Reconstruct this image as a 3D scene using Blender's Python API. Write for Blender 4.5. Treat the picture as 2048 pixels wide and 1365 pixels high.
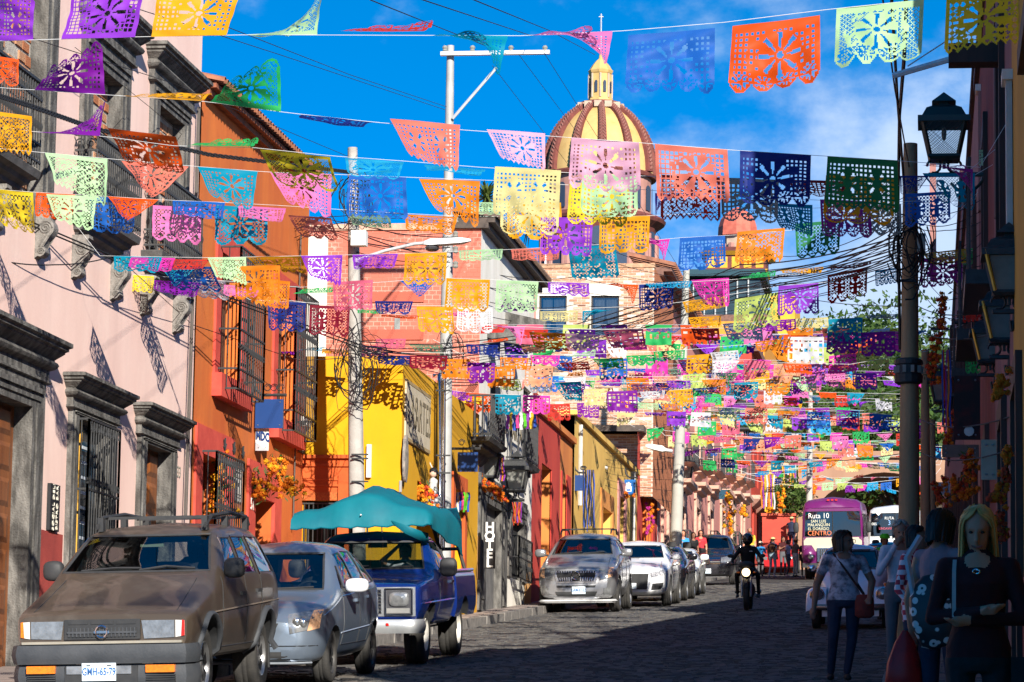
import bpy, bmesh, math, random
import numpy as np
from mathutils import Vector, Matrix
from mathutils.bvhtree import BVHTree
for o in list(bpy.data.objects): bpy.data.objects.remove(o)
S = bpy.context.scene
COL = S.collection
RND = random.Random(11)
rad = math.radians
# ---------------------------------------------------------------- camera
FPX = 6300.0
YAW, PITCH, ROLL = 0.13205917868937297, 0.12914392590139015, rad(0.8)
fw = Vector((-math.sin(YAW)*math.cos(PITCH), math.cos(YAW)*math.cos(PITCH), math.sin(PITCH)))
r0 = Vector((math.cos(YAW), math.sin(YAW), 0)); u0 = r0.cross(fw)
rt = r0*math.cos(ROLL) + u0*math.sin(ROLL); up = rt.cross(fw)
cd = bpy.data.cameras.new('camera'); cam = bpy.data.objects.new('camera', cd); COL.objects.link(cam)
cam.matrix_world = Matrix(((rt.x, up.x, -fw.x, 0), (rt.y, up.y, -fw.y, 0), (rt.z, up.z, -fw.z, 0), (0, 0, 0, 1)))
cd.sensor_width = 36; cd.lens = 36*FPX/2048; cd.clip_start = .5; cd.clip_end = 4000
S.camera = cam
# ---------------------------------------------------------------- sun, sky, exposure
SUN = Vector((1.0, -2.25, 1.1)).normalized()          # towards the sun
SUN_E = math.asin(SUN.z); SUN_A = math.atan2(SUN.x, SUN.y)
ld = bpy.data.lights.new('sun', 'SUN'); ld.energy = 5.0; ld.angle = rad(.5); ld.color = (1.0, .94, .84)
lo = bpy.data.objects.new('sun', ld); COL.objects.link(lo)
lo.rotation_euler = (-SUN).to_track_quat('-Z', 'Y').to_euler()
wd = bpy.data.worlds.new('World'); S.world = wd; wd.use_nodes = True
nt = wd.node_tree; N = nt.nodes; L = nt.links; N.clear()
def nn(t, **k):
    n = N.new(t)
    for a, b in k.items(): setattr(n, a, b)
    return n
tc = nn('ShaderNodeTexCoord')
# the same deep polarised blue all round: the sky is read a little higher up than it is looked at
mp = nn('ShaderNodeMapping'); mp.inputs['Location'].default_value = (0, 0, .20); mp.inputs['Scale'].default_value = (1, 1, 1.15)
L.new(tc.outputs['Generated'], mp.inputs['Vector'])
sk = nn('ShaderNodeTexSky', sky_type='NISHITA', sun_disc=False, sun_elevation=SUN_E, sun_rotation=SUN_A, altitude=1900, air_density=.9, dust_density=.0, ozone_density=2.6)
L.new(mp.outputs[0], sk.inputs['Vector'])
tint = nn('ShaderNodeMix', data_type='RGBA', blend_type='MULTIPLY'); tint.inputs[0].default_value = 1
L.new(sk.outputs[0], tint.inputs[6]); tint.inputs[7].default_value = (.0, 1.02, 1.52, 1)
# clouds: noise on the direction, gathered low over the street end
cm = nn('ShaderNodeMapping'); cm.inputs['Scale'].default_value = (16, 16, 24); cm.inputs['Location'].default_value = (.9, 0, 3.1)
L.new(tc.outputs['Generated'], cm.inputs['Vector'])
cn = nn('ShaderNodeTexNoise'); cn.inputs['Scale'].default_value = 1.0; cn.inputs['Detail'].default_value = 9; cn.inputs['Roughness'].default_value = .58
L.new(cm.outputs[0], cn.inputs['Vector'])
sp = nn('ShaderNodeSeparateXYZ'); L.new(tc.outputs['Generated'], sp.inputs[0])
def mathn(op, a, b=None, c=None, clamp=False):
    m = nn('ShaderNodeMath', operation=op, use_clamp=clamp)
    for i, x in enumerate((a, b, c)):
        if x is None: continue
        if isinstance(x, (int, float)): m.inputs[i].default_value = x
        else: L.new(x, m.inputs[i])
    return m.outputs[0]
mx_ = mathn('MULTIPLY_ADD', sp.outputs[0], 8.5, 1.12, True); mz_ = mathn('MULTIPLY_ADD', sp.outputs[2], -10.0, 2.65, True)
cs = mathn('ADD', mathn('MULTIPLY', mathn('MULTIPLY', mx_, mz_), .47), cn.outputs[0])
rp = nn('ShaderNodeMapRange'); rp.inputs[1].default_value = .60; rp.inputs[2].default_value = .94; rp.interpolation_type = 'SMOOTHSTEP'
L.new(cs, rp.inputs[0])
cmix = nn('ShaderNodeMix', data_type='RGBA')
L.new(mathn('MULTIPLY', rp.outputs[0], .80), cmix.inputs[0]); L.new(tint.outputs[2], cmix.inputs[6]); cmix.inputs[7].default_value = (4.8, 5.7, 7.0, 1)
bg = nn('ShaderNodeBackground'); bg.inputs[1].default_value = .084
wo = nn('ShaderNodeOutputWorld'); L.new(cmix.outputs[2], bg.inputs[0]); L.new(bg.outputs[0], wo.inputs[0])
vs = S.view_settings; vs.view_transform = 'Standard'; vs.look = 'None'; vs.exposure = .95; vs.gamma = 1; vs.use_curve_mapping = False
S.cycles.max_bounces = 6; S.cycles.transparent_max_bounces = 12
S.cycles.use_adaptive_sampling = True
# ---------------------------------------------------------------- places: pixel rays of the photograph (2048 x 1365) to real points
def ray(px, py): return rt*(px-1024) - up*(py-682.5) + fw*FPX
def W(px, py, Y): d = ray(px, py); return d*(Y/d.y)
def FX(px, py, X): d = ray(px, py); return d*(X/d.x)
def G(X, Y): return -1.58 + .0678*Y + .016*X            # the street climbs away and leans to the left kerb
def GP(px, py, h=0):                                     # the ground point under a pixel
    d = ray(px, py); t = (-1.58+h)/(d.z-.0678*d.y-.016*d.x); return d*t
# ---------------------------------------------------------------- materials
MATS = {}
def mat(name, c, c2=None, rough=.8, scale=6.0, bump=0., bscale=60., metal=0., coat=0., spec=.35, streak=0., detail=5, mixlo=.35, mixhi=.68, trans=0., wear=0.):
    if name in MATS: return MATS[name]
    m = bpy.data.materials.new(name); m.use_nodes = True; MATS[name] = m
    t = m.node_tree; n = t.nodes; l = t.links
    b = n['Principled BSDF']; out = n['Material Output']
    b.inputs['Roughness'].default_value = rough; b.inputs['Metallic'].default_value = metal
    b.inputs['Specular IOR Level'].default_value = spec
    if coat: b.inputs['Coat Weight'].default_value = coat; b.inputs['Coat Roughness'].default_value = .04
    c = tuple(c)+(1,)
    if c2 is None: c2 = tuple(x*.8 for x in c[:3])
    c2 = tuple(c2)+(1,)
    x = n.new('ShaderNodeTexCoord'); src = x.outputs['Object']
    nz = n.new('ShaderNodeTexNoise'); nz.inputs['Scale'].default_value = scale; nz.inputs['Detail'].default_value = detail; nz.inputs['Roughness'].default_value = .62
    vec = src
    if streak:
        q = n.new('ShaderNodeMapping'); q.inputs['Scale'].default_value = (1, 1, streak); l.new(src, q.inputs[0]); vec = q.outputs[0]
    l.new(vec, nz.inputs['Vector'])
    mr = n.new('ShaderNodeMapRange'); mr.inputs[1].default_value = mixlo; mr.inputs[2].default_value = mixhi; l.new(nz.outputs[0], mr.inputs[0])
    mx = n.new('ShaderNodeMix'); mx.data_type = 'RGBA'; mx.inputs[6].default_value = c; mx.inputs[7].default_value = c2
    l.new(mr.outputs[0], mx.inputs[0]); l.new(mx.outputs[2], b.inputs['Base Color'])
    if wear:   # rain streaks, patched and bleached plaster
        col = mx
        for sc, st, lo, hi, f, tone in ((1.6, .10, .52, .74, .55, .52), (.55, .8, .55, .66, .40, 1.28), (9., 1., .62, .70, .5, .6)):
            q = n.new('ShaderNodeMapping'); q.inputs['Scale'].default_value = (1, 1, st); q.inputs['Location'].default_value = (3.1*sc, 1.7, .4); l.new(src, q.inputs[0]); z = n.new('ShaderNodeTexNoise'); z.inputs['Scale'].default_value = sc; z.inputs['Detail'].default_value = 7; z.inputs['Roughness'].default_value = .68; l.new(q.outputs[0], z.inputs['Vector'])
            r = n.new('ShaderNodeMapRange'); r.inputs[1].default_value = lo; r.inputs[2].default_value = hi; r.inputs[4].default_value = f*wear; l.new(z.outputs[0], r.inputs[0]); w = n.new('ShaderNodeMix'); w.data_type = 'RGBA'; l.new(r.outputs[0], w.inputs[0]); l.new(col.outputs[2], w.inputs[6]); g_ = sum(c[:3])/3*.12; w.inputs[7].default_value = tuple(min(.88, x*tone+g_*(tone < 1)) for x in c[:3])+(1,); col = w
        l.new(col.outputs[2], b.inputs['Base Color'])
    if bump:
        bz = n.new('ShaderNodeTexNoise'); bz.inputs['Scale'].default_value = bscale; bz.inputs['Detail'].default_value = 4; l.new(src, bz.inputs['Vector'])
        bp = n.new('ShaderNodeBump'); bp.inputs['Strength'].default_value = bump; bp.inputs['Distance'].default_value = .02; l.new(bz.outputs[0], bp.inputs['Height']); l.new(bp.outputs[0], b.inputs['Normal'])
    if trans:
        tr = n.new('ShaderNodeBsdfTranslucent'); l.new(mx.outputs[2], tr.inputs[0]); ms = n.new('ShaderNodeMixShader'); ms.inputs[0].default_value = trans
        l.new(b.outputs[0], ms.inputs[1]); l.new(tr.outputs[0], ms.inputs[2]); l.new(ms.outputs[0], out.inputs[0])
    return m
def glassmat(name, tint=(.75, .85, .85), gloss=.10, dark=0.):
    if name in MATS: return MATS[name]
    m = bpy.data.materials.new(name); m.use_nodes = True; MATS[name] = m
    t = m.node_tree; n = t.nodes; l = t.links; n.remove(n['Principled BSDF']); out = n['Material Output']
    a = n.new('ShaderNodeBsdfTransparent'); a.inputs[0].default_value = tuple(tint)+(1,)
    g = n.new('ShaderNodeBsdfGlossy'); g.inputs['Roughness'].default_value = .02; g.inputs[0].default_value = (1, 1, 1, 1)
    lw = n.new('ShaderNodeFresnel'); lw.inputs[0].default_value = 1.55
    ad = n.new('ShaderNodeMath'); ad.operation = 'MULTIPLY_ADD'; ad.inputs[1].default_value = 1.0; ad.inputs[2].default_value = gloss; ad.use_clamp = True; l.new(lw.outputs[0], ad.inputs[0])
    mx = n.new('ShaderNodeMixShader'); l.new(ad.outputs[0], mx.inputs[0]); l.new(a.outputs[0], mx.inputs[1]); l.new(g.outputs[0], mx.inputs[2]); l.new(mx.outputs[0], out.inputs[0])
    return m
def emat(name, c, e=1.):
    if name in MATS: return MATS[name]
    m = bpy.data.materials.new(name); m.use_nodes = True; MATS[name] = m
    b = m.node_tree.nodes['Principled BSDF']; b.inputs['Base Color'].default_value = tuple(c)+(1,); b.inputs['Emission Color'].default_value = tuple(c)+(1,); b.inputs['Emission Strength'].default_value = e
    return m
# ---------------------------------------------------------------- mesh builder
class MB:
    def __init__(s): s.v = []; s.f = []; s.m = []; s.cm = 0
    def add(s, vs, fs):
        o = len(s.v); s.v += [tuple(p) for p in vs]; s.f += [tuple(i+o for i in f) for f in fs]; s.m += [s.cm]*len(fs); return s
    def quad(s, a, b, c, d): return s.add((a, b, c, d), ((0, 1, 2, 3),))
    def box8(s, p): return s.add(p, ((0, 3, 2, 1), (4, 5, 6, 7), (0, 1, 5, 4), (1, 2, 6, 5), (2, 3, 7, 6), (3, 0, 4, 7)))
    def box(s, x0, x1, y0, y1, z0, z1): return s.box8([(x0, y0, z0), (x1, y0, z0), (x1, y1, z0), (x0, y1, z0), (x0, y0, z1), (x1, y0, z1), (x1, y1, z1), (x0, y1, z1)])
    def loft(s, rings, caps=True, closed=True):
        n = len(rings[0]); vs = [p for r in rings for p in r]; fs = []
        for i in range(len(rings)-1):
            for j in range(n if closed else n-1):
                k = (j+1) % n
                fs.append((i*n+j, i*n+k, (i+1)*n+k, (i+1)*n+j))
        if caps and closed: fs.append(tuple(range(n-1, -1, -1))); fs.append(tuple((len(rings)-1)*n+j for j in range(n)))
        return s.add(vs, fs)
    def tube(s, pts, r, n=6, caps=True):
        P = [Vector(p) for p in pts]; k = len(P); rs = r if isinstance(r, (list, tuple)) else [r]*k
        rings = []; pu = None
        for i in range(k):
            t = (P[min(i+1, k-1)]-P[max(i-1, 0)])
            t = t.normalized() if t.length > 1e-9 else Vector((0, 0, 1))
            if pu is None:
                a = Vector((0, 0, 1)) if abs(t.z) < .9 else Vector((1, 0, 0)); pu = a.cross(t).normalized()
            pu = (pu - t*pu.dot(t)).normalized(); w = t.cross(pu)
            rings.append([P[i]+(pu*math.cos(2*math.pi*j/n)+w*math.sin(2*math.pi*j/n))*rs[i] for j in range(n)])
        return s.loft(rings, caps)
    def lathe(s, prof, c=(0, 0, 0), n=16, axis='z', caps=True):
        rings = []
        for r, z in prof:
            ring = []
            for j in range(n):
                a = 2*math.pi*j/n; x, y = r*math.cos(a), r*math.sin(a)
                p = (x, y, z) if axis == 'z' else ((z, x, y) if axis == 'x' else (y, z, x))
                ring.append((c[0]+p[0], c[1]+p[1], c[2]+p[2]))
            rings.append(ring)
        return s.loft(rings, caps)
    def sph(s, c, r, n=8, k=6):
        rx, ry, rz = r if isinstance(r, (tuple, list)) else (r, r, r)
        rings = []
        for i in range(k+1):
            a = math.pi*(i/k); q = max(math.sin(a), .02)
            rings.append([(c[0]+rx*q*math.cos(2*math.pi*j/n), c[1]+ry*q*math.sin(2*math.pi*j/n), c[2]-rz*math.cos(a)) for j in range(n)])
        return s.loft(rings, True)
    def prism(s, poly, vec):
        P = [Vector(p) for p in poly]; v = Vector(vec); n = len(P)
        fs = [tuple(range(n-1, -1, -1)), tuple(range(n, 2*n))]+[(j, (j+1) % n, n+(j+1) % n, n+j) for j in range(n)]
        return s.add(P+[p+v for p in P], fs)
    def mesh(s, name, mats, smooth=None, off=None):
        me = bpy.data.meshes.new(name)
        v = s.v if off is None else [(a-off[0], b-off[1], c-off[2]) for a, b, c in s.v]
        me.from_pydata(v, [], s.f); me.validate()
        for m in (mats if isinstance(mats, (list, tuple)) else [mats]): me.materials.append(m)
        if max(s.m, default=0) > 0 and len(me.polygons) == len(s.m): me.polygons.foreach_set('material_index', s.m)
        if smooth is not None:
            me.shade_smooth()
            if smooth < 180: me.set_sharp_from_angle(angle=rad(smooth))
        return me
def fixn(me):
    b = bmesh.new(); b.from_mesh(me); bmesh.ops.recalc_face_normals(b, faces=b.faces); b.to_mesh(me); b.free()
def thing(name, label, cat, loc=(0, 0, 0), group=None, rot=None):
    o = bpy.data.objects.new(name, None); o.empty_display_size = .2; COL.objects.link(o); o.location = loc
    if rot is not None: o.rotation_euler = rot
    o['label'] = label; o['category'] = cat
    if group: o['group'] = group
    return o
def put(name, mb, mats, parent=None, smooth=None, label=None, cat=None, group=None, kind=None, w=1):
    """link a builder (or a mesh) as ONE object; world coordinates are turned into the parent's own"""
    off = None
    if parent is not None and w:
        off = Vector(parent.location); q = parent.parent
        while q is not None: off = off+Vector(q.location); q = q.parent
    me = mb.mesh(name, mats, smooth, off) if isinstance(mb, MB) else mb
    o = bpy.data.objects.new(name, me); COL.objects.link(o)
    if parent is not None: o.parent = parent
    if label: o['label'] = label
    if cat: o['category'] = cat
    if group: o['group'] = group
    if kind: o['kind'] = kind
    return o
def inst(name, me, parent, loc, rot=None, sc=None):
    o = bpy.data.objects.new(name, me); COL.objects.link(o); o.parent = parent
    off = Vector((0, 0, 0)); q = parent
    while q is not None: off = off+Vector(q.location); q = q.parent
    o.location = Vector(loc)-off
    if rot is not None: o.rotation_euler = rot
    if sc is not None: o.scale = sc
    return o
class Fr:
    """a wall plane: u along it, v up, n out of it"""
    def __init__(s, o, u, n): s.o = Vector(o); s.u = Vector(u).normalized(); s.n = Vector(n).normalized(); s.v = Vector((0, 0, 1))
    def P(s, a, b, c=0): return s.o+s.u*a+s.v*b+s.n*c
    def px(s, px, py, c=0):
        d = ray(px, py); p0 = s.o+s.n*c; t = p0.dot(s.n)/d.dot(s.n); q = d*t-s.o; return q.dot(s.u), q.dot(s.v)
    def a(s, px, py, c=0): return s.px(px, py, c)[0]
    def b(s, px, py, c=0): return s.px(px, py, c)[1]
    def box(s, mb, a0, a1, b0, b1, c0, c1): return mb.box8([s.P(a0, b0, c0), s.P(a1, b0, c0), s.P(a1, b0, c1), s.P(a0, b0, c1), s.P(a0, b1, c0), s.P(a1, b1, c0), s.P(a1, b1, c1), s.P(a0, b1, c1)])
    def wall(s, mb, a0, a1, b0, b1, holes=(), depth=.3, c=0, top=None):
        """front sheet with rectangular holes and their reveals; top(a) gives a sloping upper edge"""
        A = sorted({a0, a1, *[x for h in holes for x in h[:2]]}); B = sorted({b0, b1, *[x for h in holes for x in h[2:4]]})
        A = [x for x in A if a0 <= x <= a1]; B = [x for x in B if b0 <= x <= b1]
        for i in range(len(A)-1):
            for j in range(len(B)-1):
                ma, mb_ = (A[i]+A[i+1])/2, (B[j]+B[j+1])/2
                if any(h[0] < ma < h[1] and h[2] < mb_ < h[3] for h in holes): continue
                t0 = t1 = B[j+1]
                if top and j == len(B)-2: t0, t1 = top(A[i]), top(A[i+1])
                mb.quad(s.P(A[i], B[j], c), s.P(A[i+1], B[j], c), s.P(A[i+1], t1, c), s.P(A[i], t0, c))
        for h in holes:
            x0, x1, y0, y1 = h[:4]; d = c-(h[4] if len(h) > 4 else depth)
            y0 = max(y0, b0)
            mb.quad(s.P(x0, y0, c), s.P(x0, y1, c), s.P(x0, y1, d), s.P(x0, y0, d)); mb.quad(s.P(x1, y0, d), s.P(x1, y1, d), s.P(x1, y1, c), s.P(x1, y0, c))
            mb.quad(s.P(x0, y1, c), s.P(x1, y1, c), s.P(x1, y1, d), s.P(x0, y1, d)); mb.quad(s.P(x0, y0, d), s.P(x1, y0, d), s.P(x1, y0, c), s.P(x0, y0, c))
        return mb
FONTC = {}
def text_mesh(txt, size, depth=.004, align='CENTER', shear=0., space=1.0, cond=1.0, thick=0.):
    cu = bpy.data.curves.new('text', 'FONT'); cu.body = txt; cu.size = size; cu.extrude = depth; cu.align_x = align; cu.align_y = 'CENTER'; cu.shear = shear; cu.space_character = space; cu.resolution_u = 2; cu.offset = thick
    o = bpy.data.objects.new('text', cu); COL.objects.link(o)
    me = bpy.data.meshes.new_from_object(o.evaluated_get(bpy.context.evaluated_depsgraph_get()))
    bpy.data.objects.remove(o); bpy.data.curves.remove(cu)
    if cond != 1.0:
        for v in me.vertices: v.co.x *= cond
    return me
def text(name, txt, size, m, parent, c, u, v, depth=.004, **k):
    """flat lettering centred at c, reading along u with v up"""
    me = text_mesh(txt, size, depth, **k); me.name = name; u = Vector(u).normalized(); v = Vector(v).normalized(); w = u.cross(v)
    off = Vector((0, 0, 0)); q = parent
    while q is not None: off = off+Vector(q.location); q = q.parent
    me.transform(Matrix.Translation(Vector(c)-off) @ Matrix(((u.x, v.x, w.x, 0), (u.y, v.y, w.y, 0), (u.z, v.z, w.z, 0), (0, 0, 0, 1))))
    me.materials.clear(); me.materials.append(m)
    o = bpy.data.objects.new(name, me); COL.objects.link(o); o.parent = parent; return o
# ---------------------------------------------------------------- ground, road, pavements
M_road = mat('cobble_mortar', (.055, .052, .049), (.03, .029, .028), rough=.95, scale=3, bump=.6, bscale=25)
M_cob = [mat('cobble_stone_a', (.078, .074, .07), (.048, .046, .044), rough=.72, scale=9, bump=.4, bscale=40),
         mat('cobble_stone_b', (.094, .087, .078), (.058, .054, .05), rough=.75, scale=9, bump=.4, bscale=40),
         mat('cobble_stone_c', (.064, .062, .062), (.04, .039, .04), rough=.7, scale=9, bump=.4, bscale=40),
         mat('cobble_stone_d', (.086, .075, .064), (.056, .049, .044), rough=.75, scale=9, bump=.4, bscale=40)]
M_earth = mat('dry_earth', (.16, .12, .08), (.08, .09, .04), rough=1, scale=.05, bump=.3, bscale=3)
M_pave = mat('paving_stone', (.27, .22, .19), (.18, .145, .13), rough=.8, scale=5, bump=.4, bscale=35)
M_pave2 = mat('paving_stone_grey', (.13, .115, .108), (.085, .075, .072), rough=.8, scale=5, bump=.4, bscale=35)
M_kerb = mat('kerb_stone', (.23, .21, .19), (.14, .13, .12), rough=.85, scale=7, bump=.5, bscale=30)
XL, XR = -8.6, -.45                                     # the two kerb faces
def Gf(x, y): return G(x, min(y, 205)) if y < 205 else G(x, 205)+.012*(y-205)
mb = MB()
xs = [-1500, -300, -60, -14, -9, -4, 0, 4, 10, 60, 300, 1500]; ys = [-60, 0, 40, 100, 150, 205, 300, 600, 1500, 3000]
mb.add([(x, y, Gf(max(-14, min(10, x)), y)-.09) for y in ys for x in xs], [(j*len(xs)+i, j*len(xs)+i+1, (j+1)*len(xs)+i+1, (j+1)*len(xs)+i) for j in range(len(ys)-1) for i in range(len(xs)-1)])
put('ground', mb, M_earth, kind='structure')
mb = MB(); yy = list(range(4, 206, 3))
mb.add([(x, y, G(x, y)-.022) for y in yy for x in (XL-.05, XR+.05)], [(2*i, 2*i+1, 2*i+3, 2*i+2) for i in range(len(yy)-1)])
put('road', mb, M_road, kind='structure')
# cobbles: real stones with uneven heads as far as they can be told apart
v = []; f = []; mi = []; y = 32.5; rr = random.Random(3)
while y < 118:
    dy = rr.uniform(.13, .21)*(1+max(0, y-60)/90); x = XL+rr.uniform(0, .2)
    while x < XR:
        w = rr.uniform(.16, .34)*(1+max(0, y-60)/110); x1 = min(x+w, XR)
        if x1-x > .07:
            z = rr.uniform(-.006, .005)-.004; ta, tb = rr.uniform(-.007, .007), rr.uniform(-.006, .006); g = .012; o = len(v); jy = rr.uniform(-.02, .02)
            c = [(x+g, y+g+jy), (x1-g, y+g+jy), (x1-g, y+dy-g+jy), (x+g, y+dy-g+jy)]
            for p in c: v.append((p[0], p[1], G(*p)-.03))
            e = .022; cx, cy = (x+x1)/2, y+dy/2+jy
            for p in c:
                qx = p[0]+(e if p[0] < cx else -e); qy = p[1]+(e if p[1] < cy else -e)
                v.append((qx, qy, G(qx, qy)+z+(ta if p[0] < cx else -ta)+(tb if p[1] < cy else -tb)))
            f += [(o+4, o+5, o+6, o+7), (o, o+1, o+5, o+4), (o+1, o+2, o+6, o+5), (o+2, o+3, o+7, o+6), (o+3, o, o+4, o+7)]; k = rr.choice((0, 0, 1, 2, 3)); mi += [k]*5
        x = x1
    y += dy
mb = MB(); mb.v, mb.f, mb.m = v, f, mi
put('cobblestones', mb, M_cob, kind='stuff')
def pavement(name, x0, x1, h, m):
    mb = MB()
    mb.add([(x, y, G(x, y)+z) for y in yy for (x, z) in ((x0, -.05), (x0, h), (x1, h), (x1, -.05))], [(4*i+k, 4*i+k+1, 4*i+k+5, 4*i+k+4) for i in range(len(yy)-1) for k in range(3)])
    return put(name, mb, m, kind='structure')
HP = .15
plv = pavement('pavement', XL-4, XL-.16, HP, M_pave); prv = pavement('pavement', XR+.16, 3.0, HP, M_pave2)
for (x0, x1, par, y0, y1) in ((XL-.16, XL, plv, 33, 150), (XR, XR+.16, prv, 30, 130)):
    y = y0
    while y < y1:
        dy = rr.uniform(.8, 1.3); mb = MB(); e = rr.uniform(-.015, .015); e2 = rr.uniform(-.015, .015)
        P = [(x0+e2, y+.01), (x1+e, y+.01), (x1+e, y+dy-.01), (x0+e2, y+dy-.01)]
        mb.box8([(a, b, G(a, b)-.06) for a, b in P]+[(a, b, G(a, b)+HP+e*.6) for a, b in P])
        put('kerb_stone', mb, M_kerb, par); y += dy
# flagstones where they are large enough to be picked apart
for (x0, x1, par, y0, y1, m) in ((-9.45, XL-.17, plv, 57, 84, M_pave), (XR+.17, .62, prv, 32, 56, M_pave2)):
    y = y0
    while y < y1:
        dy = rr.uniform(.45, .75); k = 2 if rr.random() < .7 else 1; c = x0+(x1-x0)*rr.uniform(.4, .6)
        for a, b in (((x0, c), (c, x1)) if k == 2 else ((x0, x1),)):
            mb = MB(); h = HP+.006+rr.uniform(0, .012); P = [(a+.008, y+.008), (b-.008, y+.008), (b-.008, y+dy-.008), (a+.008, y+dy-.008)]
            mb.box8([(p, q, G(p, q)+HP-.04) for p, q in P]+[(p, q, G(p, q)+h+rr.uniform(-.004, .004)) for p, q in P])
            put('flagstone', mb, m, par)
        y += dy
# ---------------------------------------------------------------- shared facade parts
M_cant = mat('grey_cantera_stone', (.19, .18, .165), (.055, .052, .048), rough=.9, scale=7, bump=.9, bscale=38, streak=.3, mixlo=.3, mixhi=.6)
M_cantl = mat('light_cantera_stone', (.34, .315, .285), (.17, .155, .14), rough=.9, scale=6, bump=.6, bscale=40)
M_iron = mat('wrought_iron', (.035, .036, .038), (.02, .02, .02), rough=.55, scale=20, spec=.4)
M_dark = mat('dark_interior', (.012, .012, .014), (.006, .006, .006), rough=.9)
M_pink = mat('pink_plaster', (.82, .585, .505), (.74, .50, .43), rough=.92, scale=.9, bump=.12, bscale=20, streak=.45, wear=.45)
M_dado = mat('dark_red_plaster', (.36, .055, .042), (.25, .035, .03), rough=.92, scale=2, bump=.5, bscale=60)
M_door = mat('varnished_wood', (.26, .085, .022), (.12, .035, .012), rough=.42, scale=4, streak=.12, bump=.2, bscale=30)
M_oldwood = mat('weathered_wood', (.17, .095, .055), (.075, .045, .03), rough=.7, scale=5, streak=.1, bump=.4, bscale=40)
M_brickm = mat('rough_mortar', (.50, .45, .38), (.30, .26, .22), rough=.95, scale=8, bump=.8, bscale=30)
M_brick = mat('clay_brick', (.47, .17, .07), (.30, .10, .045), rough=.9, scale=12, bump=.5, bscale=60)
M_wpane = glassmat('window_glass', (.35, .40, .42), .12)
M_slab = mat('slab_stone', (.105, .10, .098), (.05, .048, .046), rough=.9, scale=4, bump=.5, bscale=30)
M_paleedge = mat('pale_plaster', (.78, .68, .60), (.60, .50, .44), rough=.9, scale=5, bump=.3, bscale=30)
def molding(fr, mb, a0, a1, prof):
    """mitred moulding: prof is (c, b) from the foot up; returns run back to the wall at both ends"""
    rings = []
    for c, b in prof: rings.append([fr.P(a0-c, b, 0), fr.P(a0-c, b, c), fr.P(a1+c, b, c), fr.P(a1+c, b, 0)])
    mb.loft(rings, caps=True)
CORN = [(.04, 0), (.10, .03), (.10, .07), (.07, .09), (.07, .28), (.13, .31), (.17, .35), (.19, .40), (.17, .45), (.13, .48), (.13, .50), (.24, .62), (.26, .64), (.26, .67), (.31, .70), (.31, .75), (.36, .78), (.36, .86), (.30, .88)]
def surround(root, fr, a0, a1, b0, b1, jw, jh, proud=.07, corn=1.0, pj=1.3, m=None, m2=None, depth=.3, corn_b=None):
    m = m or M_cant
    for x0, x1 in ((a0-jw, a0+.015), (a1-.015, a1+jw)):
        mb = MB(); fr.box(mb, x0, x1, b0, b1+jh, -depth-.02, proud); q = (x1-x0)
        fr.box(mb, x0+q*.28, x1-q*.22, b0+.25, b1, proud-.01, proud+.022); put('jamb', mb, m, root)
    mb = MB(); fr.box(mb, a0+.015, a1-.015, b1-.015, b1+jh-.002, -depth-.02, proud-.003)
    fr.box(mb, a0-jw*.75, a1+jw*.75, b1+jh*.55, b1+jh*.75, proud-.02, proud+.03); fr.box(mb, a0-jw*.55, a1+jw*.55, b1+jh*.25, b1+jh*.4, proud-.02, proud+.02); put('lintel', mb, m, root)
    if corn:
        mb = MB(); molding(fr, mb, a0-jw, a1+jw, [(c*corn*pj+proud*.5, b1+jh+b*corn) for c, b in CORN]); put('cornice', mb, m, root, 35)
def bars(root, fr, a0, a1, b0, b1, c, step, r=.011, name='bar', m=None, parent=None):
    n = max(2, round((a1-a0)/step)); mb = MB(); h = b1-b0
    mb.tube([(0, 0, 0), (0, 0, h)], r, 5)
    for k in (.3, .7): mb.lathe([(r, h*k-.05), (r*2.0, h*k-.03), (r*1.3, h*k), (r*2.0, h*k+.03), (r, h*k+.05)], n=5)
    me = mb.mesh(name, m or M_iron, 60)
    for i in range(n+1): inst(name, me, parent or root, fr.P(a0+(a1-a0)*i/n, b0, c))
    return n
def grille(root, fr, a0, a1, b0, b1, c=.22, step=.13, rails=(.28, .68), crown=True, label=None):
    """a projecting iron window cage: frame, side returns, bars, lace along its head"""
    mb = MB(); ml = MB(); t = .014
    for b in [b0, b1]+[b0+(b1-b0)*k for k in rails]:
        fr.box(mb, a0, a1, b-t, b+t, c-t, c+t)
        for a in (a0, a1): fr.box(mb, a-t, a+t, b-t, b+t, 0, c); fr.box(mb, a-t, a+t, b0, b1, c-t, c+t)
    if crown:
        n = max(3, int((a1-a0)/.16))
        for i in range(n):
            x0 = a0+(a1-a0)*i/n; x1 = a0+(a1-a0)*(i+1)/n; xm = (x0+x1)/2
            ml.tube([fr.P(x0, b1-.16, c), fr.P(xm-.02, b1-.03, c), fr.P(xm+.02, b1-.03, c), fr.P(x1, b1-.16, c)], .009, 4)
            ml.tube([fr.P(xm+.05*math.cos(q), b1-.09+.05*math.sin(q), c) for q in [k*.9 for k in range(8)]], .008, 4)
    g = put('window_grille', mb, M_iron, root, label=label)
    bars(root, fr, a0, a1, b0, b1, c, step, parent=g)
    if crown: put('grille_lace', ml, M_iron, g, kind='stuff')
    for a in (a0, a1):
        mbb = MB(); mbb.tube([fr.P(a, b0, c*.5), fr.P(a, b1, c*.5)], .010, 5); put('bar', mbb, M_iron, g)
    return g
def spiral(mb, P, c, r, turns=2.2, th=.014, s=1):
    pts = []
    for i in range(int(turns*10)+1):
        a = i/10*2*math.pi; q = r*(1-i/(turns*10)*.85); pts.append(P(c[0]+s*q*math.cos(a), c[1]+q*math.sin(a)))
    mb.tube(pts, th, 4)
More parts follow.
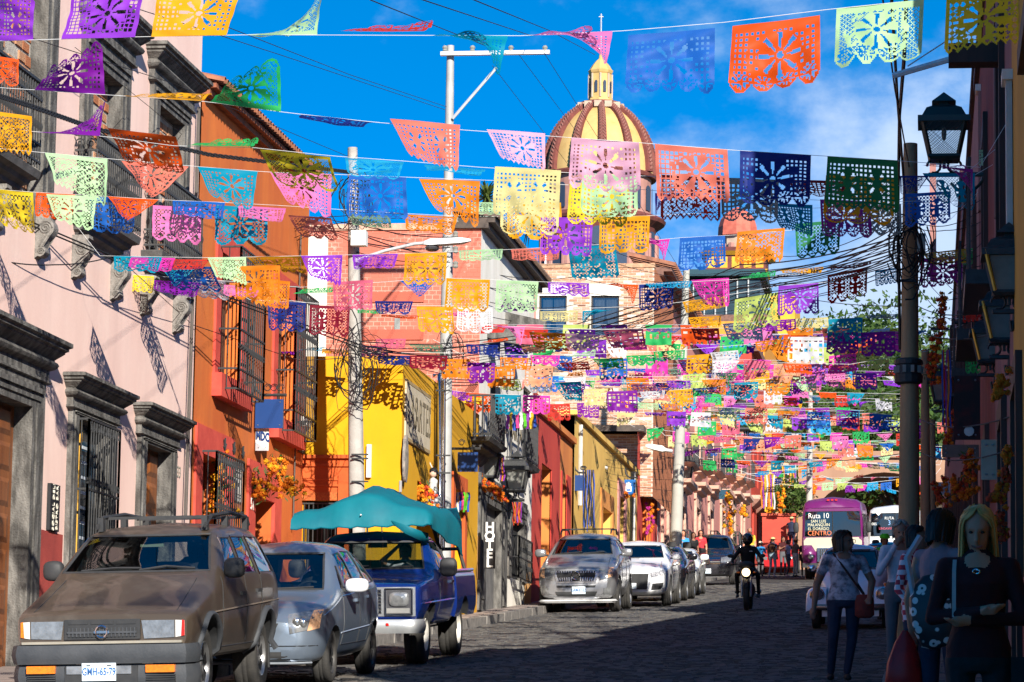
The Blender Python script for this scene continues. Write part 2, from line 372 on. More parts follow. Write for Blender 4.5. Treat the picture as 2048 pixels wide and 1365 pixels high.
def corbel_mesh(fr):
    """scrolled stone bracket, its profile in (c, b), hung from b = 0"""
    k_ = .74; prof = [(0, 0), (.30, 0), (.31, -.06), (.27, -.09), (.27, -.13), (.31, -.18), (.33, -.26), (.31, -.34), (.25, -.41), (.20, -.46), (.17, -.52), (.15, -.58), (.18, -.62), (.19, -.67), (.16, -.72), (.10, -.75), (.05, -.74), (0, -.78)]
    mb = MB(); mb.prism([fr.P(-.12, b, c)-fr.o for c, b in prof], fr.u*.24)
    for sgn in (-.125, .125):
        P = lambda x, y: fr.P(sgn, y, x)-fr.o
        spiral(mb, P, (.18, -.26), .12, 2.4, .016); spiral(mb, P, (.11, -.66), .06, 1.8, .013)
        mb.tube([P(.27, -.36), P(.2, -.48), P(.14, -.58)], .014, 4); mb.tube([P(.2, -.38), P(.13, -.48), P(.08, -.58)], .012, 4)
    mb.v = [(a*k_, b*.85, c*k_) for a, b, c in mb.v]; return mb.mesh('corbel', mat('corbel_stone', (.24, .22, .20), (.10, .095, .085), rough=.9, scale=9, bump=.7, bscale=40), 40)
def balcony(root, fr, a0, a1, b, h, corb, pr=.32, cm=None, lace=True, step=.105, name='balcony', m=None):
    """stone slab on corbels with an iron rail round three sides; b is the slab's foot"""
    mb = MB()
    molding(fr, mb, a0+.3, a1-.3, [(.0, b), (.02, b), (.06, b+.05), (.12, b+.08), (.13, b+.13), (.2, b+.16), (.22, b+.21), (.3, b+.24), (.32, b+.33), (.30, b+.35)])
    s = put(name, mb, m or M_slab, root)
    for x in corb: inst('corbel', cm, s, fr.P(x, b, 0))
    t = b+.35; mr = MB(); q = .013; aa, bb = a0+.06, a1-.06
    for z in (t+.08, t+.30, t+h-.2, t+h):
        fr.box(mr, aa, bb, z-q, z+q, pr-q, pr+q)
        for x in (aa, bb): fr.box(mr, x-q, x+q, z-q, z+q, .02, pr)
    fr.box(mr, aa-.02, bb+.02, t+h-.005, t+h+.03, pr-.025, pr+.025)
    if lace:
        n = int((bb-aa)/.1)
        for i in range(n):
            x0 = aa+(bb-aa)*i/n; x1 = aa+(bb-aa)*(i+1)/n
            for z0, z1 in ((t+.08, t+.30), (t+h-.2, t+h)):
                mr.tube([fr.P(x0, z0, pr), fr.P(x1, z1, pr)], .008, 4); mr.tube([fr.P(x1, z0, pr), fr.P(x0, z1, pr)], .008, 4)
        for x in (aa, bb):
            P = lambda u_, v_: fr.P(x, v_, u_)
            for zz in (t+h-.11, t+.2): spiral(mr, P, (.08, zz), .07, 1.6, .009); spiral(mr, P, (.23, zz), .07, 1.6, .009)
    rl = put('railing', mr, M_iron, s)
    return s, rl, (aa, bb, t, h, pr, step)
def rail_bars(root, fr, s, spec):
    aa, bb, t, h, pr, step = spec; n = max(2, round((bb-aa)/step)); mb = MB(); mb.tube([(0, 0, 0), (0, 0, h)], .012, 5)
    mb.lathe([(.012, h*.45), (.026, h*.5), (.012, h*.55)], n=5); mb.lathe([(.012, h*.8), (.022, h*.83), (.012, h*.86)], n=5)
    me = mb.mesh('rail_bar', M_iron, 60)
    for i in range(n+1): inst('rail_bar', me, s, fr.P(aa+(bb-aa)*i/n, t, pr))
    for a in (aa, bb):
        for c in (pr*.33, pr*.66): inst('rail_bar', me, s, fr.P(a, t, c))
def pane(root, fr, a0, a1, b0, b1, c, m=None, name='window_pane'):
    mb = MB(); mb.quad(fr.P(a0, b0, c), fr.P(a1, b0, c), fr.P(a1, b1, c), fr.P(a0, b1, c)); return put(name, mb, m or M_wpane, root)
def plank_door(root, fr, a0, a1, b0, b1, c, m, rows=6, cols=2):
    """panelled door leaves, each raised panel a piece of its own"""
    mb = MB(); fr.box(mb, a0, a1, b0, b1, c-.06, c); d = put('door', mb, m, root)
    w = (a1-a0)/cols; h = (b1-b0)/rows
    for i in range(cols):
        for j in range(rows):
            q = MB(); x0, x1, y0, y1 = a0+i*w+w*.1, a0+(i+1)*w-w*.1, b0+j*h+h*.1, b0+(j+1)*h-h*.1
            vs = [fr.P(x0, y0, c), fr.P(x1, y0, c), fr.P(x1, y1, c), fr.P(x0, y1, c), fr.P(x0+w*.12, y0+h*.14, c+.03), fr.P(x1-w*.12, y0+h*.14, c+.03), fr.P(x1-w*.12, y1-h*.14, c+.03), fr.P(x0+w*.12, y1-h*.14, c+.03)]
            q.add(vs, [(4, 5, 6, 7), (0, 1, 5, 4), (1, 2, 6, 5), (2, 3, 7, 6), (3, 0, 4, 7)]); put('door_panel', q, m, d)
    return d
def block(root, fr, a0, a1, b0, b1, deep=9., m=None, name='roof'):
    """the unseen body behind a facade: roof slab and far sides, so that light and views stay right from the side"""
    mb = MB(); P = fr.P
    mb.quad(P(a0, b1, 0), P(a1, b1, 0), P(a1, b1, -deep), P(a0, b1, -deep)); e = .5
    for a in (a0+e, a1-e): mb.quad(P(a, b0, -.7), P(a, b1-e, -.7), P(a, b1-e, -deep), P(a, b0, -deep))
    mb.quad(P(a0, b0, -deep), P(a0, b1, -deep), P(a1, b1, -deep), P(a1, b0, -deep))
    return put(name, mb, m or M_dark, root)
# ---------------------------------------------------------------- the pink house
XP = -11.0
FP = Fr((XP, 0, 0), (0, 1, 0), (1, 0, 0))
a_end = FP.a(388, 700)
pk = thing('house', 'pink plastered house with grey stone door frames and iron balconies at the left edge', 'house', (XP, 38, G(XP, 38)))
gz = lambda a, x=XP: G(x, a)+HP
d1 = (FP.a(48, 950)-2.4, FP.a(48, 950), gz(36)-.2, FP.b(35, 805))
w1 = (FP.a(146, 900), FP.a(211, 900), gz(42)+.25, FP.b(146, 832))
d2 = (FP.a(283, 950), FP.a(334, 950), gz(45)-.3, FP.b(287, 885))
u1 = (FP.a(86, 60)-1.9, FP.a(86, 60), FP.b(60, 455), FP.b(62, -60))
u2 = (FP.a(176, 200), FP.a(237, 200), FP.b(176, 400), FP.b(211, 148))
u3 = (FP.a(309, 280), FP.a(361, 280), FP.b(309, 505), FP.b(341, 232))
ptop = FP.b(200, -260)
holes = [d1+(.2,), w1+(.16,), d2+(.18,), u1+(.18,), u2+(.18,), u3+(.15,)]
mb = MB(); FP.wall(mb, 29, a_end, gz(29)-1, ptop, holes); put('wall', mb, M_pink, pk)
block(pk, FP, 29, a_end, gz(29)-1, ptop, m=M_pink)
mb = MB(); mb.quad(FP.P(a_end, gz(a_end)-1, 0), FP.P(a_end, ptop, 0), FP.P(a_end, ptop, -9), FP.P(a_end, gz(a_end)-1, -9)); put('side_wall', mb, M_paleedge, pk)
# red dado between the openings
for x0, x1 in ((d1[1]+.48, w1[0]-.42), (w1[1]+.36, d2[0]-.3)):
    mb = MB(); b = FP.b(90, 1062) if x0 < 40 else gz((x0+x1)/2)+1.3; FP.box(mb, x0, x1, gz(x0)-.5, b, -.05, .02); put('dado', mb, M_dado, pk)
jw1 = FP.a(72, 950)-FP.a(48, 950)
surround(pk, FP, *d1, jw1, .32, .09, .64, 1.25)
surround(pk, FP, *w1, .30, .07, .07, .51, 1.45); surround(pk, FP, *d2, .32, .07, .07, .50, 1.4)
surround(pk, FP, *u1, .5, .33, .07, .68, 1.25); surround(pk, FP, *u2, .42, .33, .07, .68, 1.25); surround(pk, FP, *u3, .36, .24, .07, .61, 1.3)
plank_door(pk, FP, *d1, -.15, M_door, 8, 2); plank_door(pk, FP, *d2, -.14, M_door, 7, 2)
M_blueglass = mat('dark_shop_glass', (.02, .06, .10), (.01, .02, .04), rough=.12, scale=3, spec=.8)
pane(pk, FP, *w1, -.13, M_blueglass)
mb = MB()
for k in range(7):
    for x in (w1[0]+.12, w1[0]+.5, w1[0]+.9): FP.box(mb, x, x+.28, w1[2]+1.2+k*.2, w1[2]+1.24+k*.2, -.129, -.124)
put('window_lettering', mb, mat('faded_white_print', (.5, .55, .6)), pk)
mb = MB(); mb.tube([FP.P(w1[0]+.55, w1[2], -.08), FP.P(w1[0]+.62, w1[3], -.08)], .03, 6); put('curtain_pole', mb, mat('yellow_wood', (.55, .30, .04)), pk)
grille(pk, FP, w1[0]+.02, w1[1]-.02, w1[2]+.02, w1[3]-.03, .2, .125, (.33, .66))
# bricked far reveals of the upper openings
br = random.Random(5)
bm_ = MB(); bm_.box(-.5, .5, -.5, .5, -.5, .5); brick_me = [bm_.mesh('brick', M_brick), bm_.mesh('brick', mat('pale_clay_brick', (.55, .28, .15), (.36, .17, .09), rough=.9, scale=9, bump=.5, bscale=50))]
for (x0, x1, y0, y1, dp) in holes[3:]:
    mb = MB(); FP.box(mb, x0+.01, x1-.01, y0, y1, -dp-.1, -dp+.03); iw = put('brick_infill', mb, M_brickm, pk)
    z = y0+.05; k = 0
    while z < y1-.12:
        x = x0+.3-(k % 2)*.15
        while x < x1-.06:
            w = min(.27, x1-.03-x)
            if w > .08 and br.random() < .85: inst('brick', br.choice(brick_me), iw, FP.P(x+w/2, z+.06, -dp+.03), sc=(.02+br.random()*.03, w, br.uniform(.10, .13)))
            x += .30
        z += .155; k += 1
cmesh = corbel_mesh(FP)
ac = lambda p, y: FP.a(p, y, .12)
def bal(x0, x1, b, h, corb): s, rl, sp_ = balcony(pk, FP, x0, x1, b, h, corb, cm=cmesh); rail_bars(pk, FP, s, sp_)
A0, A1 = FP.a(187, 466, .32), FP.a(281, 516, .32); B2 = FP.b(187, 466, .32)
bal(A0, A1, B2, FP.b(189, 292, .32)-FP.b(189, 440, .32), [ac(165, 520), ac(241, 575)])
A2, A3 = FP.a(325, 545, .32), FP.a(403, 591, .32)
bal(A2, A3, FP.b(403, 591, .32)-.05, 1.05, [ac(300, 605), ac(364, 632)])
bal(A0-6.4, A0-2.5, B2, 1.05, [ac(93, 475), ac(0, 420)])
# plaque, house number, dead lights
mb = MB(); FP.box(mb, FP.a(93, 1010), FP.a(112, 1010), FP.b(100, 1062), FP.b(100, 968), .005, .05); sgn_ = put('wall_plaque', mb, mat('black_slate', (.02, .022, .025), rough=.4), pk)
u_, v_ = FP.u, FP.v
for k, (t_, sz) in enumerate((('SOCIAL DELI', .105), ('BISTRO BAR', .105))): text('plaque_lettering', t_, sz, mat('cream_letter', (.7, .66, .55)), sgn_, FP.P((FP.a(93, 1010)+FP.a(112, 1010))/2-.07+.16*k, FP.b(100, 1015), .053), (0, 0, 1), (0, -1, 0) if False else (0, -1, 0))
text('house_number', '133', .24, mat('grey_number', (.25, .24, .2)), pk, FP.P(FP.a(355, 945), FP.b(355, 945), .006), u_, v_)
# ---------------------------------------------------------------- the orange house
M_orange = mat('orange_plaster', (.60, .155, .028), (.48, .095, .02), rough=.9, scale=.8, bump=.15, bscale=18, streak=.3, wear=.7)
M_redtrim = mat('red_plaster_trim', (.58, .075, .05), (.46, .05, .035), rough=.9, scale=3, bump=.2, bscale=25)
M_tile = mat('clay_roof_tile', (.33, .13, .07), (.16, .07, .045), rough=.9, scale=4, bump=.4, bscale=25)
FO = Fr((XP+.02, 0, 0), (0, 1, 0), (1, 0, 0)); YEL = FO.a(610, 800)
oh = thing('house', 'burnt orange house with red window frames and iron window cages beside the pink one', 'house', (XP, a_end, G(XP, a_end)))
ob = FO.b(423, 205, .0)
o1 = (FO.a(437, 640), FO.a(481, 640), FO.b(437, 752), FO.b(437, 500)); o2 = (FO.a(552, 700), FO.a(590, 700), FO.b(552, 838), FO.b(552, 580))
o3 = (FO.a(400, 960), FO.a(452, 960), gz(49)+.1, FO.b(400, 905)); o4 = (FO.a(507, 1000), FO.a(546, 1000), gz(52)-.2, FO.b(507, 990))
mb = MB(); FO.wall(mb, a_end, YEL, gz(a_end)-1.2, ob, [o1+(.35,), o2+(.35,), o3+(.4,), o4+(.5,)]); put('wall', mb, M_orange, oh); block(oh, FO, a_end, YEL+1, gz(a_end)-1, ob, m=M_orange)
def flat_surround(root, fr, o, w, proud=.04, m=None, bottom=False):
    a0, a1, b0, b1 = o[:4]; m = m or M_redtrim
    for x0, x1 in ((a0-w, a0+.01), (a1-.01, a1+w)): mb = MB(); fr.box(mb, x0, x1, b0-(w*.6 if bottom else 0), b1+w, -.02, proud); put('jamb', mb, m, root)
    mb = MB(); fr.box(mb, a0+.01, a1-.01, b1-.01, b1+w-.002, -.02, proud-.002); put('lintel', mb, m, root)
    if bottom: mb = MB(); fr.box(mb, a0-w*1.1, a1+w*1.1, b0-w*1.1, b0-.0, -.02, proud+.12); put('sill', mb, m, root)
for o_ in (o1, o2): flat_surround(oh, FO, o_, .33, bottom=True)
flat_surround(oh, FO, o3, .42); flat_surround(oh, FO, o4, .55)
M_wood2 = mat('faded_plank', (.26, .15, .09), (.13, .075, .045), rough=.8, scale=5, streak=.1)
for o_ in (o1, o2):
    pane(oh, FO, o_[0], o_[1], o_[2], o_[3], -.3, M_dark)
    for k in range(3):
        mb = MB(); x = o_[0]+.08+k*(o_[1]-o_[0]-.1)/3; FO.box(mb, x, x+(o_[1]-o_[0])/3-.12, o_[2], o_[3], -.27, -.22); put('shutter', mb, M_oldwood, oh)
    grille(oh, FO, o_[0]-.12, o_[1]+.2, o_[2]-.22, o_[3]+.05, .36, .15, (.14, .42, .75))
pane(oh, FO, *o3, -.35, M_oldwood); g3 = grille(oh, FO, o3[0]-.05, o3[1]+.12, o3[2]-.1, o3[3]+.02, .26, .15, (.25, .55))
for k in range(3):
    mb = MB(); c_ = FO.P(o3[0]+.5+k*.65, o3[3]+.08, .26)
    for q in range(5): mb.tube([c_, c_+FO.u*.09*math.cos(q*1.257)+FO.v*(.11+.09*math.sin(q*1.257))], .014, 4)
    put('iron_finial', mb, M_iron, g3)
for k in range(5):
    mb = MB(); w = (o4[1]-o4[0])/5; FO.box(mb, o4[0]+k*w+.01, o4[0]+(k+1)*w-.01, o4[2], o4[3], -.42, -.38+.01*(k % 2)); put('door_plank', mb, M_wood2, oh)
pane(oh, FO, *o4, -.43, M_dark, name='door_gap')
mb = MB(); FO.box(mb, FO.a(516, 1020), FO.a(523, 1020), FO.b(538, 1026), FO.b(538, 1004), -.37, -.36); put('door_notice', mb, mat('notice_paper', (.6, .6, .55)), oh)
text('house_number', '51', .28, mat('white_number', (.75, .72, .65)), oh, FO.P(FO.a(499, 1010), FO.b(499, 1010), .05), u_, v_)
# tiled eave
mb = MB(); FO.box(mb, a_end, YEL, ob, ob+.10, -9, .12); FO.box(mb, a_end, YEL, ob+.10, ob+.17, -9, .22); put('eave', mb, mat('eave_brick', (.28, .09, .04), (.14, .05, .03)), oh)
mb = MB(); n_ = int((YEL-a_end)/.2)
for i in range(n_):
    x = a_end+.1+i*.2; mb.loft([[FO.P(x+.09*math.cos(q), ob+.19+.09*math.sin(q)+dz, c) for q in (0, .8, 1.57, 2.3, 3.14)] for c, dz in ((.34, 0), (-3, .75))], closed=False)
put('roof_tile_rows', mb, M_tile, oh, kind='stuff')
# drainpipe and conduit runs
for (p0, p1, r_) in (((399, 215), (372, 1040), .018), ((396, 215), (368, 1040), .012), ((602, 470), (586, 1060), .015)):
    q0 = FX(*p0, XP+.06); q1 = FX(*p1, XP+.06); mb = MB(); mb.tube([q0, q1], r_, 5); put('conduit', mb, mat('dusty_cable', (.10, .085, .075)), oh)
# ---------------------------------------------------------------- helpers for houses further up
def op(fr, x0, x1, yt, yb): ym = (yt+yb)/2; return (fr.a(x0, ym), fr.a(x1, ym), fr.b(x0, yb), fr.b(x0, yt))
def facade(root, fr, a0, a1, b1, holes, m, base=1.5, deep=9., depth=.12):
    b0 = G(fr.o.x, a0)-base; mb = MB(); fr.wall(mb, a0, a1, b0, b1, holes, depth); w = put('wall', mb, m, root); block(root, fr, a0, a1, b0, b1, deep, m); return w
def side_front(root, y, x0, x1, z0, z1, m, holes=(), name='side_wall', depth=.3):
    f = Fr((0, y, 0), (1, 0, 0), (0, -1, 0)); mb = MB(); f.wall(mb, x0, x1, z0, z1, holes, depth); return put(name, mb, m, root), f
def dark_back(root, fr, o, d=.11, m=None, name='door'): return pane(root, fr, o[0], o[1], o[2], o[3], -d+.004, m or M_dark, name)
XH = -9.3
FH = Fr((XH, 0, 0), (0, 1, 0), (1, 0, 0))
# ---------------------------------------------------------------- the yellow corner shop
M_yel = mat('bright_yellow_plaster', (.60, .31, .003), (.54, .265, .003), rough=.9, scale=.7, bump=.12, bscale=18, wear=.35)
M_oport = mat('orange_portal_paint', (.52, .10, .02), (.43, .07, .015), rough=.85, scale=3, bump=.2, bscale=25)
yh = thing('shop_house', 'bright yellow corner shop standing forward with an orange portal and a painted sign panel', 'shop', (XH, YEL, G(XH, YEL)))
Y1 = FH.a(950, 900); yb = FH.b(870, 782)
FYF = Fr((0, YEL, 0), (1, 0, 0), (0, -1, 0))
zt = FYF.b(700, 713); xc = FYF.a(804, 850)
po = (FYF.a(606, 1040), FYF.a(677, 1040), G(-11, YEL)-.3, FYF.b(640, 1000))
mb = MB(); FYF.wall(mb, XP-1.2, xc, G(-11, YEL)-1, zt, [po+(.35,)]); put('front_wall', mb, M_yel, yh)
FH.o.x = xc
yd = op(FH, 833, 872, 960, 1150)
yd2 = op(FH, 905, 925, 975, 1190)
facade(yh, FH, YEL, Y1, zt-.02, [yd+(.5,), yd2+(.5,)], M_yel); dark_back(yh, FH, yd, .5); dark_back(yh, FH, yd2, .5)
flat_surround(yh, FH, yd2, .3, .05, M_oport)
dark_back(yh, FYF, po, .34)
for (x0, x1, y0, y1, c) in ((606, 705, 1078, 914, .05), (606, 700, 934, 928, .09), (606, 690, 962, 958, .075), (606, 692, 974, 970, .09), (606, 705, 918, 911, .12), (690, 704, 1078, 950, .10)):
    mb = MB(); A, B_ = FYF.a(x0, 960), FYF.a(x1, 960)
    if y0 == 1078:
        if x0 == 606: FYF.box(mb, A, B_, po[3], FYF.b(650, y1), .0, c)
        else: FYF.box(mb, po[1], B_, G(-11, YEL)-.3, FYF.b(650, y1), 0, c)
    else: FYF.box(mb, A, B_, FYF.b(650, y0), FYF.b(650, y1), 0, c)
    put('portal_moulding', mb, M_oport, yh)
mb = MB(); FYF.box(mb, FYF.a(606, 990), FYF.a(676, 990), po[3]-.02, FYF.b(640, 986), .05, .10); put('portal_carving', mb, mat('portal_carved', (.52, .14, .03), (.3, .05, .012), scale=30), yh)
mb = MB(); FYF.box(mb, FYF.a(606, 1005), FYF.a(676, 1005), FYF.b(640, 1009), FYF.b(640, 1006), .0, .03)
for k in range(8): x = FYF.a(608+k*9, 1020); FYF.box(mb, x, x+.02, po[2], FYF.b(640, 1006), .0, .02)
put('portal_gate', mb, M_iron, yh)
mb = MB(); FYF.box(mb, FYF.a(735, 900), FYF.a(744, 900), FYF.b(740, 956), FYF.b(740, 890), .01, .08); put('meter_board', mb, mat('board_white', (.7, .68, .64)), yh)
# painted sign panel on the street side
M_cream = mat('cream_sign_paint', (.52, .45, .34), (.42, .36, .25), rough=.8, scale=2)
pn = (FH.a(809, 830), FH.a(858, 830), FH.b(809, 880), FH.b(809, 757)); mb = MB(); FH.box(mb, *pn, .0, .03); sp0 = put('sign_panel', mb, M_cream, yh)
M_letter = mat('dark_sign_letter', (.17, .14, .09))
for t_, f_, s_ in (('LAS', .25, .85), ('ARTES', .68, .85)):
    text('sign_lettering', t_, s_, M_letter, sp0, FH.P(pn[0]+(pn[1]-pn[0])*f_, pn[2]+(pn[3]-pn[2])*.5, .034), (0, 1, 0), (0, 0, 1), cond=.75)
for q0, q1 in ((pn[2], pn[2]+.06), (pn[3]-.06, pn[3])): mb = MB(); FH.box(mb, pn[0], pn[1], q0, q1, .03, .036); put('sign_border', mb, mat('sign_border', (.35, .25, .12)), sp0)
# oval plaque, bell board
mb = MB(); c_ = FX(808, 918, xc+.04); mb.lathe([(.02, 0), (.30, 0), (.31, .05), (.24, .06), (.02, .065)], (0, 0, 0), 14, 'x'); q_ = mb.mesh('oval_plaque', mat('tin_plaque', (.35, .32, .28), (.10, .10, .10), rough=.5, scale=14), 40); o_ = inst('oval_plaque', q_, yh, c_); o_.scale = (1, .6, 1.4)
mb = MB(); FYF.box(mb, FYF.a(799, 970), FYF.a(804, 970), FYF.b(801, 985), FYF.b(801, 962), 0, .03); put('bell_board', mb, mat('bell_grey', (.3, .3, .3)), yh)
# ---------------------------------------------------------------- the hotel: patched red party wall towards us, white front to the street
FH = Fr((XH, 0, 0), (0, 1, 0), (1, 0, 0))
mr_ = bpy.data.materials.new('patched_red_brick_wall'); mr_.use_nodes = True; t_ = mr_.node_tree; n_ = t_.nodes; l_ = t_.links; b_ = n_['Principled BSDF']; b_.inputs['Roughness'].default_value = .95
tcx = n_.new('ShaderNodeTexCoord'); mpx = n_.new('ShaderNodeMapping'); mpx.inputs['Rotation'].default_value = (rad(-90), 0, 0); l_.new(tcx.outputs['Object'], mpx.inputs[0])
bk = n_.new('ShaderNodeTexBrick'); bk.inputs['Scale'].default_value = 3.2; bk.inputs['Color1'].default_value = (.46, .115, .075, 1); bk.inputs['Color2'].default_value = (.40, .13, .09, 1); bk.inputs['Mortar'].default_value = (.56, .26, .19, 1); bk.inputs['Mortar Size'].default_value = .035; bk.inputs['Row Height'].default_value = .3; l_.new(mpx.outputs[0], bk.inputs['Vector'])
nz1 = n_.new('ShaderNodeTexNoise'); nz1.inputs['Scale'].default_value = .8; nz1.inputs['Detail'].default_value = 6; l_.new(tcx.outputs['Object'], nz1.inputs['Vector']); mr1 = n_.new('ShaderNodeMapRange'); mr1.inputs[1].default_value = .45; mr1.inputs[2].default_value = .56; l_.new(nz1.outputs[0], mr1.inputs[0])
mxa = n_.new('ShaderNodeMix'); mxa.data_type = 'RGBA'; l_.new(mr1.outputs[0], mxa.inputs[0]); l_.new(bk.outputs[0], mxa.inputs[6]); mxa.inputs[7].default_value = (.47, .13, .085, 1)
nz2 = n_.new('ShaderNodeTexNoise'); nz2.inputs['Scale'].default_value = 5; nz2.inputs['Detail'].default_value = 8; nz2.inputs['Roughness'].default_value = .75; l_.new(tcx.outputs['Object'], nz2.inputs['Vector']); mr2 = n_.new('ShaderNodeMapRange'); mr2.inputs[1].default_value = .60; mr2.inputs[2].default_value = .66; l_.new(nz2.outputs[0], mr2.inputs[0])
mxb = n_.new('ShaderNodeMix'); mxb.data_type = 'RGBA'; l_.new(mr2.outputs[0], mxb.inputs[0]); l_.new(mxa.outputs[2], mxb.inputs[6]); mxb.inputs[7].default_value = (.55, .38, .31, 1); l_.new(mxb.outputs[2], b_.inputs['Base Color'])
bpx = n_.new('ShaderNodeBump'); bpx.inputs['Strength'].default_value = .6; bpx.inputs['Distance'].default_value = .03; l_.new(bk.outputs['Fac'], bpx.inputs['Height']); bpx.invert = True; l_.new(bpx.outputs[0], b_.inputs['Normal'])
M_redbrick = mr_
M_white = mat('white_lime_plaster', (.76, .73, .66), (.62, .58, .50), rough=.92, scale=1.2, bump=.15, bscale=15, streak=.3, wear=.6)
M_tan = mat('tan_plaster', (.62, .33, .12), (.5, .26, .09), rough=.9, scale=2)
hh = thing('hotel', 'white three storey hotel front with stone doorways and a patched red side wall', 'hotel', (XH, Y1, G(XH, Y1)))
YH0, YH1 = FH.a(956, 900), FH.a(1066, 800)
ht = FH.b(958, 452)
hd1 = op(FH, 967, 998, 1003, 1225); hw1 = op(FH, 1020, 1044, 1036, 1155); hb1 = op(FH, 980, 1000, 745, 868); hb2 = op(FH, 1046, 1062, 770, 925)
facade(hh, FH, YH0, YH1, ht, [hd1, hw1, hb1, hb2], M_white)
surround(hh, FH, *hd1, .95, .55, .06, .0, M_cantl); surround(hh, FH, *hw1, .55, .5, .05, 0, M_cantl)
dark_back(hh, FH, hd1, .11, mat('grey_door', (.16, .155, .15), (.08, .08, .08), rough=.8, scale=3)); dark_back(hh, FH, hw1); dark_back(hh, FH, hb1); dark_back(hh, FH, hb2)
grille(hh, FH, hw1[0], hw1[1]+.3, hw1[2], hw1[3]-.4, .2, .2, (.5,), crown=False)
for x0, x1 in ((YH0, hd1[0]-.95), (hd1[1]+.95, hw1[0]-.55), (hw1[1]+.55, YH1)):
    if x1-x0 > .1: mb = MB(); FH.box(mb, x0, x1, G(XH, x0)-.3, FH.b(945, 1068), -.02, .015); put('dado', mb, M_tan, hh)
def far_bal(root, fr, a0, a1, b, h, pr=.5, m=None, step=.22):
    mb = MB(); molding(fr, mb, a0+.2, a1-.2, [(0, b-.45), (.1, b-.35), (.15, b-.25), (.3, b-.2), (.3, b-.12), (.45, b-.08), (pr, b)]); s = put('balcony', mb, m or M_cantl, root)
    mr = MB(); q = .02
    for z in (b+.08, b+h): fr.box(mr, a0, a1, z-q, z+q, pr-.06, pr-.02); [fr.box(mr, a-q, a+q, z-q, z+q, 0, pr-.04) for a in (a0, a1)]
    put('railing', mr, M_iron, s); n = max(3, int((a1-a0)/step)); mm = MB(); mm.box(-.018, .018, -.018, .018, 0, h); me = mm.mesh('rail_bar', M_iron)
    for i in range(n+1): inst('rail_bar', me, s, fr.P(a0+(a1-a0)*i/n, b, pr-.04))
    for a in (a0, a1):
        for c in (.12, .28): inst('rail_bar', me, s, fr.P(a, b, c))
    return s
far_bal(hh, FH, FH.a(986, 870, .5), FH.a(1012, 870, .5), FH.b(986, 876, .5), FH.b(986, 790, .5)-FH.b(986, 876, .5), m=M_slab)
far_bal(hh, FH, FH.a(1056, 920, .5), FH.a(1078, 920, .5), FH.b(1056, 922, .5), FH.b(1056, 832, .5)-FH.b(1056, 922, .5), m=M_slab)
M_conc = mat('grey_concrete', (.38, .36, .33), (.28, .265, .24), rough=.9, scale=4, bump=.3, bscale=30)
for x, y in ((1012, 640), (976, 662)):   # stone water spouts
    c_ = FX(x, y, XH); mb = MB(); mb.loft([[c_+Vector((k*.45, 0, 0))+Vector((0, a*.13, b*.16-k*.10)) for a, b in ((-1, -1), (1, -1), (1, 1), (-1, 1))] for k in (0, 1, 2)]); put('water_spout', mb, M_cant, hh)
mb = MB(); FH.box(mb, YH0-.1, YH1+.3, ht, ht+.12, -.8, .16); FH.box(mb, YH0-.1, YH1+.3, ht+.12, ht+.22, -.8, .3); put('eave', mb, mat('dark_eave', (.10, .075, .06), (.05, .04, .035)), hh)
mb = MB()
for i in range(50):
    x = YH0+i*(YH1-YH0+.2)/50; mb.loft([[FH.P(x+.1*math.cos(q), ht+.22+.1*math.sin(q)+dz, c) for q in (0, 1.57, 3.14)] for c, dz in ((.4, 0), (-.7, .15))], closed=False)
put('roof_tile_rows', mb, mat('old_roof_tile', (.17, .11, .08), (.08, .055, .045)), hh, kind='stuff')
sx0 = W(600, 600, YH0).x
w_, FHS = side_front(hh, YH0, sx0, XH, G(XH, YH0), ht, M_redbrick)
xq = FHS.a(655, 560); mb = MB(); FHS.box(mb, sx0, xq, G(XH, YH0), ht-.15, .0, .05); put('white_pier', mb, M_white, hh)
mb = MB(); FHS.box(mb, sx0, XH-.02, ht-.02, ht+.12, -.3, .04); put('coping', mb, mat('crumbling_coping', (.58, .38, .28), (.45, .2, .13), scale=5, bump=.6), hh)
mb = MB(); FHS.box(mb, FHS.a(789, 660), FHS.a(800, 660), FHS.b(790, 675), FHS.b(790, 637), -.01, .02); put('vent_slit', mb, mat('grey_vent', (.25, .27, .26)), hh)
for k in range(3):
    mb = MB(); z = FHS.b(800, 520+k*75); FHS.box(mb, xq+.4, XH-1.2, z-.11, z+.11, .0, .035); put('plaster_band', mb, mat('red_plaster_band', (.44, .10, .06), (.36, .085, .055), scale=2, bump=.3), hh)
text('wall_lettering', 'LA CARTA', .62, M_letter, hh, FH.P(FH.a(1026, 850), FH.b(1026, 862), .01), (0, 1, 0), (0, 0, 1), cond=1.1)
# HOTEL board on its jamb
hb = W(979.5, 1091, YH0-.3); sw, sh = 23/6300*YH0, 94/6300*YH0
hs = thing('hotel_sign', 'tall black HOTEL board with white letters one above the other by the stone doorway', 'sign', (hb.x, hb.y, hb.z-sh/2))
mb = MB(); mb.box(hb.x-sw/2, hb.x+sw/2, hb.y-.02, hb.y+.02, hb.z-sh/2, hb.z+sh/2); put('board', mb, mat('black_board', (.015, .015, .017), rough=.5), hs)
mb = MB(); mb.box(hb.x-.03, hb.x+.03, hb.y+.02, hb.y+.4, hb.z-.1, hb.z+.1); put('bracket', mb, M_iron, hs)
for k, ch in enumerate('HOTEL'): text('letter', ch, .27, mat('white_letter', (.8, .8, .78)), hs, (hb.x, hb.y-.024, hb.z+sh*(.38-.19*k)), (1, 0, 0), (0, 0, 1), thick=.008)
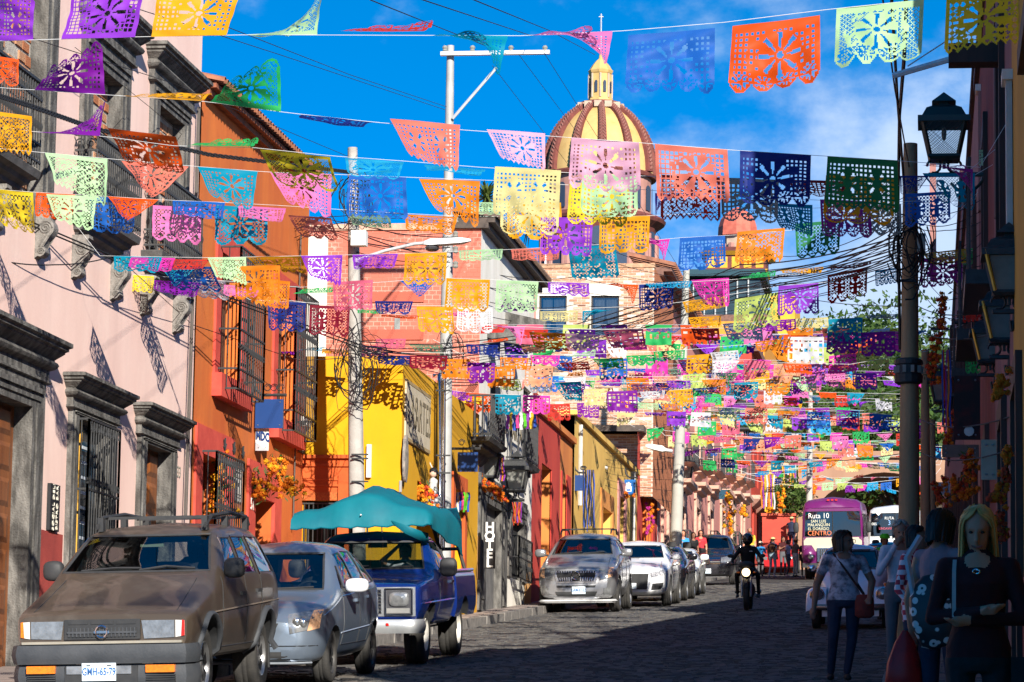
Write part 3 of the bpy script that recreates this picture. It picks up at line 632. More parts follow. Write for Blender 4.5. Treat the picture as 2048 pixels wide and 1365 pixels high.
# ---------------------------------------------------------------- low orange and red house
XR2 = -9.45; FR2 = Fr((XR2, 0, 0), (0, 1, 0), (1, 0, 0))
M_orange2 = mat('tawny_orange_plaster', (.58, .20, .045), (.47, .14, .035), rough=.9, scale=.8, streak=.3, wear=.7)
M_red2 = mat('deep_red_plaster', (.45, .045, .028), (.36, .03, .022), rough=.9, scale=1, streak=.3, wear=.6)
rh = thing('house', 'low tawny house with a deep red lower half and slanting red door hoods', 'house', (XR2, YH1, G(XR2, YH1)))
YR1 = FR2.a(1145, 900); rt_ = FR2.b(1080, 832)
ra = op(FR2, 1080, 1100, 925, 1180); rb = op(FR2, 1122, 1131, 965, 1180)
facade(rh, FR2, YH1, YR1, rt_, [ra+(.4,), rb+(.4,)], M_orange2)
dark_back(rh, FR2, ra, .38, M_oldwood); dark_back(rh, FR2, rb, .38, M_red2)
for x0, x1, b1 in ((YH1+.05, ra[0], ra[3]+1.6), (ra[1], FR2.a(1117, 1000), ra[3]+1.6), (ra[0], ra[1], ra[3]+1.6), (FR2.a(1121, 1000), rb[0], rb[3]+.3), (rb[1], FR2.a(1140, 1000), rb[3]+.3)):
    mb = MB(); FR2.box(mb, x0, x1, ra[3] if (x0 == ra[0]) else G(XR2, x0)-.3, b1, -.02, .03); put('red_panel', mb, M_red2, rh)
mb = MB(); FR2.box(mb, YH1, YR1, rt_, rt_+.15, -6, .12); put('coping', mb, M_orange2, rh)
# ---------------------------------------------------------------- pale yellow house
XY2 = -9.4; FY2 = Fr((XY2, 0, 0), (0, 1, 0), (1, 0, 0))
M_yel2 = mat('pale_yellow_plaster', (.66, .42, .10), (.57, .34, .08), rough=.9, scale=.9, streak=.3, wear=.6)
y2 = thing('house', 'pale mustard house with bare walls behind the street signs in mid street', 'house', (XY2, YR1, G(XY2, YR1)))
YY1 = FY2.a(1275, 900); yt2 = FY2.b(1150, 832)
oa = op(FY2, 1203, 1222, 1012, 1160); oc = op(FY2, 1237, 1248, 990, 1160)
facade(y2, FY2, YR1, YY1, yt2, [oa+(.4,), oc+(.4,)], M_yel2); dark_back(y2, FY2, oa, .38, mat('amber_plaster', (.62, .25, .06))); dark_back(y2, FY2, oc, .38)
for o_, m_ in ((oa, mat('amber_plaster', (.62, .25, .06))), (oc, mat('pinkish_jamb', (.5, .22, .2)))): flat_surround(y2, FY2, o_, .5, .04, m_)
mb = MB(); FY2.box(mb, YR1, YY1, yt2, yt2+.15, -6, .10); put('coping', mb, M_yel2, y2)
for x_, y_ in ((1162, 850), (1268, 945)):
    c_ = FX(x_, y_, XY2+.06); mb = MB(); mb.tube([c_, c_-Vector((0, 0, 2.2))], .06, 6); put('downpipe', mb, mat('zinc_pipe', (.5, .48, .45)), y2)
# ---------------------------------------------------------------- dark red house under the brick storey
dr = thing('house', 'narrow dark red house with tall orange shutters before the long pink mansion', 'house', (XY2, YY1, G(XY2, YY1)))
YD1 = FY2.a(1316, 900); dt = FY2.b(1280, 868)
od = op(FY2, 1300, 1306, 985, 1130); facade(dr, FY2, YY1, YD1, dt, [od+(.4,)], M_red2); dark_back(dr, FY2, od, .36)
for k in range(3): mb = MB(); a_ = FY2.a(1285+k*5, 1040); FY2.box(mb, a_, a_+.45, G(XY2, a_), FY2.b(1285, 985), .01, .10); put('shutter', mb, mat('orange_shutter', (.6, .14, .02)), dr)
mb = MB(); FY2.box(mb, YY1, YD1, dt, dt+.2, -5, .2); put('eave', mb, mat('dark_eave', (.10, .075, .06)), dr)
# ---------------------------------------------------------------- brick storey with curtained windows
YB = YY1+1.0
bh = thing('brick_house', 'bare brick upper storey with two curtained windows above the mustard house', 'house', (-10, YB, G(-10, YB)))
FB = Fr((0, YB, 0), (1, 0, 0), (0, -1, 0))
bx0, bx1 = FB.a(1072, 620), FB.a(1308, 620); bz0, bz1 = yt2-.6, FB.b(1190, 535)
bw = [(FB.a(1078, 640), FB.a(1133, 640), FB.b(1100, 672), FB.b(1100, 592)), (FB.a(1182, 640), FB.a(1238, 640), FB.b(1200, 672), FB.b(1200, 592))]
mb = MB(); FB.wall(mb, bx0, bx1, bz0, bz1, bw, .25); put('wall', mb, mat('pale_mortar', (.60, .52, .43), (.45, .38, .31), scale=6, bump=.4), bh)
mb = MB(); mb.quad((bx0, YB, bz1), (bx1, YB, bz1), (bx1, YB+8, bz1), (bx0, YB+8, bz1)); mb.quad((bx1, YB, bz0), (bx1, YB+8, bz0), (bx1, YB+8, bz1), (bx1, YB, bz1)); mb.quad((bx0, YB, bz0), (bx0, YB+8, bz0), (bx0, YB+8, bz1), (bx0, YB, bz1)); put('roof', mb, M_brick, bh)
M_bk3 = [mat('brick_a', (.47, .25, .15), (.36, .17, .095), rough=.9, scale=10), mat('brick_b', (.53, .34, .23), (.43, .25, .15), rough=.9, scale=10), mat('brick_c', (.40, .20, .13), (.3, .14, .08), rough=.9, scale=10)]
mb = MB(); z = bz0; row = 0; rb_ = random.Random(8)
while z < bz1-.05:
    x = bx0-(row % 2)*.14
    while x < bx1:
        x0, x1 = max(x, bx0), min(x+.26, bx1); xm = (x0+x1)/2
        if x1-x0 > .05 and not any(w[0]-.12 < xm < w[1]+.12 and w[2]-.1 < z < w[3]+.42 for w in bw) and rb_.random() < .93:
            mb.cm = rb_.choice((0, 0, 1, 1, 2)); FB.box(mb, x0, x1, z, z+.066, -.02, rb_.uniform(.008, .022))
        x += .28
    z += .088; row += 1
put('brickwork', mb, M_bk3, bh, kind='stuff')
mb = MB(); FB.box(mb, bx0-.02, bx1+.02, bz1-.02, bz1+.12, -.3, .05); put('coping', mb, mat('brick_coping', (.50, .30, .18), (.3, .16, .09), scale=6), bh)
M_curt = mat('grey_curtain', (.30, .30, .33), (.18, .18, .2), scale=20, streak=.05)
for w in bw:
    mb = MB(); FB.box(mb, w[0]-.05, w[1]+.05, w[3], w[3]+.35, -.05, .02); put('window_lintel', mb, M_white, bh)
    p_ = pane(bh, FB, *w, -.12, M_wpane); dark_back(bh, FB, w, .25, M_dark, 'window_recess')
    mb = MB()
    for x0, x1 in ((w[0], w[0]+.05), (w[1]-.05, w[1])): FB.box(mb, x0, x1, w[2], w[3], -.13, -.06)
    FB.box(mb, w[0], w[1], w[3]-.05, w[3], -.13, -.06); put('window_frame', mb, mat('dark_frame', (.04, .04, .045)), bh)
    for sgn, xa in ((1, w[0]+.1), (-1, w[1]-.1)):
        mb = MB(); rows = []
        for i in range(7):
            t = i/6; spread = (.34 if t < .5 else .34-.5*(t-.5)*.7)+(.14*max(0, t-.8)*4); rows.append([FB.P(xa+sgn*spread*j/8, w[3]-.06-(w[3]-w[2]-.1)*t, -.18+.03*math.sin(j*2.4)) for j in range(9)])
        mb.loft(rows, False, False); put('curtain', mb, M_curt, bh, 180)
mb = MB()
FB.box(mb, FB.a(1086, 520), FB.a(1089, 520), bz1, FB.b(1087, 500), -.5, -.45); FB.box(mb, FB.a(1086, 530), FB.a(1120, 530), FB.b(1100, 533), FB.b(1100, 531), -.5, -.45); FB.box(mb, FB.a(1118, 530), FB.a(1121, 530), bz1, FB.b(1100, 531), -.5, -.45); put('roof_pipe', mb, mat('white_pipe', (.8, .8, .8)), bh)
# ---------------------------------------------------------------- long pink stone mansion
XM = -9.5; FM = Fr((XM, 0, 0), (0, 1, 0), (1, 0, 0))
M_rosa = mat('rose_pink_stone', (.52, .215, .175), (.42, .16, .13), rough=.9, scale=.9, bump=.2, bscale=12, streak=.4, wear=.7)
M_rosal = mat('pale_rose_stone', (.58, .36, .27), (.45, .27, .2), rough=.9, scale=3)
pm = thing('mansion', 'long rose pink stone mansion with many small balconies and heavy cornices', 'mansion', (XM, YD1, G(XM, YD1)))
YM1 = FM.a(1502, 950); mt = FM.b(1318, 560)
ops = []
bays = [(YD1+3+i*(YM1-YD1-4)/7) for i in range(7)]
for i, a in enumerate(bays):
    g = G(XM, a); hi = g+4.6
    ops.append((a, a+2.0, hi, hi+2.7)); ops.append((a, a+2.0, g+(.1 if i in (0, 2, 4) else .9), g+3.0))
facade(pm, FM, YD1, YM1, mt, [o+(.15,) for o in ops], M_rosa, base=1, deep=10)
for i, a in enumerate(bays):
    up_, lw_ = ops[2*i], ops[2*i+1]
    for o_ in (up_, lw_):
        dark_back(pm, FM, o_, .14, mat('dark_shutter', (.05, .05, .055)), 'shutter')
        for x0, x1 in ((o_[0]-.35, o_[0]), (o_[1], o_[1]+.35)): mb = MB(); FM.box(mb, x0, x1, o_[2], o_[3]+.3, -.02, .10); put('jamb', mb, M_rosal, pm)
        mb = MB(); FM.box(mb, o_[0], o_[1], o_[3], o_[3]+.3, -.02, .10); molding(FM, mb, o_[0]-.4, o_[1]+.4, [(.1, o_[3]+.3), (.12, o_[3]+.55), (.3, o_[3]+.62), (.32, o_[3]+.72), (.5, o_[3]+.8), (.52, o_[3]+.95)]); put('cornice', mb, M_rosal, pm)
    far_bal(pm, FM, up_[0]-.4, up_[1]+.4, up_[2], 1.1, .6, M_rosal, .3)
    if i in (1, 3, 5): far_bal(pm, FM, lw_[0]-.3, lw_[1]+.3, lw_[2], 1.1, .45, M_rosal, .3)
pr_ = FM.a(1309, 650); mb = MB(); FM.box(mb, YD1-.02, YD1+.5, G(XM, YD1), mt, -.3, .08); put('quoin', mb, M_white, pm)
mb = MB(); FM.box(mb, YD1, YM1, mt, mt+.15, -1.2, .25); FM.box(mb, YD1, YM1, mt+.15, mt+.3, -1.2, .55); put('eave', mb, mat('brown_eave', (.20, .10, .07), (.1, .05, .04)), pm)
mb = MB()
for i in range(120):
    x = YD1+i*(YM1-YD1)/120; mb.loft([[FM.P(x+.16*math.cos(q), mt+.3+.16*math.sin(q)+dz, c) for q in (0, 1.57, 3.14)] for c, dz in ((.7, 0), (-1, .4))], closed=False)
put('roof_tile_rows', mb, M_tile, pm, kind='stuff')
mb = MB(); mb.quad((XM-9, YD1, G(XM, YD1)), (XM, YD1, G(XM, YD1)), (XM, YD1, mt), (XM-9, YD1, mt)); put('side_wall', mb, M_rosa, pm)
# ---------------------------------------------------------------- the houses at the far end of the left side
M_far = [(mat('far_red_plaster', (.45, .05, .03)), 1502, 1528, 700, 'far red house with white trimmed edge after the pink mansion'),
         (mat('far_orange_plaster', (.62, .26, .03)), 1528, 1572, 640, 'tall far amber house where the left row narrows'),
         (mat('far_ochre_plaster', (.58, .30, .03)), 1572, 1604, 760, 'last ochre house of the left row near the bus')]
for m_, x0, x1, yt_, lab in M_far:
    a0, a1 = FM.a(x0, 950), FM.a(x1, 950); r_ = thing('house', lab, 'house', (XM, a0, G(XM, min(a0, 205)))); t_ = FM.b(x0, yt_)
    gg = G(XM, min(a0, 200)); n = 3; H = []
    for i in range(n):
        a = a0+(a1-a0)*(i+.3)/n
        for z in (1.0, 5.0): H.append((a, a+(a1-a0)*.35/n, gg+z, gg+z+2.4))
    mb = MB(); FM.wall(mb, a0, a1, gg-2, t_, [h+(.4,) for h in H]); put('wall', mb, m_, r_); block(r_, FM, a0, a1, gg-2, t_, 8, m_)
    for o_ in H:
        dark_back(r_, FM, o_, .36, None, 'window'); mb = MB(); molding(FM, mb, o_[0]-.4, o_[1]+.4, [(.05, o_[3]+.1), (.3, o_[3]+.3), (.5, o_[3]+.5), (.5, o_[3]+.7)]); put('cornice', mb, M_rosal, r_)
    mb = MB(); mb.quad((XM-8, a0, gg-2), (XM, a0, gg-2), (XM, a0, t_), (XM-8, a0, t_)); put('side_wall', mb, m_, r_)
    mb = MB(); FM.box(mb, a0, a1, t_, t_+.4, -8, .4); put('eave', mb, mat('brown_eave', (.2, .1, .07)), r_)
# ---------------------------------------------------------------- church dome
M_domey = mat('ochre_dome_tile', (.56, .37, .14), (.46, .28, .09), rough=.75, scale=.6, bump=.3, bscale=6, wear=.5)
M_rib = mat('dark_red_rib_tile', (.17, .045, .035), (.10, .03, .025), rough=.8, scale=2)
M_drum = mat('rose_church_stone', (.40, .20, .16), (.28, .13, .11), rough=.9, scale=.6, wear=.8)
M_pale = mat('pale_relief_stone', (.48, .37, .27), (.36, .26, .2), rough=.9, scale=1)
YC = 300.; sC = YC/FPX
def CP(px, py): return W(px, py, YC)
c0 = CP(1199, 352); cz = lambda y: W(1199, y, YC).z
Rd = 109*sC*1.003
dm = thing('church_dome', 'big ochre church dome with dark red ribs, lantern and cross above the roofs', 'church dome', (c0.x, YC, cz(560)))
cx = c0.x
def ring(mb, prof, n=32, cxy=(cx, YC)): mb.lathe(prof, (cxy[0], cxy[1], 0), n)
hd = cz(212)-cz(352)
mb = MB(); mb.lathe([(Rd*math.cos(t), cz(352)+hd*1.0*math.sin(t)) for t in [i*.1 for i in range(0, 14)]]+[(Rd*.18, cz(212)-.0)], (cx, YC, 0), 40); put('dome_shell', mb, M_domey, dm, 60)
NR = 12
for k in range(NR):
    a = -math.pi/2+(k+.30)*2*math.pi/NR; rings = []
    for i in range(15):
        t = i*.098; r = (Rd+.22)*math.cos(t); z = cz(352)+(hd+.2)*math.sin(t); w = .46*(1-.45*i/14); c_, s_ = math.cos(a), math.sin(a)
        rings.append([(cx+c_*r-s_*q*w+c_*dr*math.cos(t), YC+s_*r+c_*q*w+s_*dr*math.cos(t), z+dr*math.sin(t)) for q, dr in ((-1, -.5), (-1, .1), (-.4, .25), (.4, .25), (1, .1), (1, -.5))])
    mb = MB(); mb.loft(rings); rb2 = put('dome_rib', mb, M_rib, dm)
    mb = MB()
    for i in range(1, 26):   # raised tile frets down the rib
        t = i*.052; r = (Rd+.46)*math.cos(t); z = cz(352)+(hd+.44)*math.sin(t); w = .33*(1-.45*i/26); c_, s_ = math.cos(a), math.sin(a)
        for sg in (-1, 1): mb.tube([(cx+c_*r, YC+s_*r, z+.12), (cx+c_*r-s_*sg*w, YC+s_*r+c_*sg*w, z-.2)], .09, 4)
    put('rib_frets', mb, mat('rib_fret_tile', (.26, .11, .085), (.15, .06, .045)), rb2, kind='stuff')
# lantern
def zz(y): return cz(y)
lr = 24*sC
mb = MB(); ring(mb, [(33*sC, zz(226)), (40*sC, zz(222)), (42*sC, zz(214)), (41*sC, zz(207)), (35*sC, zz(206))], 16); put('lantern_base', mb, M_rib, dm)
for k in range(12):
    a = k*2*math.pi/12; mb = MB(); r = 41.5*sC
    mb.box(cx+r*math.cos(a)-.35, cx+r*math.cos(a)+.35, YC+r*math.sin(a)-.35, YC+r*math.sin(a)+.35, zz(222), zz(210)); put('baluster_panel', mb, M_pale, dm)
mb = MB(); ring(mb, [(27*sC, zz(207)), (26*sC, zz(200)), (23*sC, zz(198)), (22*sC, zz(150)), (24*sC, zz(148)), (26*sC, zz(143)), (23*sC, zz(140)), (18*sC, zz(132)), (9*sC, zz(122)), (4*sC, zz(118)), (3*sC, zz(110))], 8); put('lantern', mb, M_domey, dm)
for k in range(8):
    a = (k+.5)*math.pi/4+.1; r = 22*sC; mb = MB()
    P = lambda u_, z_, d: (cx+(r+d)*math.cos(a)-math.sin(a)*u_, YC+(r+d)*math.sin(a)+math.cos(a)*u_, z_)
    w = 3.0*sC; pts = [P(-w, zz(188), .05), P(w, zz(188), .05), P(w, zz(168), .05)]+[P(w*math.cos(q), zz(168)+w*1.2*math.sin(q), .05) for q in (.5, 1.0, 1.57, 2.1, 2.6)]+[P(-w, zz(168), .05)]
    mb.prism(pts, (.02*math.cos(a), .02*math.sin(a), 0)); put('lantern_window', mb, mat('dark_window_blue', (.03, .05, .09)), dm)
    a2 = k*math.pi/4+.1; mb = MB(); mb.tube([(cx+23.5*sC*math.cos(a2), YC+23.5*sC*math.sin(a2), zz(198)), (cx+23.5*sC*math.cos(a2), YC+23.5*sC*math.sin(a2), zz(150))], 2.2*sC, 6); put('lantern_column', mb, M_pale, dm)
mb = MB(); mb.tube([(cx, YC, zz(118)), (cx, YC, zz(28))], .07, 5); mb.tube([(cx-.22, YC, zz(34)), (cx+.22, YC, zz(34))], .06, 5)
mb.tube([(cx-.35, YC, zz(98)), (cx+.35, YC, zz(98))], .09, 5); put('cross', mb, mat('pale_iron', (.55, .55, .55), metal=.4, rough=.4), dm)
# drum
rD = Rd*1.0
mb = MB(); ring(mb, [(rD*1.06, zz(362)), (rD*1.08, zz(356)), (rD*1.02, zz(352)), (rD*.96, zz(350))], 40); put('upper_cornice', mb, M_rib, dm)
mb = MB(); ring(mb, [(rD*.97, zz(440)), (rD*.97, zz(362))], 40); put('upper_drum', mb, M_drum, dm)
mb = MB(); ring(mb, [(rD*1.03, zz(474)), (rD*1.08, zz(462)), (rD*1.22, zz(452)), (rD*1.25, zz(446)), (rD*1.18, zz(440)), (rD, zz(434))], 32); put('main_cornice', mb, M_rib, dm)
mb = MB(); ring(mb, [(rD*1.02, zz(640)), (rD*1.02, zz(474))], 32); put('drum', mb, M_drum, dm)
for k in range(16):
    a = -math.pi/2+.1+k*math.pi/8; r = rD*1.0
    def P(u_, z_, d, a=a, r=r): return (cx+(r+d)*math.cos(a)-math.sin(a)*u_, YC+(r+d)*math.sin(a)+math.cos(a)*u_, z_)
    for zlo, zhi, w, rr0 in ((640, 482, .85, .35), (428, 385, .5, -.1)):
        mb = MB(); z0, z1 = zz(zlo), zz(zhi)
        mb.prism([P(-w, z0, rr0), P(w, z0, rr0), P(w, z1, rr0)]+[P(w*math.cos(q), z1+w*.7*math.sin(q), rr0) for q in (.6, 1.2, 1.9, 2.5)]+[P(-w, z1, rr0)], (.05*math.cos(a), .05*math.sin(a), 0)); put('drum_window', mb, mat('dark_window_blue', (.03, .05, .09)), dm)
    a += math.pi/16
    for dq in (-.035, .035):
        b = a+dq; mb = MB(); mb.tube([(cx+rD*1.07*math.cos(b), YC+rD*1.07*math.sin(b), zz(640)), (cx+rD*1.07*math.cos(b), YC+rD*1.07*math.sin(b), zz(476))], .32, 7); put('drum_column', mb, M_drum, dm)
# ---------------------------------------------------------------- second church tower with small red dome
YT = 262.; sT = YT/FPX
tx = W(1475, 480, YT).x; tz = lambda y: W(1475, y, YT).z
tw = thing('church_tower', 'church tower with small red tiled dome over a yellow and dark red balcony', 'tower', (tx, YT, tz(640)))
M_redd = mat('red_dome_tile', (.50, .13, .085), (.38, .08, .055), rough=.8, scale=2, bump=.4, bscale=8)
mb = MB(); R8 = 40*sT
for k in range(9): pass
mb.lathe([(R8*1.0, tz(474)), (R8*.97, tz(455)), (R8*.86, tz(440)), (R8*.62, tz(427)), (R8*.3, tz(419)), (.1, tz(415))], (tx, YT, 0), 8); put('dome_shell', mb, M_redd, tw)
mb = MB(); mb.lathe([(29*sT, tz(530)), (29*sT, tz(474))], (tx, YT, 0), 8); put('drum', mb, M_pale, tw)
for k in range(8):
    a = k*math.pi/4+math.pi/8; mb = MB(); x, y = tx+28*sT*math.cos(a), YT+28*sT*math.sin(a); mb.tube([(x, y, tz(528)), (x, y, tz(490))], .28, 6); put('drum_column', mb, M_drum, tw)
M_ty = mat('tower_yellow', (.66, .38, .03), (.55, .28, .03), scale=1)
def sq(mb, w0, y0, w1, y1): mb.loft([[(tx+w*a, YT+w*b, z) for a, b in ((-1, -1), (1, -1), (1, 1), (-1, 1))] for w, z in ((w0*sT, tz(y0)), (w1*sT, tz(y1)))])
for w0, y0, w1, y1, m_, nm in ((56, 700, 56, 560, M_drum, 'shaft'), (58, 560, 64, 548, M_ty, 'lower_moulding'), (60, 548, 60, 520, M_rib, 'balustrade'), (64, 520, 74, 513, M_ty, 'upper_moulding'), (72, 513, 40, 500, M_rib, 'tower_roof')):
    mb = MB(); sq(mb, w0, y0, w1, y1); put(nm, mb, m_, tw)
for k in range(5):
    for sy in (-1,):
        mb = MB(); x = tx+(-48+k*24)*sT; mb.box(x-.32, x+.32, YT-60.6*sT, YT-59.6*sT, tz(545), tz(523)); put('balustrade_panel', mb, M_ty, tw)
mb = MB(); mb.box(tx-57*sT, tx+57*sT, YT-57*sT, YT-56.2*sT, tz(640), tz(575)); put('tower_lattice', mb, mat('brown_lattice', (.35, .2, .1), (.1, .06, .04), scale=30), tw)
# ---------------------------------------------------------------- terrace house behind the mansion roof
def flatbox(name, root, y, dep, px0, px1, py0, py1, m):
    a, b = W(px0, py1, y), W(px1, py0, y); mb = MB(); mb.box(min(a.x, b.x), max(a.x, b.x), y, y+dep, min(a.z, b.z), max(a.z, b.z)); return put(name, mb, m, root)
th_ = thing('terrace_house', 'yellow terrace house with dark blue glazed front behind the mansion roof', 'house', (W(1480, 700, 215).x, 215, 8))
flatbox('wall', th_, 216, 10, 1410, 1572, 668, 740, M_ty); flatbox('glazing', th_, 215.6, 8, 1360, 1520, 560, 668, mat('blue_glass_wall', (.02, .045, .06), (.015, .03, .04), rough=.3))
flatbox('roof_band', th_, 215, 10, 1370, 1530, 538, 552, mat('dark_teal_roof', (.02, .06, .08)))
flatbox('side_pier', th_, 215, 9, 1540, 1590, 590, 720, M_ty)
for k in range(6): flatbox('window_mullion', th_, 215.4, .2, 1385+k*22, 1388+k*22, 560, 668, mat('pale_frame', (.4, .42, .42)))
# ---------------------------------------------------------------- arch across the street end
M_bridge = mat('tan_bridge_plaster', (.34, .20, .13), (.25, .14, .09), rough=.9, scale=.5, streak=.3)
YA = 172.
ar = thing('arched_bridge', 'tan plastered bridge with a wide dark arch crossing the street behind the bus', 'bridge', (W(1700, 1000, YA).x, YA, G(-3, YA)))
FA = Fr((0, YA, 0), (1, 0, 0), (0, -1, 0))
x0, x1, xr = FA.a(1596, 980), FA.a(1634, 980), FA.a(1905, 980); zt_ = FA.b(1700, 905); z0 = FA.b(1634, 1010); zk = FA.b(1760, 945)
pts = [(x1, z0)]
for i in range(13): t = i/12; pts.append((x1+(xr-x1)*t, z0+(zk-z0)*math.sin(math.pi*min(t*1.0, 1))**.8))
mb = MB()
for i in range(1, len(pts)-1):
    (xa, za), (xb, zb) = pts[i], pts[i+1]
    mb.quad((xa, YA, za), (xb, YA, zb), (xb, YA, zt_), (xa, YA, zt_)); mb.quad((xa, YA, za), (xb, YA, zb), (xb, YA+7, zb), (xa, YA+7, za)); mb.quad((xa, YA+7, za), (xb, YA+7, zb), (xb, YA+7, zt_), (xa, YA+7, zt_))
mb.quad((x1, YA, zt_), (xr, YA, zt_), (xr, YA+7, zt_), (x1, YA+7, zt_))
put('arch', mb, M_bridge, ar); mb = MB(); mb.box(x0, x1, YA, YA+7, G(0, YA)-1, zt_+.3); put('pier', mb, M_bridge, ar); mb = MB(); mb.box(xr, xr+6, YA, YA+7, G(0, YA)-1, zt_); put('pier', mb, M_bridge, ar)
mb = MB(); mb.box(x0, xr+6, YA-.25, YA+.05, zt_-.3, zt_+.05); put('parapet', mb, M_bridge, ar)
# red retaining wall by the far corner
rw = thing('low_wall', 'low brick red retaining wall at the far corner beyond the pedestrians', 'wall', (W(1560, 1130, 150).x, 150, G(-7, 150)))
flatbox('wall', rw, 150, .6, 1524, 1590, 1030, 1145, mat('brick_red_paint', (.44, .06, .035), (.36, .045, .03), scale=1)); flatbox('coping', rw, 149.9, .8, 1522, 1592, 1027, 1032, mat('brick_red_coping', (.5, .09, .05)))
# ---------------------------------------------------------------- trees
M_leaf = [mat('leaf_dark', (.028, .065, .012), (.018, .04, .008), rough=.6, scale=1, trans=.25), mat('leaf_mid', (.055, .11, .018), (.035, .075, .012), rough=.6, scale=1, trans=.3), mat('leaf_bright', (.075, .12, .022), (.05, .085, .015), rough=.6, scale=1, trans=.3)]
M_bark = mat('tree_bark', (.10, .075, .055), (.06, .045, .035), rough=.95, scale=6)
def tree(lab, base, h, r, n=2600, leaf=.32, seed=1, trunk=.35, cat='tree', group=None, name='tree', sq_=.8, mats=None):
    q = random.Random(seed); b = Vector(base); t = thing(name, lab, cat, b, group)
    mb = MB(); top = b+Vector((0, 0, h*.75)); mb.tube([b-Vector((0, 0, .5)), b+Vector((.1*r*.3, 0, h*.3)), top], [trunk, trunk*.7, trunk*.2], 7)
    cl = []
    for i in range(14):
        a = q.random()*6.28; el = q.uniform(-.4, 1.2); d = r*q.uniform(.35, .95); c = b+Vector((d*math.cos(a)*math.cos(el), d*math.sin(a)*math.cos(el), h*.62+d*sq_*math.sin(el))); cl.append((c, r*q.uniform(.28, .5)))
        mb.tube([b+Vector((0, 0, h*q.uniform(.25, .5))), (b+c)/2+Vector((0, 0, h*.3)) if False else b.lerp(c, .6)+Vector((0, 0, h*.12)), c], [trunk*.4, trunk*.2, .03], 5)
    put('trunk', mb, M_bark, t)
    mb = MB()
    for i in range(n):
        c, cr = q.choice(cl); d = Vector((q.gauss(0, 1), q.gauss(0, 1), q.gauss(0, 1))).normalized()*cr*q.random()**.4; p = c+d
        u = Vector((q.gauss(0, 1), q.gauss(0, 1), q.gauss(0, 1))).normalized(); w = u.cross(Vector((q.gauss(0, 1), q.gauss(0, 1), q.gauss(0, 1)))).normalized(); s = leaf*q.uniform(.6, 1.3)
        mb.cm = q.choice((0, 1, 1, 2)); mb.quad(p-u*s, p-w*s*.45, p+u*s, p+w*s*.45)
    put('crown', mb, mats or M_leaf, t, kind='stuff'); return t
tg = 'trees beyond the street end'
for i, (px, py, Y, hh_, rr_, lab) in enumerate(((1660, 1050, 215, 13, 6.5, 'broad dark tree just behind the left end of the arch'), (1742, 1050, 200, 11, 5.5, 'dense tree filling the arch opening above the white bus'), (1800, 1050, 190, 10, 4.5, 'sunlit tree seen beside the wooden pole under the arch'), (1885, 1050, 185, 9, 4, 'tree rising behind the right hand wall lamps'))):
    tree(lab, (W(px, py, Y).x, Y, G(0, 200)-1), hh_, rr_, 5500, .24, 20+i, .4, group=tg)
for i, (px, Y, hh_, rr_, lab) in enumerate(((1625, 280, 27, 10, 'tall hillside tree at the left of the green slope'), (1690, 300, 31, 12, 'highest hillside tree in the middle of the green slope'), (1760, 290, 28, 11, 'hillside tree left of the wooden pole top'), (1835, 280, 27, 10, 'hillside tree at the right of the green slope'), (1580, 265, 26, 7, 'thin hillside tree peeping over the amber houses'))):
    tree(lab, (W(px, 900, Y).x, Y, G(0, 205)+.8), hh_, rr_, 9000, .34, 40+i, .6, group='trees on the green slope')
hl = MB(); hl.add([(x, y, G(0, 205)+.8+max(0, (y-225))*.16*(1 if x > -45 else .2)) for y in (215, 260, 330, 500) for x in (-60, -20, 0, 40, 90)], [(j*5+i, j*5+i+1, (j+1)*5+i+1, (j+1)*5+i) for j in range(3) for i in range(4)]); put('hill', hl, mat('hill_green', (.05, .09, .02), (.03, .055, .015), scale=.3), kind='structure')
tree('feathery green shrub overhanging the red corner wall', (W(1585, 1040, 152).x, 152, G(-6, 152)+1.2), 3.4, 1.6, 1600, .13, 60, .08, 'shrub', name='shrub', mats=[M_leaf[1], M_leaf[2], M_leaf[2]])
# agaves and palm leaves on the roof behind the hotel
def spiky(lab, c, r, n, seed, m):
    q = random.Random(seed); t = thing('palm_plant', lab, 'palm', c); mb = MB(); mb.tube([c, c+Vector((0, 0, r*.4))], r*.08, 6); put('stem', mb, M_bark, t); bl = MB()
    for i in range(n):
        a = q.random()*6.28; e = q.uniform(-.3, 1.3); pts = []
        for k in range(5): d = r*k/4; pts.append(c+Vector((0, 0, r*.4))+Vector((d*math.cos(a)*math.cos(e), d*math.sin(a)*math.cos(e), d*math.sin(e)-.5*d*d/r)))
        s = Vector((-math.sin(a), math.cos(a), 0)); bl.loft([[p-s*r*.05*(1.05-k/4), p+s*r*.05*(1.05-k/4)] for k, p in enumerate(pts)], False, False)
    put('frond', bl, m, t, kind='stuff')
M_frond = mat('palm_frond', (.10, .13, .02), (.06, .085, .015), rough=.6, trans=.2)
spiky('drooping palm on the roof edge just right of the hotel eave', W(1062, 470, 100), 1.1, 60, 3, M_frond); spiky('palm showing above the hotel roof behind the banners', W(972, 425, 84), 1.0, 60, 4, M_frond)
db = thing('roof_shed', 'dark brown roof shed behind the hotel eave', 'shed', W(990, 470, 82)); flatbox('wall', db, 80, 3, 968, 1000, 440, 520, mat('dark_brown_shed', (.09, .06, .045))); flatbox('roof', db, 79.8, 3.4, 964, 1004, 434, 442, M_tile)
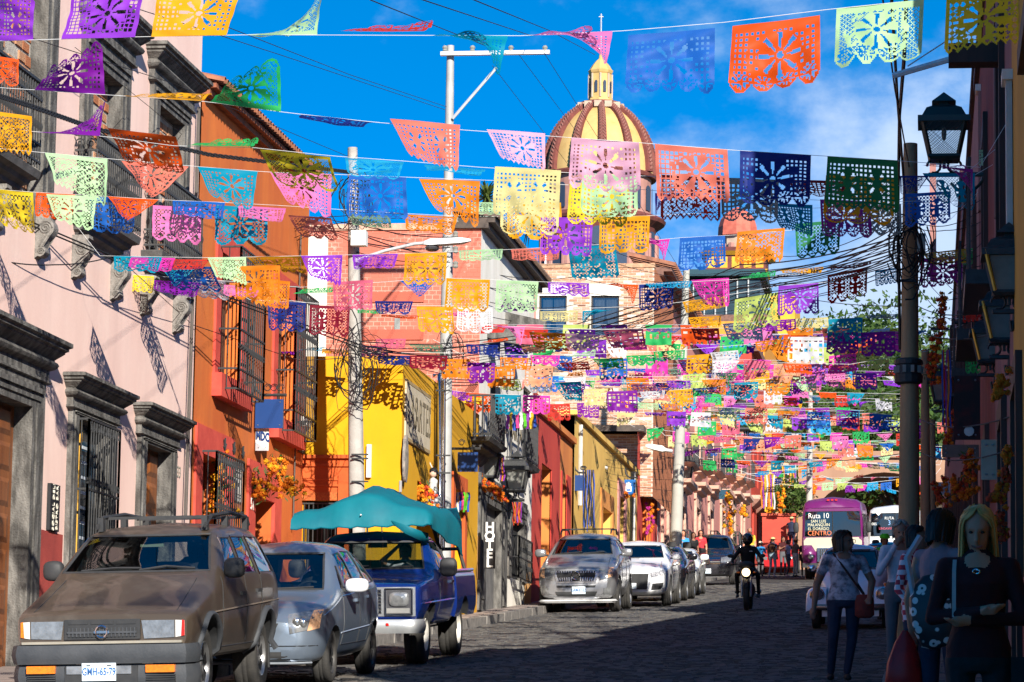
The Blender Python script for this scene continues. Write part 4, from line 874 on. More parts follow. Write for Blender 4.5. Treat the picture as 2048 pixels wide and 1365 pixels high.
# ---------------------------------------------------------------- vehicle building kit (local: x to the picture's right, y from the nose backwards, z up)
def paint(name, c, c2=None, rough=.32, metal=.35, coat=.6, scale=2.0, **k): return mat(name, c, c2 or tuple(x*.92 for x in c), rough=rough, metal=metal, coat=coat, scale=scale, spec=.5, **k)
M_tyre = mat('tyre_rubber', (.028, .027, .026), (.045, .042, .038), rough=.85, scale=10, bump=.3, bscale=60)
M_rimg = mat('grey_alloy', (.42, .42, .42), (.3, .3, .3), rough=.35, metal=.8, scale=5)
M_rimw = mat('white_steel_rim', (.70, .68, .62), (.5, .47, .42), rough=.5, scale=5)
M_rimk = mat('black_steel_rim', (.025, .025, .027), (.06, .055, .05), rough=.5, scale=6)
M_chrome = mat('chrome', (.75, .76, .78), (.6, .6, .62), rough=.12, metal=1., scale=8)
M_blk = mat('black_plastic', (.022, .023, .025), (.035, .035, .036), rough=.6, scale=8)
M_gryp = mat('grey_bumper_plastic', (.032, .036, .042), (.055, .058, .064), rough=.65, scale=3, bump=.15, bscale=50)
M_seat = mat('car_interior', (.03, .03, .032), (.05, .048, .045), rough=.9)
M_lens = mat('lamp_lens', (.36, .37, .38), (.20, .205, .21), rough=.15, metal=.55, coat=1., scale=14)
M_amber = mat('amber_lens', (.75, .20, .01), (.6, .13, .01), rough=.15, coat=1., scale=30)
M_redl = mat('red_lens', (.55, .02, .01), (.35, .01, .01), rough=.15, coat=1., scale=30)
M_glass = glassmat('car_glass', (.50, .56, .55), .05)
M_glassd = glassmat('tinted_car_glass', (.16, .18, .18), .06)
M_plate = mat('plate_white', (.72, .76, .78), (.5, .65, .75), rough=.4, scale=14)
M_plateb = mat('plate_blue', (.03, .12, .34))
def mirror_ring(half): return half+[(-x, z) for x, z in half[::-1][1:-1]]
def section(p, n=(3, 6, 6, 6, 6), smooth=3):
    """half section of a body: floor, sill, widest line, belt, roof edge, crown -> rounded ring of (x, z)"""
    zb, ws, wm, zm, wb, zs, wt, zt, zc = p; K = [(0, zb), (ws, zb), (wm, zm), (wb, zs), (wt, zt), (0, zc)]; h = []
    for i in range(5):
        for j in range(n[i]): t = j/n[i]; h.append((K[i][0]*(1-t)+K[i+1][0]*t, K[i][1]*(1-t)+K[i+1][1]*t))
    h.append(K[5])
    for _ in range(smooth): h = [h[0]]+[((h[i-1][0]+2*h[i][0]+h[i+1][0])/4, (h[i-1][1]+2*h[i][1]+h[i+1][1])/4) for i in range(1, len(h)-1)]+[h[-1]]
    return mirror_ring(h)
def stations(st, step=.12, smooth=2):
    """denser stations, eased so that the side view has no kinks"""
    ys = []; P = []
    for a, b in zip(st[:-1], st[1:]):
        k = max(1, round((b[0]-a[0])/step))
        for i in range(k): t = i/k; ys.append(a[0]+(b[0]-a[0])*t); P.append([x*(1-t)+y*t for x, y in zip(a[1:], b[1:])])
    ys.append(st[-1][0]); P.append(list(st[-1][1:])); P = np.array(P)
    for _ in range(smooth): Q = P.copy(); Q[1:-1] = (P[:-2]+2*P[1:-1]+P[2:])/4; P = Q
    return ys, P
def body_mb(st, step=.12, smooth=2, sec=3):
    ys, P = stations(st, step, smooth); mb = MB(); mb.loft([[(x, y, z) for x, z in section(p, smooth=sec)] for y, p in zip(ys, P)]); return mb
def tmp(mb, mats):
    me = mb.mesh('tmp', mats); fixn(me); o = bpy.data.objects.new('tmp', me); COL.objects.link(o); return o
def carve(body, cuts, name, mats, smooth=32):
    """boolean differences one after the other; the cutters bring the dark inside with them"""
    for c in cuts:
        m = body.modifiers.new('cut', 'BOOLEAN'); m.operation = 'DIFFERENCE'; m.object = c; m.solver = 'EXACT'; m.material_mode = 'TRANSFER'
    dg = bpy.context.evaluated_depsgraph_get(); me = bpy.data.meshes.new_from_object(body.evaluated_get(dg)); me.name = name
    for o in [body]+cuts: bpy.data.objects.remove(o)
    me.shade_smooth(); me.set_sharp_from_angle(angle=rad(smooth)); return me
class Car:
    def __init__(s, root, st, M, step=.12, smooth=2, sec=3):
        s.r = root; s.M = M; s.mb = body_mb(st, step, smooth, sec); s.bvh = BVHTree.FromPolygons([Vector(v) for v in s.mb.v], s.mb.f); s.cuts = []
        s.ob = tmp(s.mb, [M])
    def fy(s, x, z, d=1):
        h = s.bvh.ray_cast(Vector((x, -3 if d > 0 else 12, z)), Vector((0, d, 0)))[0]; return h.y if h else None
    def sx(s, y, z, sg=1):
        h = s.bvh.ray_cast(Vector((3*sg, y, z)), Vector((-sg, 0, 0)))[0]; return h.x if h else None
    def tz(s, x, y):
        h = s.bvh.ray_cast(Vector((x, y, 5)), Vector((0, 0, -1)))[0]; return h.z if h else None
    def cut(s, mb, m=None): s.cuts.append(tmp(mb, [m or M_seat])); return s
    def cavity(s, st): s.cut(body_mb(st, .25, 1, 2))
    def ws(s, poly, y0, y1): mb = MB(); mb.prism([(x, y0, z) for x, z in poly], (0, y1-y0, 0)); s.cut(mb)
    def side(s, poly): mb = MB(); mb.prism([(-1.5, y, z) for y, z in poly], (3.0, 0, 0)); s.cut(mb)
    def arch(s, y, z, r, half, depth=.34):
        for sg in (-1, 1):
            mb = MB(); n = 20; P = [(sg*(half-depth), y+r*math.cos(2*math.pi*i/n), z+r*math.sin(2*math.pi*i/n)) for i in range(n)]; mb.prism(P, (sg*.8, 0, 0)); s.cut(mb, M_blk)
    def finish(s, name='body', smooth=32): return put(name, carve(s.ob, s.cuts, name, [s.M], smooth), None, s.r)
    def gpane(s, poly4, name, m, nx=8, nz=5, off=.0, d=1, parent=None, th=None):
        """a pane or lamp following the nose: poly4 = bl, br, tr, tl in (x, z)"""
        mb = MB(); R = []
        for j in range(nz+1):
            row = []
            for i in range(nx+1):
                u, v = i/nx, j/nz; a, b, c, e = poly4
                x = (a[0]*(1-u)+b[0]*u)*(1-v)+(e[0]*(1-u)+c[0]*u)*v; z = (a[1]*(1-u)+b[1]*u)*(1-v)+(e[1]*(1-u)+c[1]*u)*v
                y = s.fy(x, z, d); row.append((x, (y if y is not None else 0)+off*d, z))
            R.append(row)
        mb.loft(R, False, False)
        if name == 'windshield': s.rim(R[0]+[q[-1] for q in R[1:]]+R[-1][::-1][1:]+[q[0] for q in R[::-1]][1:], .017)
        if th: mb2 = [[(x, y+th*d, z) for x, y, z in row] for row in R]; e = R[0]+[r[-1] for r in R[1:]]+R[-1][::-1][1:]+[r[0] for r in R[::-1]][1:-1]; f = mb2[0]+[r[-1] for r in mb2[1:]]+mb2[-1][::-1][1:]+[r[0] for r in mb2[::-1]][1:-1]; mb.loft([e, f], False, True)
        return put(name, mb, m, parent or s.r, 60)
    def spane(s, poly4, name, m, sg=1, ny=6, nz=4, off=-.012, parent=None):
        mb = MB(); R = []; last = .8
        for j in range(nz+1):
            row = []
            for i in range(ny+1):
                u, v = i/ny, j/nz; a, b, c, e = poly4
                y = (a[0]*(1-u)+b[0]*u)*(1-v)+(e[0]*(1-u)+c[0]*u)*v; z = (a[1]*(1-u)+b[1]*u)*(1-v)+(e[1]*(1-u)+c[1]*u)*v
                x = s.sx(y, z, sg); last = x if x is not None else last*sg/abs(last)*sg*sg; row.append((last+off*sg, y, z))
            R.append(row)
        mb.loft(R, False, False); s.rim(R[0]+[q[-1] for q in R[1:]]+R[-1][::-1][1:]+[q[0] for q in R[::-1]][1:], .011); return put(name, mb, m, parent or s.r, 60)
    def rim(s, P, r): mb = MB(); mb.tube(P, r, 4); put('window_seal', mb, M_blk, s.r, w=0)
    def gap(s, pts, sg=1, m=None, r=.006, name='panel_gap', n=5):
        P = []
        for (y0, z0), (y1, z1) in zip(pts[:-1], pts[1:]):
            for i in range(n+1):
                t = i/n; y, z = y0+(y1-y0)*t, z0+(z1-z0)*t; x = s.sx(y, z, sg)
                if x is not None: P.append((x+.001*sg, y, z))
        if len(P) > 1: mb = MB(); mb.tube(P, r, 4); return put(name, mb, m or M_blk, s.r)
    def topgap(s, pts, m=None, r=.005, name='panel_gap', n=6, dz=.0):
        P = []
        for (x0, y0), (x1, y1) in zip(pts[:-1], pts[1:]):
            for i in range(n+1): t = i/n; x, y = x0+(x1-x0)*t, y0+(y1-y0)*t; z = s.tz(x, y); P.append((x, y, z+dz))
        mb = MB(); mb.tube(P, r, 4); return put(name, mb, m or M_blk, s.r)
def wheel(root, x, y, r, w, sg, rim, rr=.62, spokes=5, dish=.03, rot=.3):
    """tyre with tread edges, rim with spokes or holes"""
    c = (x, y, r); mb = MB(); k = sg
    mb.lathe([(r*rr, -k*w*.5), (r*.80, -k*w*.5), (r*.95, -k*w*.46), (r, -k*w*.36), (r, -k*w*.14), (r*.985, -k*w*.12), (r*.985, -k*w*.08), (r, -k*w*.06), (r, k*w*.06), (r*.985, k*w*.08), (r*.985, k*w*.12), (r, k*w*.14), (r, k*w*.36), (r*.95, k*w*.46), (r*.8, k*w*.5), (r*.7, k*w*.49), (r*rr, k*w*.42)], c, 28, 'x', caps=False)
    t = put('wheel', mb, M_tyre, root, 50, w=0)
    mb = MB(); mb.lathe([(r*rr*1.02, k*w*.40), (r*rr*.97, k*w*.46), (r*rr*.92, k*w*.40), (r*rr*.88, k*(w*.4-dish)), (r*.2, k*(w*.40-dish)), (r*.17, k*(w*.44-dish)), (.01, k*(w*.46-dish))], c, 24, 'x', caps=False)
    put('rim', mb, rim, t, 40, w=0)
    mb = MB()
    for i in range(spokes):
        a = rot+2*math.pi*i/spokes; d = (math.cos(a), math.sin(a)); p = (-d[1], d[0]); x1 = x+k*(w*.40-dish+.012)
        R0, R1, w0, w1 = r*.26, r*rr*.84, r*.10, r*.15
        P = [(x1, c[1]+d[0]*q+p[0]*s_, c[2]+d[1]*q+p[1]*s_) for q, s_ in ((R0, -w0), (R1, -w1), (R1, w1), (R0, w0))]
        mb.prism(P, (k*.006, 0, 0))
    put('rim_opening', mb, M_blk, t, kind='stuff', w=0); return t
def bumper(root, hw, z0, z1, y0, wrap, dep, m, name='bumper', bul=.04, r=.16, yb=None):
    """bar wrapped round the nose; section rounded"""
    path = []
    for t in np.linspace(-1, 1, 25):
        s_ = abs(t); x = hw*math.copysign(1-(1-min(1, s_*1.0))**1, t) if False else hw*t
        e = max(0, (abs(x)-(hw-r))/r); y = y0+wrap*(1-math.sqrt(max(0, 1-e*e))) + .05*(x/hw)**2; path.append((x, y))
    path = [(-hw, y0+wrap+dep)]+path+[(hw, y0+wrap+dep)]
    zs = [(0, z0), (-bul, z0+.04), (-bul-.01, (z0+z1)/2), (-bul, z1-.04), (0, z1), (dep, z1), (dep, z0)]
    rings = []
    for i, (x, y) in enumerate(path):
        a, b = path[max(0, i-1)], path[min(len(path)-1, i+1)]; t = Vector((b[0]-a[0], b[1]-a[1], 0)).normalized(); nrm = Vector((-t.y, t.x, 0))
        rings.append([Vector((x, y, z))+nrm*d for d, z in zs])
    mb = MB(); mb.loft(rings); return put(name, mb, m, root, 40, w=0)
def lump(root, name, c, r, m, n=10, k=8, sq=None):
    mb = MB(); mb.sph((0, 0, 0), r, n, k)
    if sq: mb.v = [(math.copysign(abs(x/r[0])**sq*r[0], x), math.copysign(abs(y/r[1])**sq*r[1], y), math.copysign(abs(z/r[2])**sq*r[2], z)) for x, y, z in mb.v]
    mb.v = [(x+c[0], y+c[1], z+c[2]) for x, y, z in mb.v]; return put(name, mb, m, root, 60, w=0)
def seat(root, x, y, z, m=None):
    mb = MB()
    for (cx_, cy_, cz_), (rx, ry, rz) in (((x, y, z), (.26, .27, .10)), ((x, y+.26, z+.32), (.25, .10, .34)), ((x, y+.30, z+.73), (.13, .06, .11))):
        q = MB(); q.sph((0, 0, 0), (rx, ry, rz), 10, 8); q.v = [(math.copysign(abs(a/rx)**.6*rx, a)+cx_, math.copysign(abs(b/ry)**.6*ry, b)+cy_, math.copysign(abs(c/rz)**.6*rz, c)+cz_) for a, b, c in q.v]; mb.add(q.v, q.f)
    return put('seat', mb, m or M_seat, root, 60, w=0)
def cabin(root, y, z, hw, m=None, wheelx=.36):
    mb = MB(); mb.loft([[(x, y-.35, z-.1), (x, y+.05, z+.02), (x, y+.12, z-.05), (x, y+.14, z-.35), (x, y-.35, z-.35)] for x in (-hw, hw)]); put('dashboard', mb, m or M_seat, root, w=0)
    P = [(wheelx+.19*math.cos(a), y+.33-.06*math.sin(a), z+.0+.17*math.sin(a)) for a in np.linspace(0, 2*math.pi, 22)]; mb = MB(); mb.tube(P, .016, 6)
    mb.tube([(wheelx-.18, y+.33, z), (wheelx+.18, y+.33, z)], .014, 5); mb.tube([(wheelx, y+.33, z), (wheelx, y+.1, z-.1)], .03, 5); put('steering_wheel', mb, M_blk, root, w=0)
def handle(root, car, y, z, m, sg=1, w=.11):
    x = car.sx(y, z, sg); mb = MB(); mb.box(x-.012, x+.028, y-w, y+w, z-.018, z+.018); put('door_handle', mb, m, root, w=0)
def mirror(root, x, y, z, sg, m, sz=(.13, .075, .085), arm=None):
    o = lump(root, 'wing_mirror', (x+sg*sz[0]*.8, y, z), sz, m, 12, 8, .65)
    mb = MB(); mb.box(min(x-.06*sg, x+.06*sg), max(x-.06*sg, x+.06*sg), y-.03, y+.03, z-.07, z-.03); put('mirror_arm', mb, M_blk, root, w=0)
    mb = MB(); X0, X1 = sorted((x+sg*.03, x+sg*sz[0]*1.6)); mb.quad((X0, y+sz[1]+.002, z-sz[2]*.7), (X1, y+sz[1]+.002, z-sz[2]*.7), (X1, y+sz[1]+.002, z+sz[2]*.7), (X0, y+sz[1]+.002, z+sz[2]*.7)); put('mirror_glass', mb, M_chrome, o, w=0)
def plate(root, y, x, z, txt, w=.30, h=.15, tm=None):
    mb = MB(); mb.box(x-w/2, x+w/2, y-.012, y, z-h/2, z+h/2); p = put('number_plate', mb, M_plate, root, w=0)
    if txt: text('plate_number', txt, h*.60, tm or M_plateb, p, (x, y-.014, z), (1, 0, 0), (0, 0, 1), .001, cond=.68, thick=.002)
    return p
def wiper(root, car, pts):
    P = []
    for x, z in pts:
        y = car.fy(x, z); P.append((x, y-.02, z))
    mb = MB(); mb.tube(P, .011, 4); put('wiper', mb, M_blk, root, w=0)
TILT = Matrix.Rotation(math.atan(.0678), 4, 'X') @ Matrix.Rotation(-math.atan(.016), 4, 'Y')
def park(root, px, Y, py=1150, turn=0., roll=0., sc=(1, 1, 1)):
    X = W(px, py, Y).x; root.matrix_world = Matrix.Translation((X, Y, G(X, Y)+.004)) @ TILT @ Matrix.Rotation(rad(turn), 4, 'Z') @ Matrix.Rotation(rad(roll), 4, 'Y') @ Matrix.Diagonal((*sc, 1)); return X
def front_rings(root, x, y, z, r, m, name='emblem', th=.012):
    mb = MB(); mb.tube([(x+r*math.cos(a), y, z+r*math.sin(a)) for a in np.linspace(0, 2*math.pi, 18)], th, 5); return mb
# ================================================================ 1 the old brown off-roader
M_brown = mat('faded_brown_paint', (.068, .050, .036), (.112, .090, .070), rough=.42, metal=.25, coat=.25, scale=2.2, spec=.5, detail=8, mixlo=.48, mixhi=.72)
r = thing('parked_car', 'dusty brown off-roader with worn grey bumper and roof rails, nearest in the parked row', 'car')
c = Car(r, [(.06, .46, .70, .81, .62, .82, .82, .74, .865, .875), (.10, .45, .78, .845, .64, .85, .85, .77, .89, .90), (.30, .42, .80, .87, .70, .86, .90, .78, .93, .96), (1.00, .42, .80, .88, .72, .86, 1.06, .74, 1.13, 1.17), (1.22, .40, .80, .88, .72, .86, 1.10, .74, 1.18, 1.22), (1.36, .40, .80, .88, .72, .86, 1.14, .80, 1.24, 1.27), (2.02, .40, .80, .88, .72, .86, 1.16, .67, 1.64, 1.67), (2.25, .40, .80, .88, .72, .86, 1.16, .67, 1.68, 1.72), (3.2, .40, .80, .88, .72, .86, 1.17, .66, 1.71, 1.75), (4.2, .42, .78, .87, .74, .85, 1.18, .60, 1.68, 1.72), (4.44, .5, .7, .84, .8, .82, 1.18, .57, 1.60, 1.64), (4.5, .55, .6, .80, .8, .78, 1.15, .5, 1.5, 1.55)], M_brown, sec=2)
c.cavity([(1.5, .75, .7, .76, .8, .76, 1.1, .66, 1.22, 1.24), (2.15, .6, .7, .78, .8, .78, 1.15, .54, 1.60, 1.62), (4.2, .6, .7, .78, .8, .78, 1.15, .54, 1.62, 1.64), (4.35, .8, .6, .7, .9, .7, 1.1, .5, 1.5, 1.55)])
wsp = [(-.745, 1.255), (.745, 1.255), (.615, 1.61), (-.615, 1.61)]
c.ws(wsp, .6, 2.4); c.ws([(-.55, 1.22), (.55, 1.22), (.5, 1.55), (-.5, 1.55)], 4.0, 5)
sw_ = [[(1.82, 1.22), (2.52, 1.22), (2.52, 1.58), (2.14, 1.58)], [(2.62, 1.22), (3.30, 1.22), (3.22, 1.59), (2.62, 1.59)], [(3.42, 1.22), (4.22, 1.22), (4.12, 1.59), (3.34, 1.59)]]
for p in sw_: c.side(p)
c.arch(.86, .36, .47, .88); c.arch(3.56, .36, .47, .88)
cb = c.finish(); plp = wsp
c.gpane(wsp, 'windshield', M_glass, 10, 6, .012); c.gpane([(-.55, 1.22), (.55, 1.22), (.5, 1.55), (-.5, 1.55)], 'rear_window', M_glass, d=-1)
for p in sw_:
    for sg in (-1, 1): c.spane(p, 'side_window', M_glassd if p[0][0] > 3 else M_glass, sg)
for sg in (-1, 1):
    c.gap([(1.50, 1.20), (1.44, .95), (1.40, .50)], sg); c.gap([(2.57, 1.20), (2.57, .55)], sg); c.gap([(3.36, 1.2), (3.36, .95), (3.2, .75), (3.12, .5)], sg); c.gap([(1.4, .52), (3.1, .52)], sg); c.gap([(1.0, .86), (4.3, .93)], sg, mat('brown_trim', (.13, .10, .075)), .012, 'side_moulding')
    handle(r, c, 2.38, 1.02, M_blk, sg); handle(r, c, 3.16, 1.04, M_blk, sg)
    c.gap([(2.11, 1.60), (1.78, 1.22)], sg, M_chrome, .008, 'window_trim'); c.gap([(2.57, 1.2), (2.57, 1.6)], sg, M_chrome, .009, 'window_trim'); c.gap([(3.37, 1.2), (3.28, 1.6)], sg, M_chrome, .009, 'window_trim')
    mirror(r, .84*sg, 1.72, 1.28, sg, M_blk, (.11, .07, .10))
    for (y, z) in ((.86, .36), (3.56, .36)):   # flared arch lips
        mb = MB(); P = []
        for a in np.linspace(.12, math.pi-.12, 16): yy_, z_ = y+.49*math.cos(a), z+.49*math.sin(a); x = c.sx(yy_, z_, sg); P.append(((x if x else .86*sg)+.01*sg, yy_, z_))
        mb.tube(P, .035, 6); put('arch_flare', mb, M_gryp, r, 60, w=0)
    mb = MB(); mb.box(*sorted((.60*sg, .80*sg)), 4.02, 4.05, .22, .62); put('mud_flap', mb, M_blk, r, w=0)
    mb = MB(); mb.tube([(.56*sg, 2.05, 1.70), (.565*sg, 2.3, 1.80), (.565*sg, 3.2, 1.84), (.55*sg, 4.1, 1.80), (.54*sg, 4.25, 1.72)], .022, 6)
    for y in (2.15, 3.1, 4.1): mb.box(.54*sg-.03, .54*sg+.03, y-.05, y+.05, 1.66, 1.80)
    put('roof_rail', mb, M_blk, r, 50, w=0)
for y in (2.5, 3.8): mb = MB(); mb.box(-.57, .57, y-.03, y+.03, 1.78, 1.81); put('roof_crossbar', mb, M_blk, r, w=0)
for x, y in ((-.69, .86), (.69, .86), (-.69, 3.56), (.69, 3.56)): wheel(r, x, y, .37, .26, 1 if x > 0 else -1, M_rimg, .6, 6)
bumper(r, .89, .42, .595, -.06, .12, .20, M_gryp, 'bumper', .012, .10); bumper(r, .88, .20, .41, -.02, .12, .2, M_gryp, 'lower_bumper', .012, .10)
for sg in (-1, 1):
    mb = MB(); mb.box(*sorted((.44*sg, .72*sg)), -.055, .02, .335, .405); put('indicator', mb, M_amber, r, w=0)
    mb = MB(); mb.box(*sorted((.13*sg, .33*sg)) if sg < 0 else (.13, .30), -.05, .0, .325, .40); put('fog_lamp', mb, M_lens, r, w=0)
    c.gpane([(.405*sg, .645), (.70*sg, .655), (.70*sg, .815), (.38*sg, .815)], 'headlight', M_lens, 6, 4, -.012, th=.02)
    mb = MB(); mb.tube([(.38*sg, -.0+.07, .82), (.72*sg, .085, .82)], .012, 4); put('lamp_trim', mb, M_blk, r, w=0)
    hl_ = c.gpane([(.71*sg, .655), (.80*sg, .67), (.80*sg, .81), (.71*sg, .815)], 'corner_lamp', mat('clear_corner_lens', (.6, .58, .55), rough=.15, coat=1.), 3, 3, -.012)
    c.gpane([(.765*sg, .665), (.80*sg, .67), (.80*sg, .81), (.775*sg, .815)], 'corner_reflector', M_redl if sg > 0 else M_amber, 2, 3, -.016)
    for k in range(5): mb = MB(); mb.box(*sorted((.44*sg, .72*sg)), -.04, .0, .225+k*.02, .236+k*.02); put('bumper_slat', mb, M_blk, r, w=0)
mb = MB(); mb.box(-.37, .37, .035, .10, .645, .83); put('grille', mb, M_blk, r, w=0)
for x0, x1 in ((-.33, -.14), (-.11, .11), (.14, .33)): mb = MB(); mb.box(x0, x1, .028, .05, .785, .815); put('grille_opening', mb, M_blk, r, w=0)
mb = MB(); mb.box(-.34, .34, .028, .05, .665, .755); put('grille_recess', mb, M_blk, r, w=0)
mb = MB(); mb.box(-.34, .34, .016, .03, .700, .718); put('grille_bar', mb, M_gryp, r, w=0)
for k in range(18): x = -.32+k*.0376; mb = MB(); mb.box(x-.006, x+.006, .018, .03, .668, .752); put('grille_tooth', mb, M_gryp, r, w=0)
mb = front_rings(r, 0, .012, .712, .055, M_chrome); mb.box(-.075, .075, .004, .016, .700, .724); put('emblem', mb, M_chrome, r, w=0)
mb = MB(); mb.box(-.78, .78, -.0, .12, .605, .628); put('chrome_strip', mb, mat('gold_trim', (.5, .43, .32), rough=.35, metal=.5), r, w=0)
plate(r, -.055, -.01, .345, 'GMH-65-79', .33, .165); mb = MB(); mb.box(-.35, .36, -.04, .02, .23, .40); put('bumper_opening', mb, M_blk, r, w=0)
for x in (-.11, .09): mb = MB(); mb.box(x-.02, x+.02, -.07, -.066, .40, .41); put('plate_screw', mb, M_gryp, r, w=0)
wiper(r, c, [(-.55, 1.275), (-.2, 1.30), (.05, 1.295)]); wiper(r, c, [(.05, 1.275), (.3, 1.31), (.6, 1.285)])
c.topgap([(-.70, .16), (-.66, 1.2)]); c.topgap([(.70, .16), (.66, 1.2)])
for x in (-.36, .36): seat(r, x, 2.35, .75)
mb = MB(); mb.box(-.6, .6, 3.2, 3.35, .75, 1.35); put('rear_bench', mb, M_seat, r, w=0)
cabin(r, 1.62, 1.16, .68); mb = MB(); mb.box(-.12, .12, 2.08, 2.10, 1.50, 1.56); put('rear_view_mirror', mb, mat('mirror_back', (.3, .36, .28)), r, w=0)
park(r, 208, 30.2, 1290, 0, -.5, (1.03, 1, 1.05))
# ================================================================ 2 silver blue minivan
M_silvb = paint('silver_blue_paint', (.19, .235, .30), (.17, .215, .28), rough=.3, metal=.55)
r = thing('parked_car', 'small silver blue minivan with white mirror, parked behind the brown off-roader', 'car')
c = Car(r, [(.0, .30, .45, .55, .45, .52, .66, .40, .72, .74), (.06, .24, .62, .70, .45, .68, .72, .52, .79, .81), (.28, .22, .72, .80, .50, .79, .84, .58, .90, .92), (.75, .22, .74, .84, .55, .83, .92, .64, .98, 1.0), (.95, .22, .74, .85, .58, .83, .95, .68, 1.01, 1.04), (1.08, .22, .74, .85, .6, .83, .97, .70, 1.04, 1.07), (1.75, .22, .74, .85, .62, .83, 1.02, .60, 1.50, 1.55), (2.1, .22, .74, .85, .62, .83, 1.03, .57, 1.57, 1.62), (2.9, .22, .74, .85, .62, .83, 1.05, .56, 1.58, 1.63), (3.6, .24, .72, .84, .64, .82, 1.08, .53, 1.50, 1.55), (3.95, .3, .66, .80, .68, .79, 1.08, .48, 1.34, 1.4), (4.05, .4, .5, .7, .7, .7, 1.0, .4, 1.2, 1.25)], M_silvb, sec=3)
c.cavity([(1.22, .6, .64, .74, .7, .74, .94, .6, 1.02, 1.04), (1.9, .5, .64, .76, .7, .76, 1.0, .5, 1.48, 1.52), (3.5, .5, .64, .76, .7, .76, 1.02, .48, 1.44, 1.48), (3.7, .7, .6, .68, .8, .68, 1.0, .44, 1.3, 1.34)])
wsp = [(-.63, 1.06), (.63, 1.06), (.52, 1.475), (-.52, 1.475)]; c.ws(wsp, .4, 2.2)
sw_ = [[(1.40, 1.06), (1.56, 1.06), (1.72, 1.33), (1.66, 1.33)], [(1.64, 1.06), (2.28, 1.06), (2.28, 1.49), (1.88, 1.46)], [(2.37, 1.07), (3.05, 1.09), (3.0, 1.49), (2.37, 1.50)], [(3.14, 1.10), (3.62, 1.12), (3.40, 1.42), (3.10, 1.47)]]
for p in sw_: c.side(p)
c.ws([(-.5, 1.12), (.5, 1.12), (.4, 1.4), (-.4, 1.4)], 3.4, 5)
c.arch(.80, .30, .36, .85); c.arch(3.43, .30, .36, .85); c.finish()
c.gpane(wsp, 'windshield', M_glass, 10, 6, .012)
for p in sw_:
    for sg in (-1, 1): c.spane(p, 'side_window', M_glass, sg)
for sg in (-1, 1):
    c.gap([(1.34, 1.04), (1.30, .8), (1.25, .42)], sg); c.gap([(2.32, 1.05), (2.33, .42)], sg); c.gap([(3.1, 1.08), (3.12, .85), (3.0, .6), (2.95, .42)], sg); c.gap([(1.25, .42), (2.95, .42)], sg); c.gap([(1.15, .56), (3.0, .60)], sg, mat('pale_moulding', (.4, .44, .5), metal=.4, rough=.3), .010, 'side_moulding'); c.gap([(.35, .78), (1.3, .98), (2.6, 1.02), (3.8, 1.06)], sg, M_silvb, .008, 'shoulder_line')
    handle(r, c, 2.15, .92, M_silvb, sg, .09); handle(r, c, 2.95, .95, M_silvb, sg, .09)
    mirror(r, .85*sg, 1.48, 1.10, sg, mat('white_mirror_cap', (.75, .76, .78), rough=.25, coat=.5), (.14, .085, .085))
    c.gpane([(.46*sg, .58), (.74*sg, .64), (.76*sg, .86), (.43*sg, .80)], 'headlight', M_lens, 6, 5, -.010, th=.03)
    c.gpane([(.65*sg, .61), (.76*sg, .64), (.775*sg, .85), (.69*sg, .84)], 'indicator', mat('peach_lens', (.7, .42, .25), (.6, .3, .15), rough=.15, coat=1., scale=25), 3, 4, -.014)
    for k, (px_, pz_) in enumerate(((.53, .71), (.60, .70))): lump(r, 'lamp_bulb', (px_*sg, c.fy(px_*sg, pz_)-.012, pz_), (.05, .02, .055), mat('lamp_bowl', (.75, .77, .78), rough=.08, metal=.9), 10, 6)
for x, y in ((-.70, .80), (.70, .80), (-.70, 3.43), (.70, 3.43)): wheel(r, x, y, .305, .20, 1 if x > 0 else -1, M_rimk, .66, 8)
c.gpane([(-.28, .60), (.28, .60), (.33, .70), (-.33, .70)], 'grille', M_blk, 8, 3, -.008); c.gpane([(-.45, .28), (.45, .28), (.5, .38), (-.5, .38)], 'lower_grille', M_blk, 8, 3, -.006)
P = [(x, (c.fy(x, .45) or .1)-.004, .445) for x in np.linspace(-.74, .74, 21)]; mb = MB(); mb.tube(P, .006, 4); put('panel_gap', mb, M_blk, r, w=0)
P = [(x, (c.fy(x, .27) or .1)-.003, .25) for x in np.linspace(-.66, .66, 21)]; mb = MB(); mb.tube(P, .012, 4); put('bumper_lip', mb, mat('pale_moulding', (.4, .44, .5)), r, w=0)
c.gpane([(.36, .30), (.60, .30), (.60, .40), (.36, .40)], 'tow_cover', M_silvb, 4, 2, -.010)
wiper(r, c, [(-.5, 1.075), (.02, 1.10)]); wiper(r, c, [(.02, 1.075), (.52, 1.09)])
for x in (-.36, .36): seat(r, x, 2.05, .62)
cabin(r, 1.45, .98, .60); park(r, 503, 34.95, 1250, 0, 0)
